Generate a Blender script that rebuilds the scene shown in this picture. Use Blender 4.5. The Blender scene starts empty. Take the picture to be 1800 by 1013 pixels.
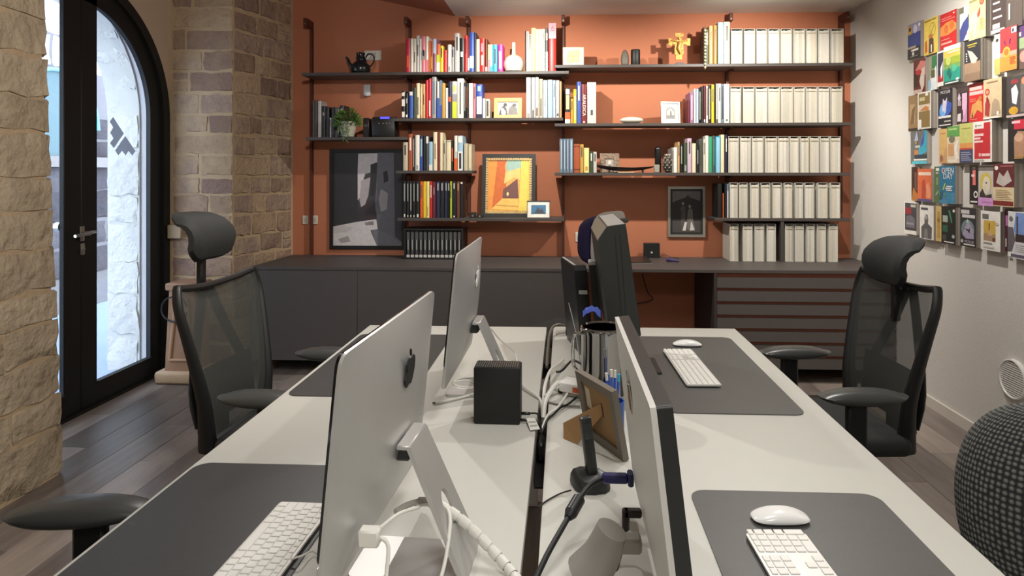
import bpy, bmesh, math, random
from mathutils import Vector, Matrix
from mathutils.geometry import tessellate_polygon
scene = bpy.context.scene
COL = scene.collection
PI = math.pi
# ------------------------------------------------------------------ camera, world, light, exposure
CAM_H = 1.44
F_PX, YAW, PRX, PRY = 1150.0, math.radians(2.8), 934.0, 303.0   # focal length, yaw, principal point in 1800x1013 pixels
cam = bpy.data.cameras.new('camera'); cam_o = bpy.data.objects.new('camera', cam); COL.objects.link(cam_o)
cam_o.location = (0, 0, CAM_H); cam_o.rotation_euler = (PI / 2, 0, YAW)
cam.sensor_width = 36; cam.lens = F_PX / 1800 * 36
cam.shift_x = (900 - PRX) / 1800; cam.shift_y = (PRY - 506.5) / 1800
cam.clip_start = .02
scene.camera = cam_o
vs = scene.view_settings
vs.view_transform = 'Standard'; vs.look = 'None'; vs.gamma = 1; vs.use_curve_mapping = False
vs.exposure = 0.24
world = bpy.data.worlds.new('world'); scene.world = world; world.use_nodes = True
wn = world.node_tree.nodes; wl = world.node_tree.links
wbg = wn['Background']; wbg.inputs[0].default_value = (.72, .82, 1, 1); wbg.inputs[1].default_value = 5.8

def spot(name, loc, aim, watts, size=PI * .6, blend=.6, rad=.035, col=(1, .86, .70)):
    l = bpy.data.lights.new(name, 'SPOT'); l.energy = watts; l.spot_size = size; l.spot_blend = blend
    l.shadow_soft_size = rad; l.color = col
    o = bpy.data.objects.new(name, l); COL.objects.link(o); o.location = loc
    o.rotation_euler = (Vector(aim) - Vector(loc)).to_track_quat('-Z', 'Y').to_euler()
    return o
def area(name, loc, size, watts, col=(1, .90, .78), rot=(0, 0, 0)):
    l = bpy.data.lights.new(name, 'AREA'); l.energy = watts; l.shape = 'DISK'; l.size = size; l.color = col
    o = bpy.data.objects.new(name, l); COL.objects.link(o); o.location = loc; o.rotation_euler = rot
    return o
WARM = (1, .925, .83)
spot('track_or_fill_spot', (-.25, 4.06, 2.50), (-.22, 5.1, 1.45), 88, PI * .72, .6, .018, WARM)
spot('track_or_fill_spot', (1.25, 4.06, 2.50), (1.28, 5.1, 1.5), 84, PI * .72, .6, .018, WARM)
spot('track_or_fill_spot', (1.45, 3.35, 2.58), (2.25, 3.5, 1.5), 74, PI * .72, .9, .025, (1, .94, .87))
spot('track_or_fill_spot', (-1.0, 3.3, 2.50), (-.5, 1.9, .74), 52, PI * .6, .8, .02, (1, .97, .92))
spot('track_or_fill_spot', (1.0, 3.1, 2.50), (.4, 1.7, .74), 52, PI * .6, .8, .02, (1, .97, .92))
spot('track_or_fill_spot', (-.5, 1.2, 2.50), (-2.4, 3.4, 1.2), 104, PI * .6, .8, .05, (1, .94, .87))  # added fill spot that brightens the left stone wall and pillar
area('ceiling_fill', (.4, -.3, 2.66), .7, 26, (1, .97, .93))  # this and the next are added fills for the room's ambient light
area('ceiling_fill', (.3, 1.6, 2.66), .6, 12, (1, .97, .93))

# ------------------------------------------------------------------ pixel -> point on a real plane
_S, _C = math.sin(YAW), math.cos(YAW)
def ray(x, y):
    u = (x - PRX) / F_PX; v = (PRY - y) / F_PX
    return Vector((-_S + u * _C, _C + u * _S, v))
def onz(x, y, z):
    d = ray(x, y); t = (z - CAM_H) / d.z; return Vector((d.x * t, d.y * t, z))
def ony(x, y, Y):
    d = ray(x, y); t = Y / d.y; return Vector((d.x * t, Y, CAM_H + d.z * t))
def onx(x, y, X):
    d = ray(x, y); t = X / d.x; return Vector((X, d.y * t, CAM_H + d.z * t))

# ------------------------------------------------------------------ materials
def lin(c):
    return tuple(((v / 255) / 12.92 if v <= 10 else ((v / 255 + .055) / 1.055) ** 2.4) for v in c)
_mats = {}
def M(rgb, rough=.55, metal=0., var=.08, scale=9., bump=0., bscale=60., spec=None, alpha=1., emit=0.):
    key = (tuple(rgb), rough, metal, var, scale, bump, bscale, spec, alpha, emit)
    if key in _mats: return _mats[key]
    m = bpy.data.materials.new('material'); m.use_nodes = True
    nt = m.node_tree; b = nt.nodes['Principled BSDF']
    c = lin(rgb)
    b.inputs['Roughness'].default_value = rough; b.inputs['Metallic'].default_value = metal
    if spec is not None: b.inputs['Specular IOR Level'].default_value = spec
    tc = nt.nodes.new('ShaderNodeTexCoord')
    if var > 0:
        n = nt.nodes.new('ShaderNodeTexNoise'); n.inputs['Scale'].default_value = scale; n.inputs['Detail'].default_value = 4
        nt.links.new(tc.outputs['Object'], n.inputs['Vector'])
        mx = nt.nodes.new('ShaderNodeMix'); mx.data_type = 'RGBA'
        mx.inputs['A'].default_value = tuple(v * (1 - var) for v in c) + (1,)
        mx.inputs['B'].default_value = tuple(min(1, v * (1 + var)) for v in c) + (1,)
        nt.links.new(n.outputs['Fac'], mx.inputs['Factor']); nt.links.new(mx.outputs['Result'], b.inputs['Base Color'])
    else:
        b.inputs['Base Color'].default_value = c + (1,)
    if bump > 0:
        n2 = nt.nodes.new('ShaderNodeTexNoise'); n2.inputs['Scale'].default_value = bscale; n2.inputs['Detail'].default_value = 5
        nt.links.new(tc.outputs['Object'], n2.inputs['Vector'])
        bp = nt.nodes.new('ShaderNodeBump'); bp.inputs['Strength'].default_value = bump; bp.inputs['Distance'].default_value = .01
        nt.links.new(n2.outputs['Fac'], bp.inputs['Height']); nt.links.new(bp.outputs['Normal'], b.inputs['Normal'])
    if alpha < 1: b.inputs['Alpha'].default_value = alpha
    if emit > 0:
        b.inputs['Emission Color'].default_value = c + (1,); b.inputs['Emission Strength'].default_value = emit
    _mats[key] = m
    return m
def ramp_mat(stops, scale, rough, bump, bscale, stretch=(1, 1, 1), rnd=.5, spec=.5, holes=0.):
    """stone or wood: a colour ramp driven by each piece's own random value mixed with noise"""
    m = bpy.data.materials.new('material'); m.use_nodes = True
    nt = m.node_tree; L = nt.links; b = nt.nodes['Principled BSDF']
    b.inputs['Roughness'].default_value = rough; b.inputs['Specular IOR Level'].default_value = spec
    tc = nt.nodes.new('ShaderNodeTexCoord'); mp = nt.nodes.new('ShaderNodeMapping')
    mp.inputs['Scale'].default_value = stretch
    oi = nt.nodes.new('ShaderNodeObjectInfo')
    ad = nt.nodes.new('ShaderNodeVectorMath'); ad.operation = 'MULTIPLY_ADD'; ad.inputs[1].default_value = (37, 37, 37)
    L.new(oi.outputs['Random'], ad.inputs[0]); L.new(tc.outputs['Object'], ad.inputs[2]); L.new(ad.outputs[0], mp.inputs['Vector'])
    n = nt.nodes.new('ShaderNodeTexNoise'); n.inputs['Scale'].default_value = scale; n.inputs['Detail'].default_value = 6
    n.inputs['Roughness'].default_value = .65
    L.new(mp.outputs['Vector'], n.inputs['Vector'])
    mx = nt.nodes.new('ShaderNodeMix'); mx.inputs['Factor'].default_value = rnd
    L.new(n.outputs['Fac'], mx.inputs['A']); L.new(oi.outputs['Random'], mx.inputs['B'])
    r = nt.nodes.new('ShaderNodeValToRGB'); e = r.color_ramp.elements
    while len(e) < len(stops): e.new(.5)
    for k, (p, c) in enumerate(stops): e[k].position = p; e[k].color = lin(c) + (1,)
    L.new(mx.outputs['Result'], r.inputs['Fac']); L.new(r.outputs['Color'], b.inputs['Base Color'])
    n2 = nt.nodes.new('ShaderNodeTexNoise'); n2.inputs['Scale'].default_value = bscale; n2.inputs['Detail'].default_value = 7
    L.new(mp.outputs['Vector'], n2.inputs['Vector'])
    bp = nt.nodes.new('ShaderNodeBump'); bp.inputs['Strength'].default_value = bump; bp.inputs['Distance'].default_value = .012 if spec > .4 else .03
    L.new(n2.outputs['Fac'], bp.inputs['Height']); L.new(bp.outputs['Normal'], b.inputs['Normal'])
    return m

# ------------------------------------------------------------------ mesh builder
class MB:
    def __init__(s): s.v, s.f, s.m, s.ms = [], [], [], []
    def mi(s, mat):
        if mat not in s.ms: s.ms.append(mat)
        return s.ms.index(mat)
    def add(s, vs_, fs, mat, T=None):
        o = len(s.v)
        s.v += [tuple(T @ Vector(p)) if T else tuple(p) for p in vs_]
        k = s.mi(mat)
        for f in fs: s.f.append([i + o for i in f]); s.m.append(k)
        return s
    def box(s, a, b, mat, bev=0., seg=1, T=None):
        x0, y0, z0 = (min(a[i], b[i]) for i in range(3)); x1, y1, z1 = (max(a[i], b[i]) for i in range(3))
        if bev <= 0:
            vs_ = [(x0, y0, z0), (x1, y0, z0), (x1, y1, z0), (x0, y1, z0), (x0, y0, z1), (x1, y0, z1), (x1, y1, z1), (x0, y1, z1)]
            return s.add(vs_, [(0, 3, 2, 1), (4, 5, 6, 7), (0, 1, 5, 4), (1, 2, 6, 5), (2, 3, 7, 6), (3, 0, 4, 7)], mat, T)
        bm = bmesh.new(); bmesh.ops.create_cube(bm, size=1)
        for v in bm.verts: v.co = Vector(((x0 + x1) / 2 + v.co.x * (x1 - x0), (y0 + y1) / 2 + v.co.y * (y1 - y0), (z0 + z1) / 2 + v.co.z * (z1 - z0)))
        bmesh.ops.bevel(bm, geom=bm.edges[:], offset=min(bev, .49 * min(x1 - x0, y1 - y0, z1 - z0)), segments=seg, profile=.5, affect='EDGES')
        return s.bm(bm, mat, T)
    def bm(s, bm, mat, T=None):
        bm.verts.index_update()
        s.add([v.co[:] for v in bm.verts], [[v.index for v in f.verts] for f in bm.faces], mat, T); bm.free(); return s
    def cyl(s, p0, p1, r0, mat, r1=None, n=14, caps=True):
        r1 = r0 if r1 is None else r1
        p0, p1 = Vector(p0), Vector(p1); q = (p1 - p0).to_track_quat('Z', 'Y')
        ring = lambda p, r: [p + q @ Vector((r * math.cos(2 * PI * k / n), r * math.sin(2 * PI * k / n), 0)) for k in range(n)]
        vs_ = ring(p0, r0) + ring(p1, r1); fs = [(k, (k + 1) % n, n + (k + 1) % n, n + k) for k in range(n)]
        if caps: fs += [list(range(n))[::-1], list(range(n, 2 * n))]
        return s.add(vs_, fs, mat)
    def tube(s, pts, r, mat, n=8, smooth=4, flat=None):
        pts = [Vector(p) for p in pts]
        if smooth and len(pts) > 2:
            P = [pts[0] * 2 - pts[1]] + pts + [pts[-1] * 2 - pts[-2]]; out = []
            for i in range(1, len(P) - 2):
                for k in range(smooth):
                    t = k / smooth; a, b, c, d = P[i - 1:i + 3]
                    out.append(.5 * ((2 * b) + (c - a) * t + (2 * a - 5 * b + 4 * c - d) * t * t + (3 * b - a - 3 * c + d) * t ** 3))
            pts = out + [pts[-1]]
        vs_, fs = [], []
        N = len(pts); up = Vector((0, 0, 1))
        for i, p in enumerate(pts):
            d = (pts[min(i + 1, N - 1)] - pts[max(i - 1, 0)]).normalized()
            if i == 0:
                a = d.cross(up if abs(d.z) < .9 else Vector((1, 0, 0))).normalized()
            else: a = (a - d * a.dot(d)).normalized()
            b = d.cross(a); rr = r(i / (N - 1)) if callable(r) else r
            for k in range(n):
                w = 2 * PI * k / n
                vs_.append(p + a * rr * math.cos(w) + b * (flat or 1) * rr * math.sin(w))
        for i in range(N - 1):
            for k in range(n): fs.append((i * n + k, i * n + (k + 1) % n, (i + 1) * n + (k + 1) % n, (i + 1) * n + k))
        fs += [list(range(n))[::-1], list(range((N - 1) * n, N * n))]
        return s.add(vs_, fs, mat)
    def lathe(s, prof, c, mat, n=24, T=None):
        vs_, fs = [], []
        for r, z in prof:
            for k in range(n): vs_.append((c[0] + r * math.cos(2 * PI * k / n), c[1] + r * math.sin(2 * PI * k / n), c[2] + z))
        for i in range(len(prof) - 1):
            for k in range(n): fs.append((i * n + k, i * n + (k + 1) % n, (i + 1) * n + (k + 1) % n, (i + 1) * n + k))
        fs += [list(range(n))[::-1], list(range((len(prof) - 1) * n, len(prof) * n))]
        return s.add(vs_, fs, mat, T)
    def prism(s, poly, o, ux, uy, nrm, mat, h):
        """flat polygon poly (2-D) at o with axes ux, uy, extruded by h along nrm"""
        o, ux, uy, nrm = Vector(o), Vector(ux), Vector(uy), Vector(nrm); n = len(poly)
        b = [o + ux * p[0] + uy * p[1] for p in poly]; t = [p + nrm * h for p in b]
        if (ux.cross(uy)).dot(nrm) < 0: b.reverse(); t.reverse()
        area2 = sum(poly[i][0] * poly[(i + 1) % n][1] - poly[(i + 1) % n][0] * poly[i][1] for i in range(n))
        if area2 < 0: b.reverse(); t.reverse()
        tri = tessellate_polygon([[Vector(p) for p in b]])
        fs = []
        nn = (b[tri[0][1]] - b[tri[0][0]]).cross(b[tri[0][2]] - b[tri[0][0]]).dot(nrm)
        for q in tri:
            q = tuple(q) if nn > 0 else tuple(q)[::-1]
            fs += [tuple(i + n for i in q), q[::-1]]
        fs += [(i, (i + 1) % n, n + (i + 1) % n, n + i) for i in range(n)]
        return s.add(b + t, fs, mat)
    def quad(s, a, b, c, d, mat): return s.add([a, b, c, d], [(0, 1, 2, 3)], mat)
    def ellip(s, c, r, mat, nu=20, nv=12, fn=None, T=None):
        vs_, fs = [], []
        for j in range(nv + 1):
            ph = -PI / 2 + PI * j / nv
            for i in range(nu):
                th = 2 * PI * i / nu; p = Vector((math.cos(ph) * math.cos(th), math.cos(ph) * math.sin(th), math.sin(ph)))
                if fn: p = fn(p)
                vs_.append((c[0] + r[0] * p.x, c[1] + r[1] * p.y, c[2] + r[2] * p.z))
        for j in range(nv):
            for i in range(nu): fs.append((j * nu + i, j * nu + (i + 1) % nu, (j + 1) * nu + (i + 1) % nu, (j + 1) * nu + i))
        return s.add(vs_, fs, mat, T)
    def mesh(s, name, off=(0, 0, 0), smooth=True):
        me = bpy.data.meshes.new(name); o = Vector(off)
        me.from_pydata([tuple(Vector(p) - o) for p in s.v], [], s.f)
        for m in s.ms: me.materials.append(m)
        me.polygons.foreach_set('material_index', s.m)
        if smooth:
            me.polygons.foreach_set('use_smooth', [True] * len(s.f)); me.set_sharp_from_angle(angle=math.radians(38))
        me.update(); return me
def origin_of(o):
    p = Vector((0, 0, 0))
    while o: p += o.location; o = o.parent
    return p
def part(name, mb, parent=None, off=None, smooth=True, label=None, kind=None):
    """one mesh object; vertices are world coordinates when off is None, else local to the parent"""
    base = origin_of(parent) if (off is None and parent) else Vector((0, 0, 0))
    o = bpy.data.objects.new(name, mb.mesh(name, base, smooth) if isinstance(mb, MB) else mb); COL.objects.link(o); o.parent = parent
    if label: o['label'] = label
    if kind: o['kind'] = kind
    return o
def tag(o, label, cat, group=None, kind=None):
    o['label'] = label; o['category'] = cat
    if group: o['group'] = group
    if kind: o['kind'] = kind
    return o
def thing(name, label, cat, loc=(0, 0, 0), rz=0., group=None):
    o = bpy.data.objects.new(name, None); COL.objects.link(o); o.location = loc; o.rotation_euler = (0, 0, rz)
    o.empty_display_size = .05
    return tag(o, label, cat, group)
def solo(name, mb, label, cat, base, group=None, smooth=True):
    o = bpy.data.objects.new(name, mb.mesh(name, base, smooth)); COL.objects.link(o); o.location = base
    return tag(o, label, cat, group)
def struct(name, mb, smooth=False):
    o = bpy.data.objects.new(name, mb.mesh(name, (0, 0, 0), smooth)); COL.objects.link(o); o['kind'] = 'structure'; return o
def dup(root, loc, rz, label, group=None):
    r = root.copy(); COL.objects.link(r); r.location = loc; r.rotation_euler = (0, 0, rz); r['label'] = label
    if group: r['group'] = group
    for ch in list(root.children):
        c = ch.copy(); COL.objects.link(c); c.parent = r
        for g in list(ch.children):
            d = g.copy(); COL.objects.link(d); d.parent = c
    return r
def text_mb(body, size, T, mat, depth=.0006):
    """lettering as a mesh"""
    cu = bpy.data.curves.new('lettering', 'FONT'); cu.body = body; cu.size = size; cu.align_x = 'CENTER'; cu.align_y = 'CENTER'
    cu.extrude = depth; cu.resolution_u = 2
    o = bpy.data.objects.new('lettering', cu); COL.objects.link(o)
    dg = bpy.context.evaluated_depsgraph_get(); me = bpy.data.meshes.new_from_object(o.evaluated_get(dg))
    mb = MB(); mb.add([v.co[:] for v in me.vertices], [list(p.vertices) for p in me.polygons], mat, T)
    bpy.data.objects.remove(o); bpy.data.meshes.remove(me); bpy.data.curves.remove(cu)
    return mb
def axes(o, ux, uy, uz):
    m = Matrix((ux, uy, uz)).transposed().to_4x4(); m.translation = Vector(o); return m

# ------------------------------------------------------------------ setting: floor, walls, ceiling
BACK, RIGHT, LEFT, DOORX = 5.25, 2.25, -2.40, -2.87
ORANGE = M((180, 113, 82), .8, var=.05, scale=2.5, bump=.15, bscale=120)
PLASTER = M((212, 209, 203), .85, var=.03, scale=3, bump=.12, bscale=90)
PLASTER2 = M((188, 168, 146), .85, var=.05, scale=3, bump=.15, bscale=70)
CEIL = M((226, 221, 212), .9, var=.03, scale=2)
MORTAR = M((180, 158, 128), .95, var=.12, scale=14, bump=.5, bscale=50)
DARKGREY = M((70, 65, 62), .5, var=.07, scale=30)
CREDENZA = M((74, 69, 67), .55, var=.06, scale=25)
BLACK = M((20, 20, 20), .5, var=.1, scale=30)
BLACKP = M((26, 26, 27), .38, var=.1, scale=40)
RUST = M((86, 44, 30), .6, var=.12, scale=20)
ALU = M((196, 195, 193), .42, .55, var=.02, scale=30)
WHITEP = M((226, 225, 220), .4, var=.02)
SOCKET = M((206, 200, 188), .45, var=.03)
CHROME = M((205, 204, 202), .06, 1., var=.02)

mb = MB(); mb.box((-2.87, -1.6, -.06), (2.4, 5.4, -.012), M((60, 50, 45), .8)); FLOOR = struct('floor', mb)
WOOD = ramp_mat([(.25, (96, 87, 82)), (.45, (120, 110, 104)), (.6, (138, 127, 119)), (.8, (160, 148, 138))], 3.2, .33, .12, 22, (7, .7, 1), .42, .5)
rng = random.Random(4)
PW, PL = .19, 1.24
_pm = {}
def plank_mesh(w, l):
    k = (round(w, 3), round(l, 3))
    if k not in _pm:
        b = MB(); b.box((0, 0, -.012), (w - .0012, l - .0015, 0), WOOD, .0018); _pm[k] = b.mesh('plank', smooth=False)
    return _pm[k]
x = -2.87; i = 0
while x < 2.24:
    w = min(PW, 2.25 - x); y = -1.2 - PL * ((i * .37) % 1)
    while y < 5.24:
        y0 = max(y, -1.2); y1 = min(y + PL, 5.25)
        if y1 - y0 > .06 and not (x + w < LEFT and y1 < 3.0):
            o = part('plank', plank_mesh(w, y1 - y0), FLOOR, (0, 0, 0)); o.location = (x, y0, 0)
        y += PL
    x += PW; i += 1

mb = MB(); mb.box((-2.87, BACK, 0), (2.25, BACK + .15, 3.6), ORANGE); struct('wall_back', mb)
mb = MB(); mb.box((RIGHT, -1.6, 0), (RIGHT + .15, BACK + .15, 2.85), PLASTER); struct('wall_right', mb)
mb = MB(); mb.box((-2.87, -1.75, 0), (2.4, -1.6, 3.6), PLASTER); struct('wall_front', mb)
mb = MB(); mb.box((RIGHT - .012, 1.0, 0), (RIGHT, BACK - .8, .065), M((214, 208, 198), .5)); struct('baseboard_right', mb)
mb = MB(); mb.box((-.87, -1.6, 2.70), (2.4, BACK, 2.85), CEIL); struct('ceiling', mb)
# orange painted vault that rises from the ceiling edge towards the left
mb = MB(); prof = [(-.87, 2.70), (-1.2, 2.775), (-1.55, 2.85), (-1.9, 2.95), (-2.2, 3.1), (-2.5, 3.35), (-2.9, 3.6)]
vv = []; ff = []
for (px_, pz) in prof: vv += [(px_, 2.0, pz), (px_, BACK, pz), (px_, BACK, pz + .12), (px_, 2.0, pz + .12)]
for k in range(len(prof) - 1):
    a = k * 4
    for q in range(4): ff.append((a + q, a + (q + 1) % 4, a + 4 + (q + 1) % 4, a + 4 + q))
mb.add(vv, ff, ORANGE); struct('ceiling_vault', mb, True)
mb = MB(); mb.box((-2.9, -1.6, 3.05), (-.87, 2.0, 3.2), CEIL); struct('ceiling_rear', mb)
mb = MB(); mb.box((-.89, -1.6, 2.70), (-.87, 2.0, 3.1), CEIL); struct('trim_1', mb)

# ---- stone work
STONE = ramp_mat([(.22, (112, 88, 72)), (.42, (160, 134, 102)), (.58, (182, 156, 118)), (.8, (196, 172, 134))], 7, .9, .75, 26, (1, 1, 1), .35, .2)
STONE_W = ramp_mat([(.22, (146, 132, 112)), (.45, (170, 155, 132)), (.6, (182, 167, 143)), (.8, (198, 184, 160))], 6, .9, 1.0, 16, (1, 1, 1), .18, .2)
STONE_P = ramp_mat([(.25, (138, 116, 104)), (.42, (164, 142, 118)), (.55, (182, 160, 132)), (.68, (152, 132, 120)), (.85, (192, 172, 142))], 7, .9, .8, 24, (1, 1, 1), .55, .2)
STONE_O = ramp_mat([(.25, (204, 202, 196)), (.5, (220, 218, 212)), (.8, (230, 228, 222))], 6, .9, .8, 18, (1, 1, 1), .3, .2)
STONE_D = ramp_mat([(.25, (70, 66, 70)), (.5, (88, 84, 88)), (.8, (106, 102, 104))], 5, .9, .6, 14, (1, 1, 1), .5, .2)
def stone(parent, o, ux, uz, n, w, h, mat, rg, bulge=.02, rough=.008):
    ux, uz, n, o = Vector(ux), Vector(uz), Vector(n), Vector(o)
    us = [0, .02, .3, .52, .76, .98, 1]; vs2 = [0, .03, .36, .66, .97, 1]
    vv, ff = [], []; nu = len(us)
    amp = min(w, h) * .07
    for j, b in enumerate(vs2):
        for i2, a in enumerate(us):
            ring = i2 in (0, nu - 1) or j in (0, len(vs2) - 1)
            d = -.014 if ring else bulge + rg.uniform(-rough, rough) - (.45 * bulge if (i2 in (1, nu - 2) or j in (1, len(vs2) - 2)) else 0)
            p = ux * (a * w + (rg.uniform(-amp, amp) * .6 if not ring else 0)) + uz * (b * h + (rg.uniform(-amp, amp) if not ring else 0)) + n * d
            vv.append(p)
    for j in range(len(vs2) - 1):
        for i2 in range(nu - 1): ff.append((j * nu + i2, j * nu + i2 + 1, (j + 1) * nu + i2 + 1, (j + 1) * nu + i2))
    if ux.cross(uz).dot(n) < 0: ff = [f[::-1] for f in ff]
    b = MB(); b.add(vv, ff, mat); me = b.mesh('stone'); me.set_sharp_from_angle(angle=math.radians(48))
    q = part('stone', me, parent, (0, 0, 0)); q.location = o; return q
def stone_face(parent, o, ux, n, width, courses, mat, rg, wmin, wmax, gap=.012, bulge=.02, rough=.008, tilt=0.):
    ux = Vector(ux); uz = Vector((0, 0, 1)); z = 0
    for h in courses:
        u = tilt * z
        while u < width - .02:
            w = rg.uniform(wmin, wmax) * (1.3 if h > .15 else 1)
            if width - u - w < wmin * .6: w = width - u
            w = min(w, width - u)
            if h > .13 and w < .16 and rg.random() < .35:   # two thin stones on one another
                hh = h * rg.uniform(.4, .6)
                stone(parent, Vector(o) + ux * (u + gap / 2) + uz * (z + gap / 2), ux, uz, n, w - gap, hh - gap, mat, rg, bulge, rough)
                stone(parent, Vector(o) + ux * (u + gap / 2) + uz * (z + hh + gap / 2), ux, uz, n, w - gap, h - hh - gap, mat, rg, bulge, rough)
            else:
                stone(parent, Vector(o) + ux * (u + gap / 2) + uz * (z + gap / 2 + rg.uniform(-1, 1) * .004), ux, uz, n, w - gap, h - gap * rg.uniform(.7, 1.6), mat, rg, bulge, rough)
            u += w
        z += h
rg = random.Random(11)
mb = MB(); mb.prism([(-1.6, 0), (3.0, 0), (2.87, 2.6), (2.82, 3.6), (-1.6, 3.6)], (DOORX - .42, 0, 0), (0, 1, 0), (0, 0, 1), (1, 0, 0), MORTAR, LEFT - DOORX + .42); WL = struct('wall_left', mb)
cs = [.24, .15, .19, .17, .14, .20, .18, .15, .20, .16, .19, .17, .20, .18, .16, .2, .2, .2]
stone_face(WL, (LEFT, 3.03, 0), (0, -1, 0), (1, 0, 0), 1.15, cs, STONE_W, rg, .22, .40, .006, .008, .005, .05)
# pillar between the door niche and the orange wall
mb = MB(); mb.add([(-2.88, 4.62, 0), (-2.39, 4.62, 0), (-2.21, 5.25, 0), (-2.88, 5.25, 0), (-2.88, 4.62, 3.6), (-2.39, 4.62, 3.6), (-2.21, 5.25, 3.6), (-2.88, 5.25, 3.6)],
    [(0, 3, 2, 1), (4, 5, 6, 7), (0, 1, 5, 4), (1, 2, 6, 5), (2, 3, 7, 6), (3, 0, 4, 7)], MORTAR)
WP = struct('wall_pillar', mb)
cp = [.2, .16, .15, .17, .15, .14, .16, .15, .13, .16, .15, .14, .16, .15, .15, .16, .15, .16, .2]
stone_face(WP, (-2.38, 4.618, 0), (-1, 0, 0), (0, -1, 0), .46, cp, STONE_P, rg, .17, .44, .016, .005, .005)
sd = Vector((.18, .63, 0)); L_ = sd.length; sd.normalize()
stone_face(WP, (-2.383, 4.625, 0), sd, (sd.y, -sd.x, 0), L_ - .03, cp, STONE_P, rg, .12, .30, .016, .008, .005)
# wall with the arched doorway
YC, ZC, RO = 3.77, 1.82, .835
def arch_pts(r, n=24, y0=None):
    return [(YC + r * math.cos(PI * k / n), ZC + r * math.sin(PI * k / n)) for k in range(n + 1)]
def arch_wall(mb, x0, x1, r, ya, yb, zt, mat, jamb):
    ap = arch_pts(r)
    outer = []
    for (y, z) in ap:
        c = (y - YC) / r
        outer.append((YC + (yb - YC) * max(-1, min(1, c * 1.42)) if c > 0 else YC - (YC - ya) * min(1, -c * 1.42), z if abs(c) > .98 else zt))
    full_in = [(YC + r, 0)] + ap + [(YC - r, 0)]
    full_out = [(yb, 0)] + outer + [(ya, 0)]
    n = len(full_in); vv = []
    for X in (x0, x1):
        vv += [(X, p[0], p[1]) for p in full_in] + [(X, p[0], p[1]) for p in full_out]
    f1, f2 = [], []
    for k in range(n - 1):
        f1 += [(k, k + 1, n + k + 1, n + k), (2 * n + k, 3 * n + k, 3 * n + k + 1, 2 * n + k + 1)]
        f2 += [(k, 2 * n + k, 2 * n + k + 1, k + 1)]
    mb.add(vv, f1, mat); mb.add(vv, f2, jamb)
JAMB = M((206, 202, 204), .85, var=.04, scale=6, bump=.3, bscale=40)
mb = MB(); arch_wall(mb, DOORX, DOORX - .20, RO + .01, 2.9, 4.66, 3.6, PLASTER2, JAMB)
struct('wall_door', mb, True)
# ------------------------------------------------------------------ arched glass door
FRAME = M((13, 13, 12), .6, var=.1, scale=12)
def arch_strip(mb, r0, r1, a0, a1, x0, x1, mat, n=20):
    vv, ff = [], []
    for k in range(n + 1):
        a = a0 + (a1 - a0) * k / n
        for r, X in ((r0, x0), (r1, x0), (r1, x1), (r0, x1)): vv.append((X, YC + r * math.cos(a), ZC + r * math.sin(a)))
    for k in range(n):
        for q in range(4): ff.append((k * 4 + q, k * 4 + (q + 1) % 4, k * 4 + 4 + (q + 1) % 4, k * 4 + 4 + q))
    ff += [(0, 1, 2, 3), (n * 4 + 3, n * 4 + 2, n * 4 + 1, n * 4)]
    mb.add(vv, ff, mat)
mb = MB()
arch_strip(mb, RO + .008, RO - .06, 0, PI, DOORX - .08, DOORX + .02, FRAME, 40)
for s in (-1, 1): mb.box((DOORX - .08, YC + s * (RO + .008), 0), (DOORX + .02, YC + s * (RO - .06), ZC), FRAME)
mb.box((DOORX - .10, YC - RO, -.01), (DOORX + .015, YC + RO, .02), FRAME)
DOOR = struct('door_1', mb, True)
GLASS = bpy.data.materials.new('glass'); GLASS.use_nodes = True
gn = GLASS.node_tree; gn.nodes.clear()
go = gn.nodes.new('ShaderNodeOutputMaterial'); gt = gn.nodes.new('ShaderNodeBsdfTransparent'); gg = gn.nodes.new('ShaderNodeBsdfGlossy'); gm = gn.nodes.new('ShaderNodeMixShader')
gt.inputs[0].default_value = (.93, .96, .97, 1); gg.inputs['Roughness'].default_value = .03; gm.inputs[0].default_value = .06
gn.links.new(gt.outputs[0], gm.inputs[1]); gn.links.new(gg.outputs[0], gm.inputs[2]); gn.links.new(gm.outputs[0], go.inputs[0])
XG0, XG1 = DOORX - .036, DOORX - .005
for s in (1, -1):
    a0, a1 = (0, PI / 2) if s > 0 else (PI, PI / 2)
    mb = MB(); arch_strip(mb, RO - .06, .655, a0, a1, XG0, XG1, FRAME, 24)
    mb.box((XG0, YC + s * .655, .02), (XG1, YC + s * (RO - .062), ZC), FRAME)
    mb.box((XG0, YC + s * .002, .02), (XG1, YC + s * .135, ZC + .70), FRAME, .004)
    mb.box((XG0, YC + s * .13, .02), (XG1, YC + s * .66, .15), FRAME)
    for zz in (.152,): mb.box((XG1, YC + s * .135, zz - .012), (XG1 + .012, YC + s * .655, zz), FRAME)
    lf = part('door_leaf', mb, DOOR)
    poly = [(YC + s * .135, .14)] + [(YC + s * .66, .14)] + [(YC + .66 * math.cos(a0 + (a1 - a0) * k / 14), ZC + .66 * math.sin(a0 + (a1 - a0) * k / 14)) for k in range(15)]
    poly = [p for p in poly if s * (p[0] - YC) >= .13] + [(YC + s * .135, ZC + .645)]
    mb = MB(); mb.prism(poly, (DOORX - .018, 0, 0), (0, 1, 0), (0, 0, 1), (-1, 0, 0), GLASS, .006); part('glass_pane', mb, lf, None, False)
STEEL = M((190, 186, 180), .3, .9, var=.03)
mb = MB(); c = onx(143, 411, XG1)
mb.box((XG1, c.y - .018, c.z - .045), (XG1 + .008, c.y + .018, c.z + .045), STEEL, .006, 2)
mb.cyl((XG1, c.y, c.z), (XG1 + .05, c.y, c.z), .010, STEEL)
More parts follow.
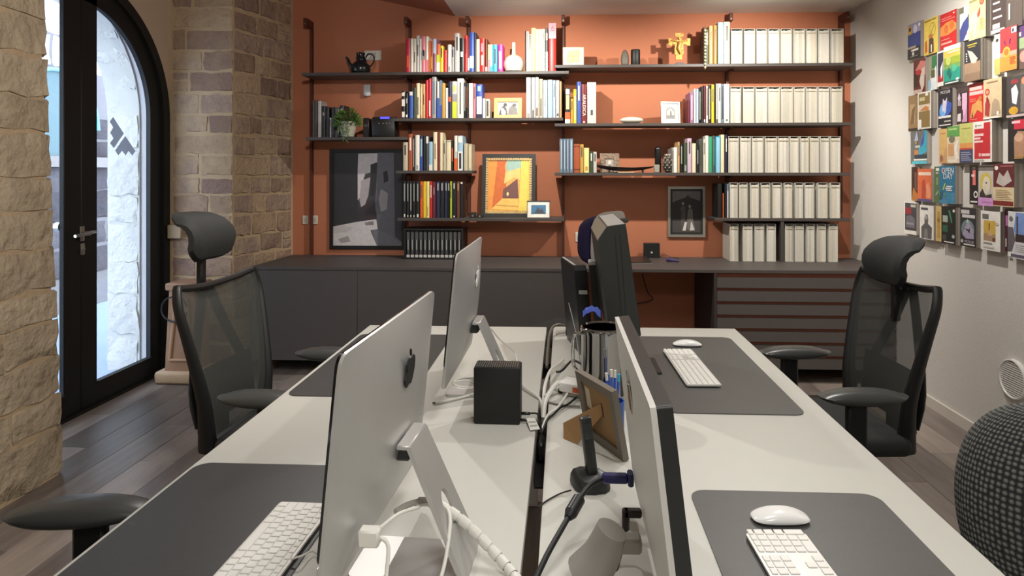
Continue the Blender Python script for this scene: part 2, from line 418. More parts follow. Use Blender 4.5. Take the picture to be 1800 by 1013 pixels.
mb.tube([(XG1 + .05, c.y + .008, c.z), (XG1 + .052, c.y - .05, c.z), (XG1 + .05, c.y - .115, c.z - .004)], .0095, STEEL, 10)
mb.box((XG1, c.y - .012, c.z - .005), (XG1 + .03, c.y + .10, c.z + .012), STEEL, .005)
part('door_handle', mb, DOOR, label='brushed steel lever handle')
mb = MB(); c2 = onx(144, 438, XG1); mb.box((XG1, c2.y - .016, c2.z - .035), (XG1 + .008, c2.y + .016, c2.z + .035), STEEL, .007, 2); mb.cyl((XG1, c2.y, c2.z), (XG1 + .016, c2.y, c2.z), .009, STEEL)
part('lock_plate', mb, DOOR)
mb = MB(); c3 = onx(109, 400, XG1); mb.cyl((XG0 - .03, 3.655, c3.z), (XG0, 3.655, c3.z), .028, STEEL); part('door_knob', mb, DOOR)
EMB = bpy.data.materials.new('frosted_film'); EMB.use_nodes = True
en = EMB.node_tree; en.nodes.clear(); eo = en.nodes.new('ShaderNodeOutputMaterial'); et = en.nodes.new('ShaderNodeBsdfTranslucent'); ed = en.nodes.new('ShaderNodeBsdfDiffuse'); em = en.nodes.new('ShaderNodeMixShader')
et.inputs[0].default_value = (.50, .52, .56, 1); ed.inputs[0].default_value = (.55, .56, .58, 1); em.inputs[0].default_value = .3
en.links.new(et.outputs[0], em.inputs[1]); en.links.new(ed.outputs[0], em.inputs[2]); en.links.new(em.outputs[0], eo.inputs[0])
for poly in ([(192, 160), (383, 455), (203, 715), (135, 625), (197, 540), (137, 437), (192, 345), (128, 243)], [(408, 498), (587, 765), (535, 848), (465, 762), (413, 845), (350, 762), (282, 842), (228, 755)]):
    pp = [onx(180 + a / 10.13, 190 + b / 10.13, DOORX - .017) for a, b in poly]
    mb = MB(); mb.prism([(p.y, p.z) for p in pp], (DOORX - .0175, 0, 0), (0, 1, 0), (0, 0, 1), (1, 0, 0), EMB, .0006)
    part('door_emblem', mb, DOOR, None, False, label='frosted grey stepped emblem stuck on the glass')

# ------------------------------------------------------------------ outside
mb = MB(); arch_wall(mb, DOORX - .20, DOORX - .44, RO - .005, 2.0, 6.2, 4.2, M((200, 198, 194), .9, bump=.5, bscale=20), M((212, 210, 204), .9, var=.06, bump=1., bscale=16))
WO = struct('wall_facade', mb, True)
rg = random.Random(5)
stone_face(WO, (DOORX - .205, YC + RO - .008, 0), (-1, 0, 0), (0, -1, 0), .23, [.26, .3, .23, .28, .2, .34, .24], STONE_O, rg, .3, .5, .003, .006, .010)
for k in range(7):
    a = .03 + k * .235; ca, sa = math.cos(a), math.sin(a); rr0 = RO - .006
    stone(WO, (DOORX - .205, YC + rr0 * ca, ZC + rr0 * sa), (-1, 0, 0), (0, -sa, ca), (0, -ca, -sa), .23, .19, STONE_O, rg, .004, .008)
mb = MB(); mb.box((-9, 1.0, -.16), (DOORX - .05, 14, -.03), M((150, 166, 190), .6, var=.1, scale=3, bump=.6, bscale=9)); struct('ground_street', mb)
mb = MB(); mb.box((-5.75, 3.0, -.03), (-5.2, 14, .22), M((128, 124, 124), .8, var=.15, scale=4, bump=.6, bscale=12)); struct('trim_2', mb)
mb = MB(); mb.box((-6.1, 2.0, 0), (-5.72, 14, 4.6), M((126, 122, 124), .9, var=.1, scale=3)); WX = struct('wall_street', mb)
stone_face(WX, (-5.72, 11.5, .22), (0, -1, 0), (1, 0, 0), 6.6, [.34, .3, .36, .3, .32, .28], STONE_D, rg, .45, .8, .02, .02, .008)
stone_face(WX, (-5.72, 9.8, 2.62), (0, -1, 0), (1, 0, 0), 4.9, [.36, .4, .36, .38], STONE_O, rg, .5, .9, .015, .012, .006)  # upper courses in paler stone: daylight up there put into the colour
# arched recess with a pale blue rim in the wall across the street
mb = MB(); yy, zz, rr = 7.05, 1.95, .62
TEAL = M((92, 118, 122), .6); RIM = M((120, 190, 235), .5)
pl = [(yy + rr, 1.62)] + [(yy + rr * math.cos(PI * k / 16), zz + rr * math.sin(PI * k / 16)) for k in range(17)] + [(yy - rr, 1.62)]
mb.prism(pl, (-5.69, 0, 0), (0, 1, 0), (0, 0, 1), (1, 0, 0), TEAL, .02)
aw = solo('street_shutter', mb, 'dark teal arched shutter in the wall across the street', 'shutter', (-5.69, yy, 1.62), smooth=False)
mb = MB(); mb.tube([(-5.65, yy + (rr + .02) * math.cos(PI * k / 12), zz + (rr + .02) * math.sin(PI * k / 12)) for k in range(13)], .022, RIM, 8, 2); part('arch_rim', mb, aw, label='pale blue rim')
mb = MB(); mb.box((-5.72, 5.5, 1.5), (-5.60, 8.2, 1.62), M((140, 134, 130), .9, bump=.5, bscale=20)); struct('trim_3', mb)

# ------------------------------------------------------------------ wall shelves and their uprights
SF = BACK - .30
shelf_spec = [('top left', 530.5, 1000, 2.207, 'S1L'), ('top right', 975, 1502, 2.252, 'S1R'), ('lowest-hung far left', 537, 716, 1.710, 'S2a'), ('second left', 693, 990, 1.853, 'S2L'),
    ('second right', 975, 1497, 1.810, 'S2R'), ('third left', 696, 830, 1.453, 'S3L'), ('third right', 975, 1494, 1.437, 'S3R'), ('fourth left', 698, 992, 1.090, 'S4L'), ('fourth right', 1257, 1494, 1.098, 'S4R')]
SLAB = {'S1L': 'long grey wall shelf at top left carrying the teapot and round vase', 'S1R': 'long grey wall shelf at top right carrying the gold crucifix', 'S2a': 'short grey wall shelf under the trailing plant',
    'S2L': 'grey wall shelf carrying the orange framed snapshot', 'S2R': 'long grey wall shelf carrying the white pebble', 'S3L': 'shortest grey wall shelf, right of the street poster top',
    'S3R': 'long grey wall shelf carrying the dark wooden boat', 'S4L': 'grey wall shelf carrying the orange alley painting', 'S4R': 'lowest grey wall shelf on the right, full of box files'}
ZS = {}
uprights = [(547, 42), (720, 40), (825, 38), (990, 35), (1278, 30), (1478, 25)]
UX = [ony(a, 200, BACK - .03).x for a, b in uprights]
for nm, a, b, z, key in shelf_spec:
    x0, x1 = ony(a, 200, SF).x, ony(b, 200, SF).x
    t = thing('wall_shelf', SLAB[key], 'shelf', (x0, SF, z - .022), 0, 'grey shelves on the orange wall')
    mb = MB(); mb.box((x0, SF, z - .022), (x1, BACK - .042, z), DARKGREY, .0015); part('board', mb, t)
    for ux in UX:
        if x0 < ux < x1:
            mb = MB(); mb.box((ux - .012, SF + .12, z - .040), (ux + .012, BACK - .042, z - .0225), RUST); part('bracket', mb, t)
    ZS[key] = z
USTR = ['leftmost', 'second', 'third', 'fourth', 'fifth', 'rightmost']
low = [.773, 1.12, 1.11, .773, 1.12, 1.12]
for k, ux in enumerate(UX):
    zt = 2.665
    t = thing('shelf_upright', f'rust brown steel shelf upright, {USTR[k]} from the left on the orange wall' if k in (0, 5) else f'rust brown steel shelf upright, {USTR[k]} counted from the stone pillar', 'upright', (ux, BACK - .02, low[k]), 0, 'steel uprights of the wall shelving')
    mb = MB(); mb.box((ux - .010, BACK - .04, low[k]), (ux + .010, BACK - .0005, zt), RUST); part('rod', mb, t)
    mb = MB(); mb.box((ux - .014, BACK - .16, zt - .06), (ux + .014, BACK - .04, zt), RUST, .003); mb.cyl((ux, BACK - .163, zt - .045), (ux, BACK - .158, zt - .045), .006, STEEL, n=8); part('top_bracket', mb, t)

# ------------------------------------------------------------------ books
PAPER = M((226, 218, 200), .8, var=.06, scale=40)
CN = {'crimson': (176, 34, 54), 'red': (196, 40, 38), 'darkred': (112, 30, 30), 'white': (226, 222, 212), 'offwhite': (214, 208, 190), 'grey': (150, 150, 148), 'lightgrey': (190, 188, 184), 'dark grey': (78, 78, 78),
      'black': (26, 25, 25), 'orange': (214, 96, 44), 'brown': (96, 58, 40), 'rust': (160, 80, 48), 'yellow': (222, 190, 40), 'paleyellow': (228, 214, 138), 'blue': (52, 84, 168), 'navy': (36, 40, 66), 'skyblue': (150, 186, 206),
      'cyan': (44, 174, 214), 'magenta': (222, 44, 142), 'pink': (222, 128, 140), 'mauve': (148, 104, 136), 'cream': (222, 208, 172), 'tan': (198, 160, 112), 'ochre': (190, 148, 70), 'green': (60, 150, 110), 'darkgreen': (58, 74, 52),
      'lime': (196, 206, 60), 'steelblue': (104, 124, 142), 'lilac': (190, 168, 186), 'gold': (180, 128, 50), 'beige': (186, 176, 150), 'paleblue': (178, 198, 222), 'maroon': (98, 32, 46)}
WORDS = {'darkred': 'dark red', 'offwhite': 'off-white', 'lightgrey': 'light grey', 'rust': 'rust brown', 'paleyellow': 'pale yellow', 'skyblue': 'sky blue', 'darkgreen': 'dark green', 'steelblue': 'steel blue', 'paleblue': 'pale blue', 'navy': 'navy blue'}
ORD = ['first', 'second', 'third', 'fourth', 'fifth', 'sixth', 'seventh', 'eighth', 'ninth', 'tenth', 'eleventh', 'twelfth', 'thirteenth', 'fourteenth', 'fifteenth', 'sixteenth', 'seventeenth', 'eighteenth', 'nineteenth', 'twentieth',
       'twenty-first', 'twenty-second', 'twenty-third', 'twenty-fourth', 'twenty-fifth', 'twenty-sixth', 'twenty-seventh', 'twenty-eighth', 'twenty-ninth', 'thirtieth']
SPY = SF + .018
rb = random.Random(21)
def col_mat(c): return M(CN[c], .42, var=.06, scale=20)
def make_book(x0, x1, z0, z1, col, bands, label, group, depth=None, yj=0., kind='book'):
    w = x1 - x0; y0 = SPY + yj; d = depth or rb.uniform(.15, .20); d = min(d, BACK - .045 - y0)
    t = thing(kind, label, 'book', ((x0 + x1) / 2, y0, z0), 0, group)
    m = col_mat(col); b = min(.0022, w * .15); mb = MB()
    # boards and a rounded spine
    mb.box((x0, y0 + .006, z0), (x0 + b, y0 + d, z1), m); mb.box((x1 - b, y0 + .006, z0), (x1, y0 + d, z1), m)
    pts = [(x0 + w * k / 6, y0 + .006 - .006 * math.sin(PI * k / 6) ** .6) for k in range(7)]
    vv = []
    for px_, py_ in pts: vv += [(px_, py_, z0), (px_, py_, z1)]
    vv += [(x1, y0 + .010, z0), (x1, y0 + .010, z1), (x0, y0 + .010, z0), (x0, y0 + .010, z1)]
    n = len(vv) // 2; mb.add(vv, [(2 * k, 2 * ((k + 1) % n), 2 * ((k + 1) % n) + 1, 2 * k + 1) for k in range(n)] + [[2 * k + 1 for k in range(n)], [2 * k for k in range(n)][::-1]], m)
    part('cover', mb, t, None, True)
    mb = MB(); mb.box((x0 + b, y0 + .011, z0 + .003), (x1 - b, y0 + d - .003, z1 - .004), PAPER); part('pages', mb, t, None, False)
    if bands:
        mb = MB()
        for (a0, a1, cc, *ww) in bands:
            f = ww[0] if ww else .86
            xm, hw = (x0 + x1) / 2, w * f / 2
            za, zb = z0 + (z1 - z0) * a0, z0 + (z1 - z0) * a1
            k0 = .0006 if f > .5 else .0009
            mb.box((xm - hw, y0 - k0, za), (xm + hw, y0 + .0065, zb), col_mat(cc))
        if col == 'darkred' and w > .038:
            m2 = text_mb('ARALDICA', .034, axes(((x0 + x1) / 2, y0 - .0010, z0 + (z1 - z0) * .47), (0, 0, -1), (1, 0, 0), (0, -1, 0)), col_mat('white'), .0003); mb.add(m2.v, m2.f, col_mat('white'))
        if col == 'red' and w > .052:
            m2 = text_mb('A', .040, axes(((x0 + x1) / 2, y0 - .0020, z0 + (z1 - z0) * .90), (1, 0, 0), (0, 0, 1), (0, -1, 0)), col_mat('crimson'), .0003); mb.add(m2.v, m2.f, col_mat('crimson'))
        part('spine_print', mb, t, None, False, kind='stuff' if len(bands) > 1 or (col == 'darkred' and w > .038) else None)
    return t
LASTX = {}
used_labels = set()
def uniq(l):
    assert l not in used_labels, l
    used_labels.add(l); return l
def row(key, place, group, items, yb=0.):
    z0 = ZS[key] + .0004; xp = -9
    for i, it in enumerate(items):
        a, b, yt, c = it[:4]; bands = it[4] if len(it) > 4 else []
        x0, x1 = ony(a, 200, SPY).x + .0004, ony(b, 200, SPY).x - .0004
        x0 = max(x0, xp + .0006); x1 = max(x1, x0 + .009); xp = x1
        zt = ony((a + b) / 2, yt, SPY).z
        w = x1 - x0
        size = ('tall ' if zt - z0 > .262 else 'short ' if zt - z0 < .19 else '') + ('thick ' if w > .042 else 'slim ' if w < .020 else '')
        cw = WORDS.get(c, c)
        lab = f'{size}{cw} book, {ORD[i]} from left {place}'
        if not bands and c != 'white':
            bands = [(.55, .9, 'white' if sum(CN[c]) < 330 else 'dark grey', .34)] if rb.random() < .6 else []
        make_book(x0, x1, z0, zt, c, bands, uniq(lab), group, yj=yb + rb.uniform(0, .010))
B_ = lambda *a: list(a)
T = lambda c='white', a=.2, b=.8, w=.4: [(a, b, c, w)]
row('S1L', 'between the teapot and the round vase', 'books left of the round vase', [
    (712.5, 721, 67.6, 'crimson', T('orange', .15, .5)), (721, 726.5, 67, 'white'), (726.5, 731, 68, 'offwhite', T('dark grey', .3, .6, .3)), (731, 737, 62, 'lightgrey', T('dark grey', .45, .75, .3)), (737, 741, 67.5, 'white'),
    (741, 747.5, 64, 'pink', [(.45, .62, 'navy', .5), (.35, .6, 'grey', .9)]), (747.5, 753, 63.5, 'white', [(0, .35, 'pink', .8)]), (753, 757, 72, 'orange'), (757, 761, 72.5, 'rust', T('yellow', .1, .5)), (761, 767, 67, 'mauve', [(.55, .98, 'paleblue', .9)]),
    (767, 773, 77, 'orange', [(.0, .35, 'white', .95), (.35, .62, 'lime', .95)]), (773, 779, 80, 'yellow'), (779, 785.5, 88, 'red'), (786.5, 793, 78, 'white', T('grey', .05, .2, .5)), (793, 798, 82, 'grey', T('navy', .6, .9)),
    (799, 807.5, 58, 'lightgrey'), (807.5, 816, 67, 'black', [(.45, .6, 'white', .5)]), (816, 822, 62, 'red', T('darkred', .5, .9)), (822, 825, 65, 'darkred', [(.05, .4, 'white', .9)]), (825, 833, 56, 'blue', [(.1, .4, 'paleblue', .9)]), (833, 837, 57, 'navy'),
    (837, 843, 69, 'cream'), (843.5, 852, 67, 'red', [(.2, .5, 'cream', .5), (.6, .85, 'pink', .6)]), (852.5, 856.5, 68, 'brown', [(.02, .15, 'white', .8)]), (857, 861, 78, 'paleyellow', [(0, .45, 'pink', .9)]), (861, 865.5, 78, 'white', [(0, .2, 'cyan', .9)]),
    (866, 874, 78, 'cyan', T('navy', .3, .85, .3)), (875, 884, 78, 'magenta', [(.1, .75, 'white', .55)])])
row('S1L', 'right of the round vase', 'books right of the round vase', [
    (922.5, 925, 54, 'black'), (925, 929.5, 55, 'white', T('brown', .5, .98, .5)), (929.5, 934, 60, 'white', [(.6, .98, 'black', .8)]), (934, 941.5, 49, 'paleyellow', [(.55, .6, 'ochre', .9)]), (941.5, 947, 51, 'cream'), (947, 952.5, 51, 'cream', T('beige', .3, .9, .5)), (952.5, 958, 50.5, 'offwhite'),
    (958.5, 963.5, 49, 'dark grey', [(.0, .45, 'lightgrey', .8), (.72, .88, 'cream', .5)]), (964.5, 977.5, 40, 'red', [(.68, 1.0, 'pink', 1.0), (.84, .855, 'crimson', .5)])])
row('S1R', 'right of the gold crucifix', 'books by the gold crucifix', [
    (1240, 1246.5, 51, 'darkgreen'), (1247, 1254, 44.7, 'tan', T('rust', .2, .85, .3)), (1254.5, 1261, 44, 'gold', T('brown', .2, .9, .3)), (1262.5, 1272.5, 39, 'skyblue'), (1273, 1283.5, 38, 'cream')])
row('S2L', 'left of the framed snapshot', 'books left of the orange framed snapshot', [
    (705, 712, 160, 'black', [(.05, .25, 'white', .7), (.45, .7, 'white', .8), (.82, .95, 'white', .7)]), (712.5, 717.5, 164, 'black', [(.6, .8, 'grey', .6), (.05, .15, 'white', .6)]), (718.5, 726, 160.5, 'blue', [(.85, .98, 'white', .7)]), (726.5, 731, 154, 'darkgreen'),
    (731.5, 737.5, 146, 'cream', T('dark grey', .1, .6, .35)), (738, 742.5, 147.5, 'tan', T('cream', .1, .9)), (742.5, 747, 147.5, 'tan', T('brown', .4, .7, .3)), (747.5, 752.5, 141, 'red'), (752.5, 758, 138, 'crimson', T('white', .05, .45, .4)), (758.5, 766.5, 135, 'grey', T('steelblue', .1, .9)),
    (767.5, 772, 143, 'lightgrey', [(0, .55, 'blue', .9)]), (772, 776, 141, 'steelblue', [(0, .35, 'blue', .9)]), (776, 782, 146, 'ochre'), (782.5, 787, 154.6, 'white'), (787.5, 794, 143, 'navy', [(.45, .58, 'orange', .7)]), (794.5, 803, 143, 'white', [(0, .45, 'lime', .95), (.45, .66, 'grey', .95), (.72, .9, 'lime', .4)]),
    (803.5, 814.5, 138, 'white', T('darkgreen', .1, .9, .2)), (815, 818.5, 145, 'black', T('lightgrey', .2, .9, .3)), (818.5, 822.5, 146, 'black', T('rust', .3, .9, .3)), (823.5, 831, 146, 'white'), (831.5, 836, 146.6, 'pink'), (836.5, 847.5, 148, 'blue', [(.0, .12, 'navy', .95), (.12, .64, 'white', .8), (.8, .95, 'skyblue', .5)]),
    (848, 853, 173, 'white'), (853.5, 860.5, 174, 'offwhite', [(.1, .9, 'dark grey', .5)])])
row('S2L', 'right of the framed snapshot', 'pale books right of the orange framed snapshot', [
    (925, 933, 136, 'white', [(0, .12, 'grey', .6)]), (934, 940, 136, 'white', [(.0, .2, 'dark grey', .5)]), (940.5, 947, 135.6, 'lightgrey', [(.05, .25, 'brown', .4)]), (947.5, 954, 138.6, 'beige', T('dark grey', .05, .5, .3)), (954.5, 962, 141, 'paleblue', T('grey', .3, .95, .3)), (962.5, 971.5, 140, 'skyblue', [(.0, .97, 'paleblue', .5)]),
    (972, 976.5, 141, 'paleblue'), (977, 983.5, 141, 'lightgrey', [(.05, .12, 'dark grey', .5)]), (984, 987.5, 143, 'tan')])
row('S2R', 'left of the white pebble', 'books left of the white pebble', [
    (993, 1002.5, 154.7, 'black', [(0, .12, 'white', .95), (.12, .32, 'orange', .95), (.4, .8, 'paleyellow', .6), (.82, .97, 'white', .7)]), (1003, 1007.5, 173, 'ochre'), (1008, 1013.5, 156.6, 'yellow', T('cream', .1, .8)), (1014, 1021.5, 143.5, 'blue'), (1022, 1031.5, 148, 'darkred', [(.02, .06, 'white', .3)]), (1032.5, 1048, 144.4, 'lightgrey', [(.2, .33, 'dark grey', .25)])])
row('S2R', 'right of the pale arch photo', 'books right of the pale framed arch photo', [
    (1209, 1212.5, 176, 'maroon'), (1213, 1219.5, 162, 'mauve', T('lilac', .1, .9)), (1220, 1224, 155.6, 'white'), (1224.3, 1228.5, 156, 'paleblue'), (1229, 1232, 155, 'black', T('cream', .1, .9)), (1232.3, 1237, 152, 'black'), (1237, 1241, 150, 'maroon', [(.02, .1, 'white', .5)]), (1241.3, 1245, 151, 'white', T('black', .2, .95, .4)),
    (1245.3, 1250.5, 149, 'black', T('lightgrey', .1, .9, .3)), (1251, 1256, 148.5, 'yellow'), (1256.3, 1258.7, 146, 'black'), (1259, 1262, 147, 'white', [(.0, .1, 'black', .6)]), (1262.3, 1267.8, 147, 'offwhite'), (1268, 1273, 148, 'steelblue', T('navy', .1, .95)), (1273.3, 1283, 147.4, 'white', [(.05, .1, 'dark grey', .3)])])
row('S3L', 'between the street poster and the alley painting', 'books on the shortest shelf', [
    (708, 716.5, 250, 'beige'), (717, 725, 235.5, 'rust'), (725.3, 729, 238, 'black', T('lightgrey', .1, .9, .3)), (729.3, 737, 237.6, 'white', [(.03, .15, 'grey', .4)]), (737.3, 743, 238, 'navy', [(.4, .9, 'skyblue', .5), (.0, .4, 'blue', .7)]), (743.3, 748, 240, 'black'), (748.3, 753, 238.6, 'dark grey', [(.78, .98, 'white', .8)]),
    (753.3, 760, 249, 'skyblue', [(.0, .2, 'white', .8)]), (761, 768, 232, 'cream', T('brown', .3, .7, .2)), (768.2, 772.5, 232.5, 'darkred'), (772.8, 778, 233, 'cream'), (778.3, 783.5, 246, 'beige'), (784, 792.5, 246.5, 'cream', [(.94, .98, 'grey', .9)]), (793, 797, 247, 'black', [(.3, .75, 'orange', .5)]),
    (798, 804, 238.6, 'white', [(.0, .35, 'orange', .95), (.35, .55, 'lightgrey', .95)]), (804.3, 813.5, 238.6, 'skyblue', [(.0, .55, 'white', .9), (.05, .5, 'black', .4), (.8, .98, 'white', .8)]), (815, 822, 252, 'beige'), (822.3, 829, 253, 'beige', T('cream', .1, .9))])
row('S3R', 'left of the ornate little frame', 'books left of the ornate little frame', [
    (983.5, 989.5, 244, 'steelblue', T('lightgrey', .1, .95, .2)), (990, 995, 244, 'steelblue', T('paleblue', .1, .95, .2)), (995.3, 1000.5, 243.8, 'steelblue', T('lightgrey', .1, .95, .2)), (1001, 1007.5, 243.8, 'steelblue', T('paleblue', .1, .95, .3)), (1008.5, 1019, 253, 'rust', [(.9, .93, 'brown', .95), (.1, .13, 'brown', .95)]),
    (1019.5, 1026, 253.6, 'ochre'), (1026.5, 1035.5, 260, 'paleyellow', [(.08, .25, 'ochre', .5)]), (1036.5, 1042.5, 266, 'darkgreen'), (1043, 1049, 267, 'lightgrey')])
row('S3R', 'right of the pine cone ornament', 'books right of the pine cone ornament', [
    (1181.3, 1184.2, 260.6, 'grey'), (1184.5, 1191, 259, 'white'), (1191.5, 1195, 249.5, 'tan'), (1195.3, 1201.5, 252, 'black', T('grey', .3, .9, .3)), (1202, 1208, 251, 'darkgreen', [(.05, .25, 'grey', .5)]), (1208.5, 1216, 243, 'lilac'), (1217, 1224, 252, 'cream', [(.02, .9, 'offwhite', .4)]), (1224.3, 1229, 254, 'black', T('grey', .3, .8, .3)),
    (1229.3, 1236, 244, 'dark grey', T('darkgreen', .2, .95)), (1236.3, 1240, 245, 'offwhite'), (1240.3, 1246, 238.5, 'white'), (1246.3, 1252.7, 240, 'green'), (1253, 1258, 238.5, 'dark grey', T('green', .2, .9, .3)), (1258.3, 1267, 240, 'cyan', [(.0, .97, 'skyblue', .6)]), (1267.5, 1274, 236.7, 'cream'), (1274.5, 1279, 237, 'navy')])
row('S4L', 'under the shortest shelf', 'books under the shortest shelf', [
    (708, 713.5, 318.5, 'black', [(.45, .93, 'grey', .35), (.02, .1, 'white', .4)]), (714, 719, 318.5, 'black', [(.45, .93, 'grey', .35), (.02, .08, 'white', .3)]), (719.5, 724.5, 318.5, 'black', [(.2, .93, 'grey', .35), (.02, .08, 'white', .3)]), (725, 730, 318.5, 'black', [(.45, .93, 'grey', .35), (.02, .08, 'white', .3)]), (730.5, 737.5, 318.5, 'black', [(.45, .93, 'grey', .3), (.02, .1, 'white', .4)]),
    (738, 743, 319, 'orange'), (743.3, 748.5, 319, 'yellow'), (749, 754.5, 319, 'paleyellow', T('ochre', .05, .3, .3)), (755, 759.5, 319, 'red'), (760, 765.5, 320, 'maroon', [(.65, .85, 'grey', .3)]), (766, 773, 319, 'navy', [(.75, .95, 'grey', .4)]), (773.5, 780.5, 319, 'black', [(.75, .95, 'grey', .4)]), (781, 787, 319, 'navy', [(.75, .95, 'grey', .4)]), (787.3, 790.5, 319, 'black', [(.75, .95, 'white', .4)]),
    (790.8, 794, 319, 'lime'), (794.3, 802, 319, 'black', [(.8, .95, 'lightgrey', .3), (.02, .06, 'white', .3)]), (802.5, 808, 319, 'brown', [(.75, .95, 'tan', .3)]), (808.5, 814, 319, 'black', [(.93, .98, 'white', .6)])])

# ---- box files on the right: open white slipcases full of magazines
CASE = M((202, 200, 190), .6, var=.03, scale=20); CASE_IN = M((120, 112, 98), .8)
MAGS = [M(c, .5, var=.1, scale=50) for c in ((204, 201, 190), (194, 191, 180), (210, 207, 197), (184, 181, 168), (202, 194, 176))]
rm = random.Random(8)
def box_file(x0, x1, z0, z1, label, group, Y0, lean=0.):
    d = .225; t = thing('box_file', label, 'box file', ((x0 + x1) / 2, Y0, z0), 0, group); th = .0022
    if lean: t.rotation_euler = (0, lean, 0)
    o = t.location; off = lambda mb, nm, lab=None: part(nm, MBs(mb, o), t, (0, 0, 0), False, lab)
    mb = MB()
    mb.box((x0, Y0, z0), (x0 + th, Y0 + d, z1), CASE); mb.box((x1 - th, Y0, z0), (x1, Y0 + d, z1), CASE)
    mb.box((x0 + th, Y0, z0), (x1 - th, Y0 + d, z0 + th), CASE); mb.box((x0 + th, Y0 + d - th, z0 + th), (x1 - th, Y0 + d, z1), CASE)
    mb.box((x0 + th, Y0 + .001, z1 - th), (x1 - th, Y0 + d - th, z1), CASE)
    off(mb, 'case')
    x = x0 + th + .001; lim = x1 - th - .001; k = 0; mb = MB()
    while x < lim - .002:
        w = min(rm.uniform(.006, .022), lim - x)
        mb.box((x, Y0 + .003 + rm.uniform(0, .003), z0 + th + .0005), (x + w - .0004, Y0 + d - .01, z1 - th - .010 - rm.uniform(0, .004)), rm.choice(MAGS)); x += w
    off(mb, 'magazines')
    mb = MB(); zl = z0 + (z1 - z0) * .86; mb.box((x0 + th + .004, Y0 + .0012, zl), (x1 - th - .004, Y0 + .0028, zl + .006), M((150, 142, 122), .7))
    off(mb, 'label_strip')
    return t
def MBs(mb, o):
    b = MB(); b.v = [(p[0] - o[0], p[1] - o[1], p[2] - o[2]) for p in mb.v]; b.f, b.m, b.ms = mb.f, mb.m, mb.ms; return b
def box_row(z0, ytop, cols, where, group, Y0=SPY, lean_last=0.):
    for i, (a, b) in enumerate(cols):
        x0, x1 = ony(a, 200, Y0).x + .0005, ony(b, 200, Y0).x - .0005
        w_ = 'white box file of magazines'
        box_file(x0, x1, z0 + .0005, ony(a, ytop, Y0).z, uniq(f'{w_}, {ORD[i]} from left {where}'), group, Y0, lean_last if i == len(cols) - 1 else 0.)
box_row(ZS['S1R'], 50.5, [(1285, 1305), (1308, 1327), (1330, 1348), (1351, 1370), (1373, 1392), (1396, 1415), (1418, 1436), (1439, 1458), (1461, 1483)], 'on the top right shelf', 'box files on the top shelf')
box_row(ZS['S2R'], 152.5, [(1284, 1303), (1306, 1326), (1328, 1349), (1350.5, 1371), (1373, 1394), (1396, 1415), (1417, 1437), (1438.5, 1458), (1460.5, 1481)], 'on the pebble shelf', 'box files on the second shelf')
box_row(ZS['S3R'], 239.5, [(1280.5, 1299), (1301, 1320), (1322, 1342), (1345, 1366), (1368, 1387.5), (1389, 1404.5), (1407, 1422), (1424, 1440), (1442, 1458), (1460, 1477.5)], 'on the wooden boat shelf', 'box files on the third shelf')
box_row(ZS['S4R'], 321.5, [(1283, 1297), (1299, 1314.5), (1319, 1334), (1338, 1354), (1358, 1374), (1379, 1393), (1398, 1412), (1415, 1431.5), (1438, 1455), (1460, 1477)], 'on the lowest right shelf', 'box files on the lowest shelf')
CZ = .772
box_row(CZ, 394, [(1283, 1298), (1306, 1323), (1326.5, 1343.5), (1348, 1364)], 'on the sideboard left of the divider', 'box files on the sideboard', SPY + .01)
box_row(CZ, 394, [(1380, 1395), (1397.5, 1413), (1418, 1432), (1436.5, 1452), (1457, 1473)], 'on the sideboard right of the divider', 'box files on the sideboard', SPY + .01)
mb = MB(); xa, xb = ony(1373, 420, SF).x, ony(1378.5, 420, SF).x; mb.box((xa, SF + .005, CZ), (xb, BACK - .045, ZS['S4R'] - .0225), DARKGREY)
solo('shelf_divider', mb, 'upright grey divider board between the box files on the sideboard', 'divider', (xa, SF, CZ))
# slim volumes at the left end of the lowest right shelf
row('S4R', 'at the end of the lowest right shelf', 'slim volumes on the lowest right shelf', [(1262.5, 1270, 323, 'black'), (1270.5, 1273.5, 340, 'rust'), (1274, 1277.5, 323, 'black'), (1278, 1282, 324, 'steelblue', T('white', .0, .8, .4))])
# black magazine files in the low rack
rack = thing('low_rack', 'low black rack under the bookshelf on the sideboard', 'rack', (ony(711, 440, SPY).x, SPY - .01, CZ), 0)
xa, xb = ony(710.5, 440, SPY).x, ony(814, 440, SPY).x
for nm, a, b in (('side_panel', (xa, SPY - .005, CZ), (xa + .012, BACK - .06, CZ + .235)), ('side_panel', (xb - .012, SPY - .005, CZ), (xb, BACK - .06, CZ + .235)), ('top_panel', (xa + .012, SPY - .005, CZ + .223), (xb - .012, BACK - .06, CZ + .235)), ('bottom_panel', (xa + .012, SPY - .005, CZ), (xb - .012, BACK - .06, CZ + .010))):
    mb = MB(); mb.box(a, b, BLACK); part(nm, mb, rack, None, False)
n = 13; wf = (xb - xa - .026) / n
ZS['RK'] = CZ + .010
for k in range(n):
    x0 = xa + .013 + k * wf
    make_book(x0 + .001, x0 + wf - .001, CZ + .0105, CZ + .215, 'black', [(.02, .12, 'lightgrey', .8), (.12, .3, 'dark grey', .35), (.3, .68, 'grey', .3), (.68, .97, 'dark grey', .7)], uniq(f'black volume with grey stripes, {ORD[k]} from the left in the low rack'), 'striped black volumes in the low rack', .16, .004)
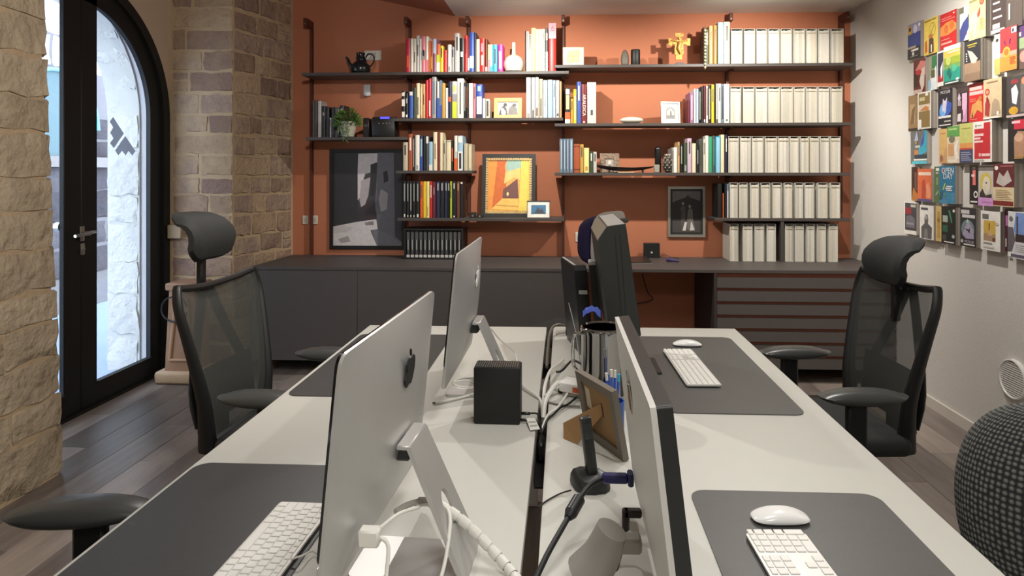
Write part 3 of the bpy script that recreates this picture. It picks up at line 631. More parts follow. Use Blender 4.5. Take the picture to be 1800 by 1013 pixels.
# ------------------------------------------------------------------ sideboard with knee hole and drawers
FY = 4.53
sb = thing('sideboard', 'long dark grey sideboard running under the bookshelves with drawers at its right', 'sideboard', (-2.2, FY, 0))
mb = MB(); mb.prism([(-2.214, FY), (2.247, FY), (2.247, BACK - .045), (-2.188, BACK - .045)], (0, 0, CZ - .02), (1, 0, 0), (0, 1, 0), (0, 0, 1), CREDENZA, .02); part('top', mb, sb, None, False)
mb = MB(); mb.box((-2.17, FY + .024, .112), (.05, BACK - .05, CZ - .0205), M((52, 48, 47), .6)); part('carcass', mb, sb)
mb = MB(); mb.box((-2.14, FY + .33, 0), (.03, BACK - .06, .112), BLACK); part('plinth', mb, sb)
xs = [-2.205, -1.447, -.70, .048]
for k in range(3):
    mb = MB(); mb.box((xs[k] + .0015, FY + .003, .112), (xs[k + 1] - .0015, FY + .022, CZ - .0235), CREDENZA, .0015); part('door', mb, sb)
mb = MB(); mb.box((1.048, FY + .02, .112), (2.24, BACK - .05, CZ - .0205), M((124, 68, 46), .6, var=.12, scale=14)); part('drawer_carcass', mb, sb, label='rust brown drawer carcass')
mb = MB(); mb.box((1.03, FY + .001, .10), (1.0475, BACK - .05, CZ - .0205), M((52, 48, 47), .6)); part('side_panel', mb, sb)
mb = MB(); mb.box((1.08, FY + .33, 0), (2.2, BACK - .06, .112), BLACK); part('plinth', mb, sb)
zz = CZ - .052
for k in range(7):
    mb = MB(); mb.add([(1.05, FY + .0, zz - .070), (2.243, FY + .0, zz - .070), (2.243, FY + .019, zz - .070), (1.05, FY + .019, zz - .070), (1.05, FY + .006, zz), (2.243, FY + .006, zz), (2.243, FY + .019, zz), (1.05, FY + .019, zz)],
        [(0, 3, 2, 1), (4, 5, 6, 7), (0, 1, 5, 4), (1, 2, 6, 5), (2, 3, 7, 6), (3, 0, 4, 7)], CREDENZA); part('drawer', mb, sb, None, False)
    zz -= .0915

# ------------------------------------------------------------------ the two long desks
DZ = .74
DESK = M((200, 199, 191), .5, var=.02, scale=20, bump=.04, bscale=300); DESKE = M((222, 217, 204), .5, var=.02)
def make_desk(x0, x1, y1, label):
    t = thing('desk', label, 'desk', (x0, .15, 0), 0)
    mb = MB(); mb.box((x0, .15, DZ - .025), (x1, y1, DZ), DESK, .0025, 2); part('desktop', mb, t)
    for yy_ in (.25, 1.56, y1 - .12):
        for xx_ in (x0 + .06, x1 - .06):
            mb = MB(); mb.box((xx_ - .025, yy_ - .025, 0), (xx_ + .025, yy_ + .025, DZ - .0255), WHITEP, .003); part('leg', mb, t)
        mb = MB(); mb.box((x0 + .086, yy_ - .02, DZ - .075), (x1 - .086, yy_ + .02, DZ - .0255), WHITEP); part('crossbar', mb, t)
    return t
make_desk(-.885, -.075, 2.957, 'long greige desk on the left by the stone wall, back to the other desk')
make_desk(-.045, .767, 2.970, 'long greige desk on the right nearer the brochure wall')
tr = thing('cable_tray', 'black steel cable tray in the gap between the two desks', 'cable tray', (-.06, 1.65, .55))
mb = MB(); mb.box((-.072, 1.62, .655), (-.049, 2.2, .66), BLACK); mb.box((-.0735, 1.62, .66), (-.072, 2.2, .71), BLACK); part('channel', mb, tr)
for q, yy_ in enumerate((1.75, 1.9)):
    mb = MB(); mb.box((-.071, yy_, .662), (-.05, yy_ + .07, .712), BLACKP, .006); part('socket_block', mb, tr)

# ---- desk mats
MAT_ = M((62, 62, 62), .42, var=.06, scale=60, bump=.05, bscale=400)
def rrect(x0, y0, x1, y1, r, n=6):
    out = []
    for cx, cy, a in ((x1 - r, y1 - r, 0), (x0 + r, y1 - r, PI / 2), (x0 + r, y0 + r, PI), (x1 - r, y0 + r, 1.5 * PI)):
        out += [(cx + r * math.cos(a + PI / 2 * k / n), cy + r * math.sin(a + PI / 2 * k / n)) for k in range(n + 1)]
    return out
MT = .003
MAT_SHEEN = M((84, 83, 81), .45, var=.06, scale=60, bump=.05, bscale=400)  # lighter copy for the right mats: lamp sheen put into the colour
def desk_mat(x0, y0, x1, y1, label, skew=0., emblem=False):
    mb = MB(); pl = [(p[0] + skew * (p[1] - y0), p[1]) for p in rrect(x0, y0, x1, y1, .035)]
    mb.prism(pl, (0, 0, DZ + .0003), (1, 0, 0), (0, 1, 0), (0, 0, 1), MAT_SHEEN if x0 > 0 else MAT_, MT)
    o = solo('desk_mat', mb, label, 'desk mat', (x0, y0, DZ + .0003), 'dark desk mats', False)
    if emblem:
        mk = MB(); E2 = M((84, 84, 86), .4); cx, cy = x1 - .055, y1 - .045
        for pl in ([(-.022, .006), (-.008, .012), (-.004, .004), (-.012, .000), (-.014, -.006), (-.022, -.002)], [(0, -.002), (.012, .006), (.024, -.008), (.018, -.012), (.014, -.006), (.009, -.010), (.005, -.004)]):
            mk.prism([(cx + a, cy + b) for a, b in pl], (0, 0, DZ + .0003 + MT), (1, 0, 0), (0, 1, 0), (0, 0, 1), E2, .0002)
        part('emblem', mk, o, None, False)
desk_mat(-.873, .72, -.47, 1.530, 'dark desk mat under the nearest left keyboard with its cable')
desk_mat(-.868, 2.005, -.475, 2.785, 'dark desk mat behind the near left computer', .0)
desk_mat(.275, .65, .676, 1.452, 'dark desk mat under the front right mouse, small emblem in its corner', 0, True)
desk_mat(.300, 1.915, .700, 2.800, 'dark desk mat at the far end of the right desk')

# ---- keyboards
KEY = M((234, 232, 226), .45, var=.015); KBASE = M((214, 212, 206), .35, .25, var=.02); KDARK = M((150, 148, 142), .5)
_km = {}
def key_mesh(w, d):
    k = (round(w, 4), round(d, 4))
    if k not in _km:
        b = MB(); b.box((0, 0, 0), (w, d, .0022), KEY, .0009); _km[k] = b.mesh('key', smooth=False)
    return _km[k]
U = .0190; KG = .0026
def keyboard(loc, rz, full, label, group=None):
    """local x runs along the rows from the escape end, y from the space bar to the function row"""
    t = thing('keyboard', label, 'keyboard', loc, rz, group)
    L = (15 * U if not full else 21.6 * U) + .008; D = .114
    mb = MB(); pl = rrect(-.004, -.004, L - .004, D - .004, .008, 4)
    mb.prism([(a, b) for a, b in pl], (0, 0, .0045), (1, 0, 0), (0, 1, 0), (0, 0, 1), KBASE, .0045)
    tilt = .0
    mb.cyl((.01, D - .014, .0045), (L - .02, D - .014, .0045), .0042, KBASE, n=10)
    mb.box((.004, 0, 0), (L - .012, .006, .0045), KBASE); part('base', mb, t, (0, 0, 0))
    z = .0088
    def key(x, y, w, d):
        o = part('key', key_mesh(w * U - KG, d - KG), t, (0, 0, 0)); o.location = (x, y, z)
    rows = [(0, [1, 1, 1, 1.25, 5, 1.25, 1, 1, 1, 1]), (1, [2.25] + [1] * 10 + [2.25]), (2, [1.75] + [1] * 11 + [1.75]), (3, [1.5] + [1] * 12 + [1]), (4, [1] * 13 + [1.5])]
    for r, ws in rows:
        x = 0.; sc = 14.5 / sum(ws)
        for w in ws: key(x, r * U * 1.0, w * sc, U); x += w * sc * U
    x = 0.
    for k in range(14): key(x, 5 * U, 14.5 / 14, .0125); x += 14.5 / 14 * U
    if full:
        x0 = 14.5 * U + .009
        for c in range(3):
            for r in (3, 4): key(x0 + c * U, r * U, 1, U)
            key(x0 + c * U, 5 * U, 1, .0125); key(x0 + c * U, 0, 1, U)
        key(x0 + U, U, 1, U)
        x0 += 3 * U + .009
        for c in range(4):
            for r in (1, 2, 3, 4):
                if c < 3 or r > 1: key(x0 + c * U, r * U, 1, U)
            key(x0 + c * U, 5 * U, 1, .0125)
        key(x0, 0, 2, U); key(x0 + 2 * U, 0, 1, U); key(x0 + 3 * U, 0, 1, 2 * U)
    return t
MZ = DZ + .0003 + MT + .0003
a_ = onz(1163, 611, MZ); b_ = onz(1205, 674, MZ)
def kb_far_right():
    far = onz(1163, 612, MZ + .01); near = onz(1206, 675, MZ + .01)
    return far, near
# right hand desk: rows run towards the back, escape end nearest; function row towards the desk gap
far, near = kb_far_right(); ang = math.atan2(far.y - near.y, far.x - near.x)
keyboard((near.x + .110 * math.sin(ang), near.y + .0 , MZ), ang, True, 'white keyboard with number pad on the far end of the right desk', 'white keyboards')
far2 = onz(1311, 938, MZ + .01); ang2 = math.radians(92.5)
Lf = 21.6 * U
keyboard((far2.x + .110 * math.sin(ang2) - Lf * math.cos(ang2), far2.y - .110 * math.cos(ang2) - Lf * math.sin(ang2), MZ), ang2, True, 'white keyboard beside the front right mouse', 'white keyboards')
# left hand desk: escape end furthest away, space bar towards the left
fl = onz(492, 882, MZ + .01); nl = onz(375, 1011, MZ + .01); ang3 = math.atan2(nl.y - fl.y, nl.x - fl.x)
keyboard((fl.x + .004, fl.y - .002, MZ), ang3, False, 'white cabled keyboard on the near left desk mat', 'white keyboards')
mb = MB(); p = onz(508, 985, MZ + .008); mb.tube([p, onz(530, 978, MZ + .012), onz(560, 975, DZ + .004), Vector((-.33, 1.02, DZ + .004)), Vector((-.26, 1.06, DZ + .004))], .0018, WHITEP, 6)
solo('keyboard_cable', mb, 'thin white cable from the near left keyboard to its computer', 'cable', p)

# ---- mice
def mouse(loc, rz, label):
    t = thing('computer_mouse', label, 'mouse', loc, rz, 'white computer mice')
    f = lambda p: Vector((math.copysign(abs(p.x) ** .72, p.x), math.copysign(abs(p.y) ** .62, p.y), p.z if p.z > 0 else p.z * .25))
    mb = MB(); mb.ellip((0, 0, .0065), (.057, .029, .0165), M((238, 238, 236), .18, var=.01), 32, 14, lambda p: (lambda q: Vector((q.x, q.y, q.z * (1 - .55 * q.x * q.x) if q.z > 0 else q.z)))(f(p))); part('shell', mb, t, (0, 0, 0))
    mb = MB(); mb.prism([(.05 * math.copysign(abs(math.cos(a)) ** .7, math.cos(a)), .022 * math.copysign(abs(math.sin(a)) ** .6, math.sin(a))) for a in [2 * PI * k / 24 for k in range(24)]], (0, 0, 0), (1, 0, 0), (0, 1, 0), (0, 0, 1), M((120, 120, 122), .4), .004); part('base', mb, t, (0, 0, 0))
c = onz(1371, 915, MZ); mouse((c.x, c.y, MZ), PI + .06, 'white mouse on the front right desk mat')
c = onz(1208, 608, MZ); mouse((c.x, c.y, MZ), PI - .02, 'white mouse behind the far right keyboard')

# ---- all-in-one computers with the bitten apple on the back
APPLE = [(.00, .24), (.08, .27), (.18, .30), (.28, .28), (.36, .22), (.40, .17), (.335, .11), (.285, .02), (.285, -.07), (.325, -.15), (.42, -.22), (.38, -.32), (.31, -.42), (.23, -.48), (.15, -.48), (.07, -.45), (.0, -.44), (-.07, -.45), (-.15, -.48), (-.22, -.46), (-.30, -.37), (-.37, -.22), (-.41, -.05), (-.40, .11), (-.34, .22), (-.25, .285), (-.15, .29), (-.06, .255)]
LEAF = [(.00, .32), (.005, .40), (.05, .48), (.11, .53), (.17, .55), (.165, .46), (.12, .38), (.06, .33)]
GLASSB = M((10, 10, 11), .08, var=.05)
def holed_prism(mb, outer, hole, o, ux, uy, nrm, mat, h):
    o, ux, uy, nrm = Vector(o), Vector(ux), Vector(uy), Vector(nrm)
    P = [o + ux * p[0] + uy * p[1] for p in outer + hole]; n, m_ = len(outer), len(hole)
    tri = tessellate_polygon([[Vector((p[0], p[1], 0)) for p in outer], [Vector((p[0], p[1], 0)) for p in hole]])
    vv = P + [p + nrm * h for p in P]; N = n + m_; ff = []
    for q in tri: ff += [tuple(q)[::-1], tuple(i + N for i in q)]
    for k in range(n): ff.append((k, (k + 1) % n, N + (k + 1) % n, N + k))
    for k in range(m_): ff.append((n + (k + 1) % m_, n + k, N + n + k, N + n + (k + 1) % m_))
    mb.add(vv, ff, mat)
def allinone(loc, rz, label, W=.528, z0=.078, Hh=.365, tilt=.096, logo_mat=None, shell=ALU, bezel=.004, bulge=.030, logo_h=.067, logo_z=.093, leg=True, edge=.005, bmat=None, cr=.022):
    """screen faces local -x, back +x, width along y"""
    t = thing('all_in_one_computer', label, 'computer', loc, rz, 'all-in-one computers on the desks')
    zc = z0 + Hh / 2; T_ = Matrix.Translation((0, 0, zc)) @ Matrix.Rotation(tilt, 4, 'Y')
    mb = MB(); nu, nv = 26, 18; r = cr; bmat = bmat or GLASSB
    def outline(u, v):    # rounded corners
        y, z = u * W / 2, v * Hh / 2
        ay, az = W / 2 - r, Hh / 2 - r
        if abs(y) > ay and abs(z) > az:
            dy, dz = abs(y) - ay, abs(z) - az; mx_ = max(dy, dz); l = math.hypot(dy, dz)
            if l > 0: y = math.copysign(ay + dy * mx_ / l, y); z = math.copysign(az + dz * mx_ / l, z)
        return y, z
    sp = lambda k, n: math.sin(PI / 2 * (2 * k / n - 1)) * .5 + (2 * k / n - 1) * .5
    vv = []
    for j in range(nv + 1):
        for i2 in range(nu + 1):
            u, v = sp(i2, nu), sp(j, nv); y, z = outline(u, v)
            vv.append((edge + bulge * max(0, (1 - abs(u) ** 2.4)) * max(0, (1 - abs(v) ** 2.4)), y, z))
    ff = [(j * (nu + 1) + i2, j * (nu + 1) + i2 + 1, (j + 1) * (nu + 1) + i2 + 1, (j + 1) * (nu + 1) + i2) for j in range(nv) for i2 in range(nu)]
    rim = [j for j in range(nu + 1)] + [(j + 1) * (nu + 1) - 1 for j in range(1, nv + 1)] + [nv * (nu + 1) + nu - k for k in range(1, nu + 1)] + [(nv - k) * (nu + 1) for k in range(1, nv)]
    base = len(vv); vv += [(0, vv[k][1], vv[k][2]) for k in rim]; n = len(rim)
    ff += [(base + k, base + (k + 1) % n, rim[(k + 1) % n], rim[k]) for k in range(n)] + [[base + k for k in range(n)][::-1]]
    mb.add(vv, ff, shell, T_); part('back_shell', mb, t, (0, 0, 0))
    mb = MB(); cz = -Hh / 2 + (.062 if leg else .0)
    pl = [p for p in rrect(-W / 2 + .001, cz, W / 2 - .001, Hh / 2 - .001, cr * .8)]
    mb2 = MB(); mb2.prism(pl, (-.0003, 0, 0), (0, 1, 0), (0, 0, 1), (-1, 0, 0), bmat, bezel); mb.add(mb2.v, mb2.f, bmat, T_); part('screen', mb, t, (0, 0, 0), False)
    if leg:
        mb = MB(); mb2 = MB(); mb2.box((-bezel, -W / 2 + .004, -Hh / 2 + .004), (-.0003, W / 2 - .004, cz - .0006), shell); mb.add(mb2.v, mb2.f, shell, T_); part('chin', mb, t, (0, 0, 0), False)
    if logo_mat:
        mb = MB(); s_ = logo_h
        xb = edge + bulge - .0012
        for poly in (APPLE, LEAF):
            m2 = MB(); m2.prism([(-p[0] * s_, p[1] * s_ + logo_z) for p in poly][::-1], (xb, 0, 0), (0, 1, 0), (0, 0, 1), (1, 0, 0), logo_mat, .0022)
            mb.add(m2.v, m2.f, logo_mat, T_)
        part('logo', mb, t, (0, 0, 0), False, label='apple emblem with a bite and a leaf')
    if leg:
        # bent sheet stand: sloping rear leg with an oval hole, flat foot under the screen
        top = Vector((.052, 0, .225)); bot = Vector((.150, 0, .004)); d = (bot - top); l = d.length; d.normalize()
        nrm = Vector((0, 1, 0)).cross(d); nrm = nrm if nrm.x > 0 else -nrm
        wt, wb = .053, .064
        oval = [(.024 * math.cos(2 * PI * k / 18), l * .56 + .032 * math.sin(2 * PI * k / 18)) for k in range(18)]
        mb = MB(); holed_prism(mb, [(-wt, 0), (wt, 0), (wb, l), (-wb, l)], oval[::-1], top, (0, 1, 0), d, nrm, shell, .008)
        mb.box((.034, -wt, .222), (.0585, wt, .2305), shell, .002)
        pl = rrect(-.05, -wb, .157, wb, .012); mb.prism(pl, (0, 0, .0004), (1, 0, 0), (0, 1, 0), (0, 0, 1), shell, .0075)
        part('stand', mb, t, (0, 0, 0))
        mb = MB(); mb.box((.005, -.022, .188), (.050, .022, .2215), M((60, 60, 60), .5), .006); part('hinge', mb, t, (0, 0, 0))
    return t
LOGOB = M((8, 8, 9), .6, var=.02); LOGO_GLARE = M((240, 239, 236), .5, 0., var=.02)  # the pale one has the far emblem's reflection put into its colour
allinone((-.318, 1.165, DZ), math.radians(-3.0), 'silver all-in-one computer on the near left desk, black apple emblem on its back', logo_mat=LOGOB)
allinone((-.318, 2.085, DZ), math.radians(-.6), 'silver all-in-one computer on the far left desk, apple emblem pale with painted reflection', logo_mat=LOGO_GLARE, z0=.085, Hh=.385)
# near right display: pale back shell, thick black front
rc = onz(1165, 712, 1.14)
t = allinone((.137, 1.115, DZ), math.radians(180.4), 'pale backed display with a thick black front on the near right desk', W=.535, z0=.055, Hh=.345, tilt=.115, logo_mat=CHROME, shell=M((204, 202, 197), .45, .1, var=.02), bezel=.021, bulge=.006, logo_h=.066, logo_z=.10, leg=False, edge=.008, bmat=M((26, 27, 27), .45, var=.05), cr=.006)
mb = MB(); GREYP = M((150, 146, 140), .5, var=.04)
mb.tube([(.100, .02, .026), (.075, .02, .06), (.056, .02, .105)], lambda q: .046 - .014 * q, GREYP, 20, 4, .8); part('stand_column', mb, t, (0, 0, 0), label='grey tapered column stand')
mb = MB(); mb.box((.008, .005, .070), (.056, .035, .095), GREYP, .004); part('stand_arm', mb, t, (0, 0, 0))
mb = MB(); mb.lathe([(.02, .001), (.086, .001), (.092, .006), (.088, .011), (.07, .010), (.02, .010)], (.03, -.02, 0), WHITEP, 32); part('stand_base', mb, t, (0, 0, 0))

# ---- external drive
c = onz(873, 747, DZ); t = thing('external_drive', 'black upright external hard drive between the two left computers', 'hard drive', (c.x, c.y, DZ + .0003), -.02)
w, h, d = .130, .158, .070
mb = MB(); mb.box((-w / 2, 0, 0), (w / 2, d, h), M((15, 15, 16), .5), .005, 2); part('case', mb, t, (0, 0, 0))
mb = MB()
for k in range(19): mb.box((-w / 2 + .006 + k * .0063, .004, h), (-w / 2 + .0085 + k * .0063, d - .004, h + .0012), M((90, 90, 88), .4))
part('top_ribs', mb, t, (0, 0, 0), kind='stuff')
mb = MB(); mb.box((w / 2 - .001, .014, .004), (w / 2 + .024, .020, .012), BLACKP, .002); part('plug', mb, t, (0, 0, 0))
mb = MB(); mb.box((w / 2 - .001, .046, .010), (w / 2 + .026, .054, .019), BLACKP, .003); part('plug', mb, t, (0, 0, 0))

# ---- bulky black monitor at the far right
PALE0 = M((176, 174, 170), .45, var=.03)
mp = [(1067, 398.5), (1099.5, 394), (1127, 590), (1112, 597), (1090, 600), (1072, 596), (1050, 424)]
P2 = [ony(a, b, 2.1) for a, b in mp]
t = thing('black_monitor', 'bulky black monitor seen edge-on beside the chrome jug', 'monitor', (.2, 2.35, DZ + .0036))
BM = M((38, 41, 38), .42, var=.08, scale=30)
mb = MB(); mb.prism([(p.x, p.z) for p in P2], (0, 2.1, 0), (1, 0, 0), (0, 0, 1), (0, 1, 0), BM, .5); part('housing', mb, t, None, False)
mb = MB(); a, b = P2[1], P2[2]; dv = (b - a).normalized(); nn = Vector((-dv.z, 0, dv.x)); nn = nn if nn.x > 0 else -nn
mb.prism([(.012, .012), (.012, .488), ((b - a).length - .02, .488), ((b - a).length - .02, .012)], a, dv, (0, 1, 0), nn, GLASSB, .002); part('screen', mb, t, None, False)
mb = MB(); a, b = P2[0], P2[6]; dv = (b - a).normalized(); nn = Vector((dv.z, 0, -dv.x)); nn = nn if nn.x < 0 else -nn
mb.prism([(.004, .004), (.004, .496), ((b - a).length - .004, .496), ((b - a).length - .004, .004)], a, dv, (0, 1, 0), nn, M((120, 116, 106), .4), .0015); part('rear_bevel', mb, t, None, False)
a, b = P2[0], P2[1]; mb = MB(); dv = (b - a).normalized(); nn = Vector((-dv.z, 0, dv.x)); nn = nn if nn.z > 0 else -nn
mb.prism([(.002, .004), (.002, .496), ((b - a).length - .002, .496), ((b - a).length - .002, .004)], a, dv, (0, 1, 0), nn, M((150, 150, 146), .4), .0015); part('top_panel', mb, t, None, False)  # overhead light on the black top put into this grey
for q in (.018, .034):
    a, b = P2[1].lerp(P2[0], q / .06), P2[3].lerp(P2[5], q / .08)
    mb = MB(); mb.add([(a.x - .0012, 2.0985, a.z - .03), (a.x + .0012, 2.0985, a.z - .03), (b.x + .0012, 2.0985, b.z + .02), (b.x - .0012, 2.0985, b.z + .02), (a.x - .0012, 2.1, a.z - .03), (a.x + .0012, 2.1, a.z - .03), (b.x + .0012, 2.1, b.z + .02), (b.x - .0012, 2.1, b.z + .02)], [(0, 3, 2, 1), (4, 5, 6, 7), (0, 1, 5, 4), (1, 2, 6, 5), (2, 3, 7, 6), (3, 0, 4, 7)], BLACK); part('side_groove', mb, t, None, False)
mb = MB(); a, b = ony(1041, 466, 2.45), ony(1058, 600, 2.45); mb.add([(a.x - .013, 2.44, a.z), (a.x + .013, 2.44, a.z), (b.x + .016, 2.44, DZ + .012), (b.x - .016, 2.44, DZ + .012), (a.x - .013, 2.49, a.z), (a.x + .013, 2.49, a.z), (b.x + .016, 2.49, DZ + .012), (b.x - .016, 2.49, DZ + .012)], [(0, 3, 2, 1), (4, 5, 6, 7), (0, 1, 5, 4), (1, 2, 6, 5), (2, 3, 7, 6), (3, 0, 4, 7)], BLACK); sp0 = part('support_post', mb, t, None, False)
mb = MB(); mb.box((a.x - .014, 2.437, a.z + .0005), (a.x + .014, 2.492, a.z + .016), PALE0, .003); part('end_cap', mb, sp0)
mb = MB(); mb.box((.14, 2.27, DZ + .0004), (.34, 2.45, DZ + .012), BM, .004); mb.box((.17, 2.32, DZ + .012), (.22, 2.40, .84), BM, .004); part('stand', mb, t)
# slim upright black unit to its left
t = thing('slim_computer_tower', 'slim black computer tower standing upright left of the chrome jug', 'computer', (.045, 2.6, DZ + .0004))
A0, A1 = Vector((-.012, 2.75)), Vector((.040, 2.50)); dl = (A1 - A0); ln = dl.length; dl.normalize(); nl2 = Vector((-dl.y, dl.x)); nl2 = nl2 if nl2.x > 0 else -nl2
def tow(s_, k, z): p = A0 + dl * s_ + nl2 * k; return (p.x + .028 * (1.085 - z) / .345, p.y, z)
mb = MB(); pr = [(0, DZ + .0005), (ln, DZ + .0005), (ln, 1.065), (ln - .02, 1.082), (.03, 1.085), (.0, 1.075)]; n = len(pr)
mb.add([tow(s_, 0, z) for s_, z in pr] + [tow(s_, .05, z) for s_, z in pr], [list(range(n)), list(range(n, 2 * n))[::-1]] + [(k, n + k, n + (k + 1) % n, (k + 1) % n) for k in range(n)], BLACKP); part('case', mb, t, None, False)
mb = MB(); mb.add([tow(.008, .004, 1.0855), tow(ln - .02, .004, 1.0828), tow(ln - .02, .014, 1.0828), tow(.008, .014, 1.0855)], [(0, 1, 2, 3)], M((170, 168, 162), .3)); part('lit_top_sliver', mb, t, None, False)  # light on the tower's top edge, painted as a pale sliver
mb = MB(); c = ony(1025, 514, 2.47); mb.box((c.x - .016, 2.466, c.z - .007), (c.x + .016, 2.470, c.z + .007), M((150, 148, 142), .5)); mb.cyl((c.x, 2.470, c.z), (c.x + .02, 2.50, c.z), .006, BLACK); part('label_plate', mb, t)
# ---- chrome jug
c = onz(1060, 700, DZ); JX, JY = .1195, 1.955
JUGM = M((150, 148, 147), .05, 1., var=.02)
t = thing('chrome_jug', 'shiny chrome jug with a side handle between monitors and photo frame', 'jug', (JX, JY, DZ + .0004))
mb = MB(); mb.lathe([(.062, 0), (.066, .004), (.0665, .12), (.0665, .222), (.069, .232), (.0685, .240), (.064, .243), (.060, .238), (.0595, .03), (.02, .028)], (0, 0, 0), JUGM, 40); part('body', mb, t, (0, 0, 0))
mb = MB(); mb.tube([(-.062, -.02, .225), (-.085, -.028, .222), (-.092, -.03, .18), (-.088, -.03, .13), (-.066, -.022, .105)], .0075, CHROME, 10, 5, .7); part('handle', mb, t, (0, 0, 0))
BLUE = M((70, 92, 186), .7, var=.1)
mb = MB(); rr_ = random.Random(3); gv = []
for j in range(5):
    for i2 in range(7): gv.append((JX - .060 + i2 * .009, JY + .045 + j * .006, 1.012 + .014 * math.sin(i2 * .5) + rr_.uniform(-.006, .008) - (.012 if j in (0, 4) else 0)))
mb.add(gv, [(j * 7 + i2, j * 7 + i2 + 1, (j + 1) * 7 + i2 + 1, (j + 1) * 7 + i2) for j in range(4) for i2 in range(6)], BLUE)
solo('blue_cloth', mb, 'crumpled blue cloth on the rim of the chrome jug', 'cloth', (JX, JY + .05, .98))
# ---- office chairs
FAB = M((34, 35, 34), .75, var=.12, scale=60, bump=.2, bscale=260); PADM = M((66, 67, 66), .32, var=.05); CBLK = M((22, 22, 22), .45, var=.05)
MESH = bpy.data.materials.new('mesh_fabric'); MESH.use_nodes = True
nt = MESH.node_tree; b = nt.nodes['Principled BSDF']; b.inputs['Base Color'].default_value = lin((58, 60, 56)) + (1,); b.inputs['Roughness'].default_value = .8; b.inputs['Alpha'].default_value = .78
def office_chair(loc, rz, label):
    t = thing('office_chair', label, 'office chair', loc, rz, 'black mesh office chairs')
    P = lambda nm, mb, par=t, **k: part(nm, mb, par, (0, 0, 0), **k)
    # five-star base
    for k in range(5):
        a = 2 * PI * k / 5 + .3; mb = MB(); c_, s_ = math.cos(a), math.sin(a)
        mb.tube([(0, 0, .10), (c_ * .15, s_ * .15, .095), (c_ * .29, s_ * .29, .07)], lambda q: .026 - .010 * q, CBLK, 8, 2); lg = P('base_leg', mb)
        mb = MB()
        for o in (-.016, .016): mb.cyl((c_ * .29 - s_ * (o - .008), s_ * .29 + c_ * (o - .008), .028), (c_ * .29 - s_ * (o + .008), s_ * .29 + c_ * (o + .008), .028), .0275, CBLK, n=14)
        P('caster', mb, lg)
    mb = MB(); mb.cyl((0, 0, .075), (0, 0, .24), .032, CBLK); mb.cyl((0, 0, .24), (0, 0, .40), .02, STEEL); P('gas_column', mb)
    mb = MB(); mb.box((-.12, -.09, .395), (.12, .09, .44), CBLK, .01); P('tilt_mechanism', mb)
    mb = MB(); mb.box((-.23, -.245, .435), (.25, .245, .505), FAB, .032, 3); P('seat', mb)
    # back
    zs = [.44, .52, .62, .74, .86, .96, 1.02, 1.035]
    xb = lambda z: -.205 - .02 * max(0, (z - .44)) - .21 * max(0, z - .60) ** 1.25 - .05 * max(0, .58 - z)
    wd = lambda z: .185 + .075 * min(1, max(0, (z - .44) / .5)) - .02 * max(0, (z - 1.0) / .035)
    for s in (-1, 1):
        mb = MB(); mb.tube([(xb(z) - .015, s * wd(z), z) for z in zs], lambda q: .012 + .014 * (1 - q) ** 2, CBLK, 10, 3, 1.4); P('back_rail', mb)
    mb = MB(); mb.tube([(xb(1.03) - .012 - .02 * (1 - u * u), u * wd(1.03), 1.030 - .022 * (1 - u * u)) for u in (-1, -.6, -.2, .2, .6, 1)], .013, CBLK, 8, 3); P('top_rail', mb)
    mb = MB(); mb.tube([(xb(.45) - .03, u * .185, .445) for u in (-1, 0, 1)], .02, CBLK, 8, 3); P('bottom_rail', mb)
    nu, nv = 10, 14; gv = []
    for j in range(nv + 1):
        z = .45 + (1.022 - .45) * j / nv
        for i2 in range(nu + 1):
            u = 2 * i2 / nu - 1; gv.append((xb(z) - .005 - .035 * (1 - u * u), u * wd(z) * .97, z - (.02 * (1 - u * u) if j > nv - 2 else 0)))
    mb = MB(); mb.add(gv, [(j * (nu + 1) + i2, j * (nu + 1) + i2 + 1, (j + 1) * (nu + 1) + i2 + 1, (j + 1) * (nu + 1) + i2) for j in range(nv) for i2 in range(nu)], MESH); P('mesh_panel', mb)
    for s in (-1, 1):
        mb = MB(); mb.tube([(xb(.99) - .075, s * .018, .99), (xb(.84) - .085, s * .085, .84), (xb(.66) - .075, s * .175, .64), (xb(.52) - .06, s * .17, .52)], .026, CBLK, 10, 3, .42); P('support_bar', mb)
    mb = MB(); mb.add([(xb(z) - .058 - .012 * (1 - u * u), u * .185, z) for z in (.50, .58, .66, .71) for u in (-1, -.5, 0, .5, 1)], [(j * 5 + i2, j * 5 + i2 + 1, (j + 1) * 5 + i2 + 1, (j + 1) * 5 + i2) for j in range(3) for i2 in range(4)], CBLK); P('lumbar_plate', mb)
    mb = MB(); mb.box((-.31, -.05, .40), (-.10, .05, .435), CBLK, .008); mb.box((-.315, -.05, .40), (-.285, .05, .62), CBLK, .008); P('back_bracket', mb)
    # headrest
    mb = MB(); mb.box((xb(1.0) - .095, -.016, .96), (xb(1.0) - .068, .016, 1.13), CBLK, .006); mb.cyl((xb(1.0) - .085, -.03, 1.125), (xb(1.0) - .085, .03, 1.125), .017, CBLK); mb.cyl((xb(1.0) - .085, -.034, 1.125), (xb(1.0) - .085, -.030, 1.125), .006, STEEL, n=8); P('headrest_post', mb)
    pr = [(-.115, 1.285), (-.075, 1.283), (-.035, 1.268), (-.003, 1.235), (.014, 1.195), (.016, 1.150), (.004, 1.112), (-.02, 1.10), (-.034, 1.118), (-.026, 1.155), (-.030, 1.20), (-.05, 1.235), (-.085, 1.262), (-.115, 1.272)]
    nseg = 12; gv, gf = [], []; n = len(pr); xo = xb(1.0) - .045
    cx_ = sum(p[0] for p in pr) / n; cz_ = sum(p[1] for p in pr) / n
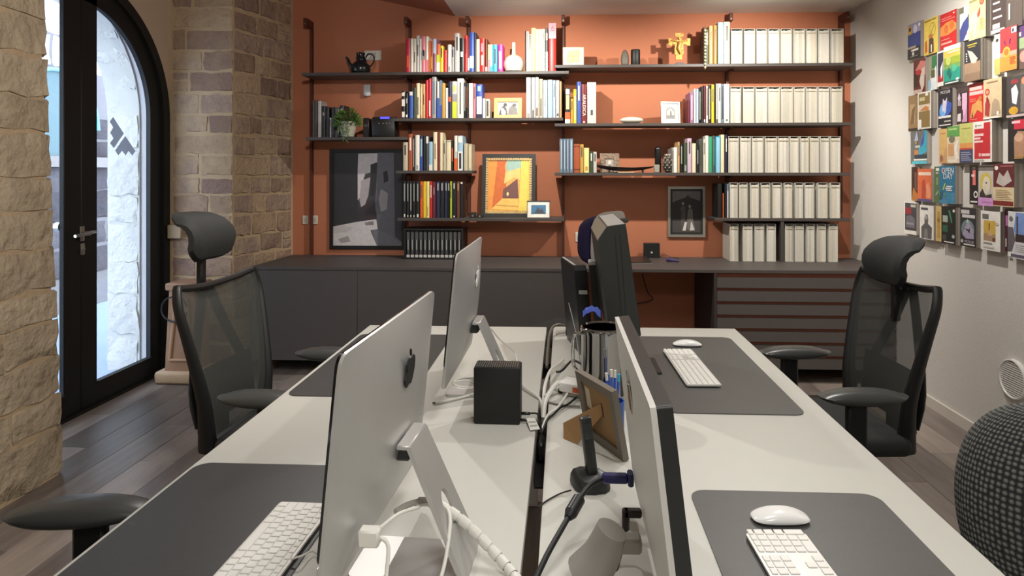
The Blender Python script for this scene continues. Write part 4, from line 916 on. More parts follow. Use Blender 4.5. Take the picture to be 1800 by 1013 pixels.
    for j in range(nseg + 1):
        u = 2 * j / nseg - 1; sc = 1 - .45 * abs(u) ** 6; 
        for p in pr: gv.append((xo + cx_ + (p[0] - cx_) * sc + .035 * u * u, u * .135, cz_ + (p[1] - cz_) * sc))
    for j in range(nseg):
        for k in range(n): gf.append((j * n + k, j * n + (k + 1) % n, (j + 1) * n + (k + 1) % n, (j + 1) * n + k))
    gf += [list(range(n))[::-1], list(range(nseg * n, (nseg + 1) * n))]
    mb = MB(); mb.add(gv, gf, FAB); P('headrest', mb)
    # arms
    for s in (-1, 1):
        mb = MB(); mb.box((-.035, s * .262, .42), (.035, s * .292, .655), CBLK, .008); mb.box((-.045, s * .20, .415), (.045, s * .29, .44), CBLK, .006); ar = P('armrest', mb)
        pad = lambda p: Vector((math.copysign(abs(p.x) ** .75, p.x), math.copysign(abs(p.y) ** .7, p.y), p.z * (1 - .45 * p.x * p.x if p.z > 0 else .8) + (0 if p.z > 0 else -.1 + .35 * p.x * p.x)))
        mb = MB(); mb.ellip((-.022, s * .277, .667), (.155, .050, .029), PADM, 28, 10, pad); P('armrest_pad', mb, ar)
    mb = MB(); mb.box((-.212, -.21, .53), (-.210, -.205, .56), WHITEP); P('care_tag', mb)
    return t
def shift(root, names, d):
    for c in root.children:
        if c.name.split('.')[0] in names: c.location = Vector(c.location) + Vector(d)
BACKS = ('back_rail', 'top_rail', 'bottom_rail', 'mesh_panel', 'support_bar', 'lumbar_plate', 'back_bracket', 'care_tag')
ch = office_chair((-.985, 2.455, 0), math.radians(-4), 'black mesh office chair with headrest at the left desk, before the stone pillar')
cb = dup(ch, (.985, 2.575, 0), math.radians(184), 'black mesh office chair with headrest at the right desk, by the white wall')
cc_ = dup(ch, (-1.025, 1.135, 0), math.radians(9), 'black office chair at the near left, only its armrest in view')
shift(ch, BACKS, (-.05, 0, 0)); shift(ch, ('headrest', 'headrest_post'), (-.055, -.01, 0))
shift(cb, ('headrest', 'headrest_post'), (.065, 0, -.095)); shift(cc_, ('armrest',), (.015, 0, .016))
# grey knitted chair at the lower right edge
KNIT = bpy.data.materials.new('knit'); KNIT.use_nodes = True; nt = KNIT.node_tree; b = nt.nodes['Principled BSDF']; b.inputs['Roughness'].default_value = .85
uvn = nt.nodes.new('ShaderNodeUVMap'); vo = nt.nodes.new('ShaderNodeTexVoronoi'); vo.voronoi_dimensions = '2D'; vo.inputs['Randomness'].default_value = .22; vo.inputs['Scale'].default_value = 1
mpn = nt.nodes.new('ShaderNodeMapping'); mpn.inputs['Scale'].default_value = (92, 84, 1); nt.links.new(uvn.outputs[0], mpn.inputs[0]); nt.links.new(mpn.outputs[0], vo.inputs['Vector'])
rp = nt.nodes.new('ShaderNodeValToRGB'); rp.color_ramp.elements[0].position = .16; rp.color_ramp.elements[0].color = lin((132, 132, 128)) + (1,); rp.color_ramp.elements[1].position = .46; rp.color_ramp.elements[1].color = lin((44, 45, 45)) + (1,)
nt.links.new(vo.outputs['Distance'], rp.inputs[0]); nt.links.new(rp.outputs[0], b.inputs['Base Color'])
bp = nt.nodes.new('ShaderNodeBump'); bp.inputs['Strength'].default_value = .5; bp.inputs['Distance'].default_value = .004; bp.invert = True; nt.links.new(vo.outputs['Distance'], bp.inputs['Height']); nt.links.new(bp.outputs[0], b.inputs['Normal'])
t = thing('knit_chair', 'grey dotted fabric office chair at the lower right edge of the photo', 'office chair', (1.345, 1.77, 0), math.radians(50))
nu, nv = 36, 30; gv, gf, uv = [], [], []
for j in range(nv + 1):
    ph = -PI / 2 + PI * j / nv
    for i2 in range(nu + 1):
        th = 2 * PI * i2 / nu; cp_ = abs(math.cos(ph)) ** .75
        y = .245 * math.copysign(abs(math.sin(th)) ** .8, math.sin(th)) * cp_; z = .615 + .28 * math.sin(ph); x = -.25 + .055 * math.copysign(abs(math.cos(th)) ** .8, math.cos(th)) * cp_ - .10 * ((z - .5) ** 2 if z > .5 else 0)
        gv.append((x + .35 * y * y * 2, y, z)); uv.append((i2 / nu * 1.0, j / nv * .66))
for j in range(nv):
    for i2 in range(nu): gf.append((j * (nu + 1) + i2, j * (nu + 1) + i2 + 1, (j + 1) * (nu + 1) + i2 + 1, (j + 1) * (nu + 1) + i2))
mb = MB(); mb.add(gv, gf, KNIT); o = part('backrest', mb, t, (0, 0, 0)); ul = o.data.uv_layers.new(name='UVMap')
for lp in o.data.loops: ul.data[lp.index].uv = uv[lp.vertex_index]
mb = MB(); mb.box((-.22, -.24, .42), (.24, .24, .50), FAB, .035, 3); part('seat', mb, t, (0, 0, 0))
mb = MB(); mb.cyl((0, 0, .08), (0, 0, .43), .028, CBLK); mb.box((-.26, -.035, .38), (.06, .035, .42), CBLK, .006); mb.box((-.275, -.035, .38), (-.245, .035, .60), CBLK, .006); part('column', mb, t, (0, 0, 0))
for k in range(5):
    a = 2 * PI * k / 5; mb = MB(); c_, s_ = math.cos(a), math.sin(a)
    mb.tube([(0, 0, .10), (c_ * .15, s_ * .15, .095), (c_ * .28, s_ * .28, .07)], lambda q: .026 - .010 * q, CBLK, 8, 2); lg = part('base_leg', mb, t, (0, 0, 0))
    mb = MB(); mb.cyl((c_ * .28 - s_ * .02, s_ * .28 + c_ * .02, .028), (c_ * .28 + s_ * .02, s_ * .28 - c_ * .02, .028), .0275, CBLK, n=14); part('caster', mb, lg, (0, 0, 0))
# white framed chair with a dark blue back at the knee hole
PALE = M((176, 174, 170), .45, var=.03); DBLUE = M((40, 34, 76), .8, var=.1, scale=40)
t = thing('blue_backed_chair', 'pale framed chair with dark blue back behind the bulky black monitor', 'office chair', (.03, 3.95, 0), math.radians(148))
def shell_back(x0, th_, wy, z0, z1, mat, nm, cv=.25, hole=False):
    gv, gf = [], []; nu, nv = 16, 14
    for sd_ in (0, 1):
        for j in range(nv + 1):
            v = 2 * j / nv - 1
            for i2 in range(nu + 1):
                u = 2 * i2 / nu - 1; k = (abs(u) ** 4 + abs(v) ** 4) ** .25; m_ = max(abs(u), abs(v)); f = m_ / k if k > 0 else 1
                y = u * wy * f; z = (z0 + z1) / 2 + v * (z1 - z0) / 2 * f
                gv.append((x0 + (th_ * (1 - .85 * m_ ** 6) if sd_ else 0) + cv * y * y * 1.6 - .12 * (z - z0) ** 2, y, z))
    n = (nu + 1) * (nv + 1)
    for sd_ in (0, 1):
        for j in range(nv):
            for i2 in range(nu):
                f = (j * (nu + 1) + i2, j * (nu + 1) + i2 + 1, (j + 1) * (nu + 1) + i2 + 1, (j + 1) * (nu + 1) + i2); gf.append(tuple(q + n * sd_ for q in (f if sd_ else f[::-1])))
    rim = list(range(nu + 1)) + [(j + 1) * (nu + 1) - 1 for j in range(1, nv + 1)] + [nv * (nu + 1) + nu - k for k in range(1, nu + 1)] + [(nv - k) * (nu + 1) for k in range(1, nv)]
    for k in range(len(rim)): a, b = rim[k], rim[(k + 1) % len(rim)]; gf.append((a, b, b + n, a + n))
    mb = MB(); mb.add(gv, gf, mat); return part(nm, mb, t, (0, 0, 0))
shell_back(-.285, -.03, .205, .89, 1.215, PALE, 'back_shell'); shell_back(-.272, .13, .203, .90, 1.20, DBLUE, 'back_cushion')
mb = MB(); mb.box((-.375, -.06, 1.150), (-.345, .06, 1.175), M((70, 68, 66), .5), .006); part('handle_slot', mb, t, (0, 0, 0))
mb = MB(); mb.box((-.24, -.24, .43), (.24, .24, .50), FAB, .03, 3); part('seat', mb, t, (0, 0, 0))
mb = MB(); mb.tube([(-.05, 0, .41), (-.27, 0, .43), (-.34, 0, .66), (-.318, 0, .96)], .022, PALE, 8, 3); mb.cyl((0, 0, .08), (0, 0, .43), .028, PALE); part('frame', mb, t, (0, 0, 0))
for k in range(5):
    a = 2 * PI * k / 5; mb = MB(); c_, s_ = math.cos(a), math.sin(a)
    mb.tube([(0, 0, .10), (c_ * .15, s_ * .15, .095), (c_ * .28, s_ * .28, .07)], lambda q: .024 - .010 * q, PALE, 8, 2); lg = part('base_leg', mb, t, (0, 0, 0))
    mb = MB(); mb.cyl((c_ * .28 - s_ * .02, s_ * .28 + c_ * .02, .028), (c_ * .28 + s_ * .02, s_ * .28 - c_ * .02, .028), .0275, CBLK, n=14); part('caster', mb, lg, (0, 0, 0))
# ------------------------------------------------------------------ flat art helper (pictures, covers)
def art(mb, shapes, o, ux, uy, n, w, h, step=.00025):
    """shapes in unit coordinates of the rectangle at o (lower left) spanned by ux*w, uy*h; printed flat, one thin layer per shape"""
    o, ux, uy, n = Vector(o), Vector(ux), Vector(uy), Vector(n); k = 1
    for s in shapes:
        if s[0] == 'r': poly, c = [(s[1], s[2]), (s[3], s[2]), (s[3], s[4]), (s[1], s[4])], s[5]
        elif s[0] == 'c': poly, c = [(s[1] + s[3] * math.cos(2 * PI * q / 18), s[2] + s[4] * math.sin(2 * PI * q / 18)) for q in range(18)], s[5]
        elif s[0] == 'p': poly, c = s[1], s[2]
        elif s[0] == 't':
            m2 = text_mb(s[1], s[4], axes(o + ux * (s[2] * w) + uy * (s[3] * h) + n * (step * k), ux, uy, n), M(s[5], .5, var=.0), .0001); mb.add(m2.v, m2.f, M(s[5], .5, var=.0)); k += 1; continue
        P = [o + ux * (max(0, min(1, p[0])) * w) + uy * (max(0, min(1, p[1])) * h) + n * (step * k) for p in poly]
        tri = tessellate_polygon([P]); m = M(c, .45, var=.2, scale=30)
        nn = (P[tri[0][1]] - P[tri[0][0]]).cross(P[tri[0][2]] - P[tri[0][0]]).dot(n)
        mb.add(P, [tuple(q) if nn > 0 else tuple(q)[::-1] for q in tri], m); k += 1
    return mb
def framed(name, label, cat, o, ux, uy, w, h, fw, fm, shapes, bg, mat_w=0., mat_c=None, depth=.018, border=None, strut=False, group=None):
    """frame with its lower left corner at o; ux to the right, uy up the picture"""
    o, ux, uy = Vector(o), Vector(ux).normalized(), Vector(uy).normalized(); n = ux.cross(uy).normalized()
    t = thing(name, label, cat, o, 0, group)
    mb = MB(); outer = [(0, 0), (w, 0), (w, h), (0, h)]; hole = [(fw, fw), (fw, h - fw), (w - fw, h - fw), (w - fw, fw)]
    holed_prism(mb, outer, hole, o - n * depth, ux, uy, n, fm, depth); part('frame', mb, t, None, False)
    mb = MB(); q = o - n * depth * .6; sh = [('r', 0, 0, 1, 1, bg)]
    if mat_c: sh = [('r', 0, 0, 1, 1, mat_c), ('r', mat_w / (w - 2 * fw), mat_w / (h - 2 * fw), 1 - mat_w / (w - 2 * fw), 1 - mat_w / (h - 2 * fw), bg)]
    mu, mv = (mat_w / (w - 2 * fw), mat_w / (h - 2 * fw)) if mat_c else (0, 0)
    S = lambda p: (mu + p[0] * (1 - 2 * mu), mv + p[1] * (1 - 2 * mv))
    for s in shapes:
        if s[0] == 'r': a, b = S((s[1], s[2])), S((s[3], s[4])); sh.append(('r', a[0], a[1], b[0], b[1], s[5]))
        elif s[0] == 'c': a = S((s[1], s[2])); sh.append(('c', a[0], a[1], s[3] * (1 - 2 * mu), s[4] * (1 - 2 * mv), s[5]))
        else: sh.append(('p', [S(p) for p in s[1]], s[2]))
    art(mb, sh, q + ux * fw + uy * fw, ux, uy, n, w - 2 * fw, h - 2 * fw); part('picture', mb, t, None, False)
    mb = MB(); c0 = o - n * depth; mb.prism([(fw * .3, fw * .3), (w - fw * .3, fw * .3), (w - fw * .3, h - fw * .3), (fw * .3, h - fw * .3)], c0 + n * depth * .2, ux, uy, n, M((60, 48, 40), .8), depth * .15); part('backing', mb, t, None, False)
    if border:
        mb = MB(); bw, bm = border
        for k in range(int((w - 2 * fw) / bw)): 
            for v in (fw, h - fw - bw): mb.box((0, 0, 0), (bw * .8, bw, .004), bm, T=axes(o + ux * (fw + k * bw) + uy * v - n * .006, ux, uy, n))
        for k in range(int((h - 2 * fw) / bw)):
            for u in (fw, w - fw - bw): mb.box((0, 0, 0), (bw, bw * .8, .004), bm, T=axes(o + ux * u + uy * (fw + k * bw) - n * .006, ux, uy, n))
        part('beaded_border', mb, t, None, False, kind='stuff')
    return t
def N_(x0, y0, x1, y1, pts): return [((x - x0) / (x1 - x0), (y1 - y) / (y1 - y0)) for x, y in pts]
def lean(deg): a = math.radians(deg); return Vector((0, math.sin(a), math.cos(a)))
XW = Vector((1, 0, 0))
# ---- pictures
FB = M((22, 21, 21), .4, var=.1)
yw = BACK - .024; a = ony(579, 438, yw); b = ony(712, 262, yw)
nm = lambda pts: N_(586, 269, 704, 431, pts)
framed('street_poster', 'large black framed grey photograph of a narrow street behind the left shelves', 'picture', a, XW, (0, 0, 1), b.x - a.x, b.z - a.z, .028, FB, [
    ('p', nm([(586, 269), (634, 269), (632, 310), (628, 352), (632, 388), (586, 397)]), (46, 45, 46)), ('p', nm([(629, 271), (664, 270), (663, 290), (652, 297), (650, 304), (641, 306), (638, 316), (634, 345), (628, 352), (628, 300)]), (196, 188, 188)),
    ('p', nm([(634, 318), (650, 312), (646, 345), (636, 372), (631, 352)]), (164, 156, 156)), ('p', nm([(650, 290), (664, 285), (662, 310), (656, 345), (650, 345), (650, 318)]), (44, 42, 44)), ('p', nm([(631, 366), (655, 350), (660, 384), (630, 388)]), (54, 46, 48)),
    ('p', nm([(662, 269), (704, 269), (704, 425), (664, 402), (658, 360), (660, 330)]), (98, 97, 102)), ('p', nm([(668, 332), (680, 340), (678, 368), (668, 372), (664, 350)]), (148, 142, 142)), ('p', nm([(672, 303), (679, 300), (681, 318), (673, 322)]), (36, 36, 40)),
    ('p', nm([(690, 269), (704, 269), (704, 425), (692, 415)]), (50, 50, 54)), ('p', nm([(586, 398), (625, 390), (660, 385), (663, 402), (650, 404), (661, 431), (586, 431)]), (196, 190, 188)), ('p', nm([(594, 420), (612, 414), (616, 424), (600, 427)]), (148, 142, 142)), ('p', nm([(640, 391), (655, 388), (656, 395), (642, 396)]), (126, 120, 120)),
    ('p', nm([(586, 398), (605, 396), (622, 400), (606, 408), (586, 410)]), (180, 174, 172)), ('p', nm([(652, 404), (664, 402), (704, 425), (704, 431), (661, 431)]), (108, 106, 110))], (60, 59, 60), depth=.022)
tp = ony(892, 271, 5.15); z0 = ZS['S4L'] + .0008; a = ony(846, 381, 5.06); b = ony(941, 381, 5.06); up = lean(8)
nm = lambda pts: N_(863, 281, 934, 369, pts)
framed('alley_painting', 'dark framed painting of an orange alley leaning on the fourth left shelf', 'painting', (a.x, 5.06, z0), XW, up, b.x - a.x, (tp.z - z0) / up.z, .030, FB, [
    ('p', nm([(863, 281), (881, 281), (874, 360), (863, 369)]), (232, 148, 62)), ('p', nm([(881, 281), (897, 281), (892, 292), (895, 330), (889, 345), (873, 361)]), (206, 104, 44)), ('p', nm([(896, 281), (918, 281), (918, 298), (897, 306), (894, 296)]), (156, 190, 176)),
    ('p', nm([(893, 304), (916, 296), (916, 316), (906, 312), (891, 322)]), (232, 200, 118)), ('p', nm([(890, 331), (912, 314), (914, 345), (889, 345)]), (112, 72, 66)), ('c', .53, .71, .02, .03, (224, 206, 150)), ('p', nm([(918, 281), (934, 281), (934, 369), (914, 369)]), (236, 208, 92)),
    ('p', nm([(873, 361), (889, 345), (914, 347), (915, 369), (863, 369)]), (238, 190, 96)), ('p', nm([(880, 355), (914, 357), (914, 359), (878, 357)]), (206, 150, 70)), ('p', nm([(872, 362), (914, 364), (914, 366), (870, 364)]), (206, 150, 70)), ('c', .48, .35, .025, .035, (250, 220, 140))], (232, 170, 90), border=(.019, M((186, 160, 110), .4, .3, var=.5, scale=60)), depth=.022)
Y0 = 4.985; a = ony(926, 383, Y0); b = ony(967, 383, Y0); tp = ony(948, 353, Y0 + .03); up = lean(12)
framed('seaside_photo', 'small dark edged photo with wide white mount and blue picture beside the alley painting', 'photo frame', (a.x, Y0, z0), XW, up, b.x - a.x, (tp.z - z0) / up.z, .0045, FB, [
    ('r', 0, 0, 1, 1, (54, 112, 150)), ('p', [(.2, .0), (.35, .45), (.5, .62), (.62, .4), (.78, .55), (.9, .0)], (60, 58, 70)), ('c', .42, .66, .06, .09, (70, 60, 66)), ('c', .66, .6, .06, .09, (96, 70, 62)), ('r', 0, 0, 1, .12, (40, 72, 96))], (54, 112, 150), .028, (226, 222, 212), depth=.012)
Y0 = 5.02; a = ony(868, 206, Y0); b = ony(917, 206, Y0); tp = ony(893, 172, Y0 + .03); z1 = ZS['S2L'] + .0008; up = lean(12)
framed('wooden_snapshot_frame', 'pale orange wooden frame with a grey snapshot on the second left shelf', 'photo frame', (a.x, Y0, z1), XW, up, b.x - a.x, (tp.z - z1) / up.z, .030, M((226, 184, 112), .5, var=.08, scale=12), [
    ('p', [(.05, .0), (.12, .5), (.3, .75), (.42, .5), (.5, 0)], (70, 68, 66)), ('c', .36, .78, .09, .14, (60, 56, 54)), ('p', [(.5, 0), (.55, .5), (.72, .8), (.95, .5), (1, 0)], (110, 108, 104)), ('c', .82, .76, .09, .13, (62, 58, 56)), ('c', .22, .42, .09, .13, (226, 222, 214)), ('c', .66, .46, .08, .12, (120, 116, 110)), ('c', .28, .2, .12, .2, (232, 230, 224)), ('p', [(.4, 1), (.6, .95), (.5, .6)], (244, 242, 236))], (204, 202, 196), depth=.016)
Y0 = 5.0; a = ony(1163, 217, Y0); b = ony(1197, 217, Y0); tp = ony(1180, 178.5, Y0 + .03); z2 = ZS['S2R'] + .0008; up = lean(12); ux2 = Vector((.985, .17, 0)).normalized()
framed('arch_photo', 'pale silvery frame with a grey arch photo on the pebble shelf', 'photo frame', (a.x, Y0, z2), ux2, up, (b.x - a.x) * 1.02, (tp.z - z2) / up.z, .012, M((170, 172, 162), .4, .3, var=.05), [
    ('p', [(0, 0), (1, 0), (1, .72), (.78, .9), (.5, 1), (.22, .9), (0, .72)], (112, 112, 112)), ('p', [(.1, .1), (.9, .1), (.9, .62), (.5, .9), (.1, .62)], (158, 158, 156)), ('r', .1, .1, .9, .3, (92, 92, 92)), ('r', .46, .25, .62, .56, (58, 58, 58)), ('c', .54, .6, .07, .06, (72, 72, 72))], (176, 176, 168), .026, (176, 176, 168), depth=.012)
Y0 = 5.06; a = ony(1055, 303, Y0); b = ony(1089, 303, Y0); tp = ony(1072, 269.5, Y0 + .03); z3 = ZS['S3R'] + .0008
framed('ornate_frame', 'ornate brownish pewter frame with oval portrait behind the wooden boat', 'photo frame', (a.x, Y0, z3), XW, up, b.x - a.x, (tp.z - z3) / up.z, .042, M((118, 100, 84), .4, .35, var=.45, scale=40, bump=.8, bscale=70), [
    ('c', .5, .5, .44, .48, (150, 144, 136)), ('c', .5, .58, .2, .26, (196, 188, 178)), ('p', [(.2, .05), (.5, .4), (.8, .05)], (108, 104, 100))], (170, 160, 148), depth=.016)
yw = BACK - .0215; a = ony(1174, 417, yw); b = ony(1240, 328, yw)
framed('duet_photo', 'silver framed grey photo of two seated figures on the wall above the knee hole', 'photo frame', a, XW, (0, 0, 1), b.x - a.x, b.z - a.z, .020, M((176, 172, 162), .3, .7, var=.06), [
    ('p', [(0, .72), (.1, .76), (.5, .86), (.56, .92), (.6, .86), (1, .76), (1, 1), (0, 1)], (120, 116, 112)), ('r', 0, 0, 1, .28, (70, 68, 66)), ('p', [(.3, .2), (.33, .5), (.28, .56), (.36, .66), (.46, .62), (.46, .3), (.4, .05), (.34, .05)], (84, 80, 78)), ('c', .38, .7, .045, .04, (150, 142, 134)),
    ('p', [(.52, .25), (.55, .52), (.62, .6), (.72, .55), (.74, .3), (.82, .08), (.74, .06), (.66, .28), (.6, .05), (.54, .06)], (110, 106, 102)), ('c', .62, .63, .045, .04, (160, 150, 142)), ('p', [(.36, .04), (.44, .25), (.52, .25), (.48, .04)], (208, 204, 198)), ('p', [(.62, .04), (.66, .26), (.7, .24), (.8, .05)], (196, 192, 186))], (44, 42, 42), .018, (40, 38, 38), depth=.020)

# ---- ornaments on the shelves
def sx(x, Y): return ony(x, 200, Y).x
def sz(y, Y, x=990): return ony(x, y, Y).z
Z = ZS['S1L'] + .0005; Y = 5.06; cx = sx(634, Y); tb = thing('teapot', 'dark glossy teapot with ring handle on the top left shelf', 'teapot', (cx, Y, Z)); POT = M((30, 34, 38), .2, var=.5, scale=14)
mb = MB(); mb.lathe([(.045, 0), (.068, .012), (.078, .04), (.070, .072), (.045, .098), (.034, .108), (.034, .118)], (0, 0, 0), POT, 28); part('body', mb, tb, (0, 0, 0))
mb = MB(); mb.lathe([(.037, .118), (.036, .128), (.030, .150), (.036, .165), (.030, .170), (.004, .171)], (0, 0, 0), POT, 24); part('lid', mb, tb, (0, 0, 0))
mb = MB(); mb.tube([(-.060, 0, .055), (-.085, 0, .08), (-.10, 0, .115), (-.118, 0, .138)], lambda q: .017 - .009 * q, POT, 12, 4); part('spout', mb, tb, (0, 0, 0))
mb = MB(); mb.tube([(.048, 0, .08), (.038, 0, .125), (.062, 0, .16), (.098, 0, .150), (.108, 0, .115), (.092, 0, .078), (.066, 0, .055)], .0062, POT, 8, 4); part('handle', mb, tb, (0, 0, 0))
Y = 5.04; cx = sx(903, Y); t = thing('round_vase', 'white round bottle vase with slim neck between books on the top left shelf', 'vase', (cx, Y, Z)); VW = M((214, 206, 190), .5, var=.05, scale=14, bump=.1, bscale=90)
mb = MB(); mb.lathe([(.04, 0), (.066, .012), (.079, .05), (.079, .075), (.066, .112), (.035, .134), (.0165, .142), (.0145, .17), (.014, .228), (.0125, .236), (.009, .236), (.009, .20)], (0, 0, 0), VW, 32); part('body', mb, t, (0, 0, 0))
Z = ZS['S1R'] + .0005; Y = 4.985; x0, x1 = sx(989.5, Y), sx(1026.5, Y)
t = thing('flower_tile', 'small cream block picture with orange rings at the left of the top right shelf', 'picture', (x0, Y, Z)); mb = MB(); hh = sz(83, Y) - Z
mb.box((x0, Y, Z), (x1, Y + .028, Z + hh), M((206, 196, 168), .6), .003); part('block', mb, t)
mb = MB(); OR, CR = (204, 156, 88), (208, 190, 150); sh = []
for u, v, r in ((.38, .6, .17), (.64, .66, .16), (.34, .34, .17), (.62, .36, .15)): sh += [('c', u, v, r, r * 1.2, OR), ('c', u, v, r * .7, r * .84, CR), ('c', u, v, r * .35, r * .4, OR)]
art(mb, sh, (x0, Y, Z), XW, (0, 0, 1), (0, -1, 0), x1 - x0, hh); part('print', mb, t, None, False)
Y = 5.03; cx = sx(1098.5, Y); mb = MB(); mb.lathe([(.018, 0), (.03, .012), (.033, .045), (.028, .085), (.016, .115), (.002, .125)], (cx, Y, Z), M((96, 92, 82), .6, var=.15, scale=20), 24)
solo('stone_egg', mb, 'grey egg-shaped stone beside the black cylinder on the top right shelf', 'ornament', (cx, Y, Z))
cx = sx(1117, Y); mb = MB(); mb.lathe([(.034, 0), (.036, .003), (.0355, .118), (.033, .124), (.002, .124)], (cx, Y, Z), M((24, 24, 25), .5, var=.1), 24)
solo('black_cylinder', mb, 'matt black cylinder beside the grey egg on the top right shelf', 'ornament', (cx, Y, Z))
Y = 5.03; cxp = 1194; GOLD = M((168, 118, 48), .42, .45, var=.3, scale=30, bump=.5, bscale=60)
t = thing('crucifix', 'gilded standing crucifix on the top right shelf', 'crucifix', (sx(cxp, Y), Y, Z))
pq = lambda pts: [(sx(x, Y), sz(y, Y, x)) for x, y in pts]
mb = MB(); mb.prism(pq([(1187, 58.5), (1201, 58.5), (1201, 64.5), (1198, 65), (1197.5, 71), (1206, 71.5), (1207, 67.5), (1213, 67.5), (1213, 80.5), (1207, 80.5), (1206, 77.5), (1201, 78), (1201.5, 95), (1199, 96), (1199, 105), (1188, 105), (1188, 96), (1185.5, 95), (1186, 78), (1182, 77.5), (1181, 80.5), (1175, 80.5), (1175, 67.5), (1181, 67.5), (1182, 71.5), (1190, 71), (1189.5, 65), (1187, 64.5)]), (0, Y + .006, 0), (1, 0, 0), (0, 0, 1), (0, -1, 0), GOLD, .012); part('cross', mb, t, None, False)
mb = MB(); G2 = M((198, 158, 84), .4, .4, var=.2, scale=30); c = sx(1194, Y)
mb.tube([(c + .012, Y - .012, sz(97, Y)), (c - .004, Y - .014, sz(88, Y)), (c + .002, Y - .014, sz(80, Y)), (c, Y - .013, sz(74, Y))], lambda q: .010 + .006 * math.sin(PI * q), G2, 10, 3)
mb.tube([(sx(1180, Y), Y - .012, sz(73, Y)), (c, Y - .014, sz(76, Y)), (sx(1208, Y), Y - .012, sz(73, Y))], .005, G2, 8, 3); mb.ellip((c - .003, Y - .014, sz(69.5, Y)), (.010, .010, .013), G2, 12, 8); part('figure', mb, t)
mb = MB(); mb.prism([(sx(1183, Y), Z), (sx(1206, Y), Z), (sx(1200, Y), Z + .022), (sx(1188, Y), Z + .022)], (0, Y + .025, 0), (1, 0, 0), (0, 0, 1), (0, -1, 0), M((74, 40, 26), .5), .05); part('foot', mb, t, None, False)
mb = MB(); c = sx(1238.3, SPY); za, zb = Z, sz(51, SPY)
# beaded strand hanging over the shelf edge by the green book
t = thing('bead_strand', 'strand of pale beads hanging over the shelf edge beside the dark green book', 'bead strand', (c, SF - .008, Z - .05))
mb = MB(); k = 0; z = Z - .04
while z < zb - .02:
    mb.ellip((c, SF - .006, z), ((.0085 if k % 2 else .005),) * 3, M((214, 206, 170), .3) if k % 2 else M((110, 112, 60), .4), 10, 6); z += .0125; k += 1
part('beads', mb, t, kind='stuff')
mb = MB(); mb.tube([(c, SF - .006, Z - .045), (c, SF - .006, zb - .012), (c + .004, SF + .012, zb + .0)], .0012, M((90, 92, 50), .6), 6, 2); part('cord', mb, t)
mb = MB(); mb.box((c - .008, SF + .0005, Z), (c + .004, SF + .09, zb + .002), M((40, 34, 24), .5)); part('end_board', mb, t)
Z = ZS['S2R'] + .0005; Y = 5.02; cx = sx(1110, Y); mb = MB(); mb.ellip((cx, Y, Z + .026), (.090, .055, .026), M((204, 200, 186), .55, var=.05, scale=14), 28, 14, lambda p: Vector((p.x, p.y, p.z)))
solo('white_pebble', mb, 'smooth white pebble lying on the second right shelf', 'pebble', (cx, Y, Z))
Z = ZS['S3R'] + .0005; Y = 4.985; x0, x1 = sx(1049, Y), sx(1150, Y); WD = M((34, 20, 16), .45, var=.2, scale=10); ln = x1 - x0
t = thing('wooden_boat', 'long dark wooden boat-shaped dish in front of the ornate frame', 'dish', ((x0 + x1) / 2, Y, Z)); gv, gf = [], []
for k in range(21):
    u = k / 20; w = .042 * math.sin(PI * min(1, u * 1.02 + .01)) ** .7 + .002; zt_ = .042 + .016 * abs(2 * u - 1) ** 2 - .012 * (u - .3); zb_ = .012 + .03 * abs(2 * u - 1) ** 2.5
    X = x0 + ln * u
    for a in range(9):
        ph = PI * a / 8; gv.append((X, Y + w * math.cos(ph), Z + zt_ - (zt_ - zb_) * math.sin(ph)))
for k in range(20):
    for a in range(8): gf.append((k * 9 + a, k * 9 + a + 1, (k + 1) * 9 + a + 1, (k + 1) * 9 + a))
    gf.append((k * 9 + 8, k * 9, (k + 1) * 9, (k + 1) * 9 + 8))
mb = MB(); mb.add(gv, gf, WD); part('hull', mb, t)
mb = MB()
for u in (.22, .8): mb.box((x0 + ln * u - .006, Y - .02, Z), (x0 + ln * u + .006, Y + .02, Z + .022), WD)
part('feet', mb, t, None, False, kind='stuff')
mb = MB(); xx = sx(1100, 4.965); mb.box((xx - .06, 4.956, Z), (xx + .06, 4.962, Z + .006), M((214, 190, 150), .6)); solo('wooden_strip', mb, 'thin pale wooden strip under the dark wooden boat', 'strip', (xx, 4.958, Z))
Y = 5.02; cx = sx(1156.5, Y); mb = MB(); hh = sz(258, Y) - Z; mb.lathe([(.022, 0), (.024, .004), (.024, hh * .9), (.020, hh * .97), (.012, hh), (.002, hh)], (cx, Y, Z), M((18, 18, 20), .25, var=.05), 24)
solo('black_bottle', mb, 'tall black glossy cylinder bottle on the wooden boat shelf', 'bottle', (cx, Y, Z))
cx = sx(1154.5, 4.975); mb = MB(); mb.box((cx - .02, 4.962, Z), (cx + .02, 4.99, Z + .060), M((146, 144, 134), .5), .004); solo('grey_box', mb, 'little grey box standing before the black bottle', 'box', (cx, 4.97, Z))
Y = 4.995; cx = sx(1174.5, Y) - .004; t = thing('pine_cone', 'black and white pine cone ornament on the wooden boat shelf', 'ornament', (cx, Y, Z)); mb = MB(); mb.lathe([(.014, 0), (.03, .02), (.034, .05), (.026, .09), (.012, .125), (.002, .14)], (0, 0, 0), M((26, 24, 22), .5), 20); part('core', mb, t, (0, 0, 0))
mb = MB(); SC = M((190, 184, 168), .5, var=.2)
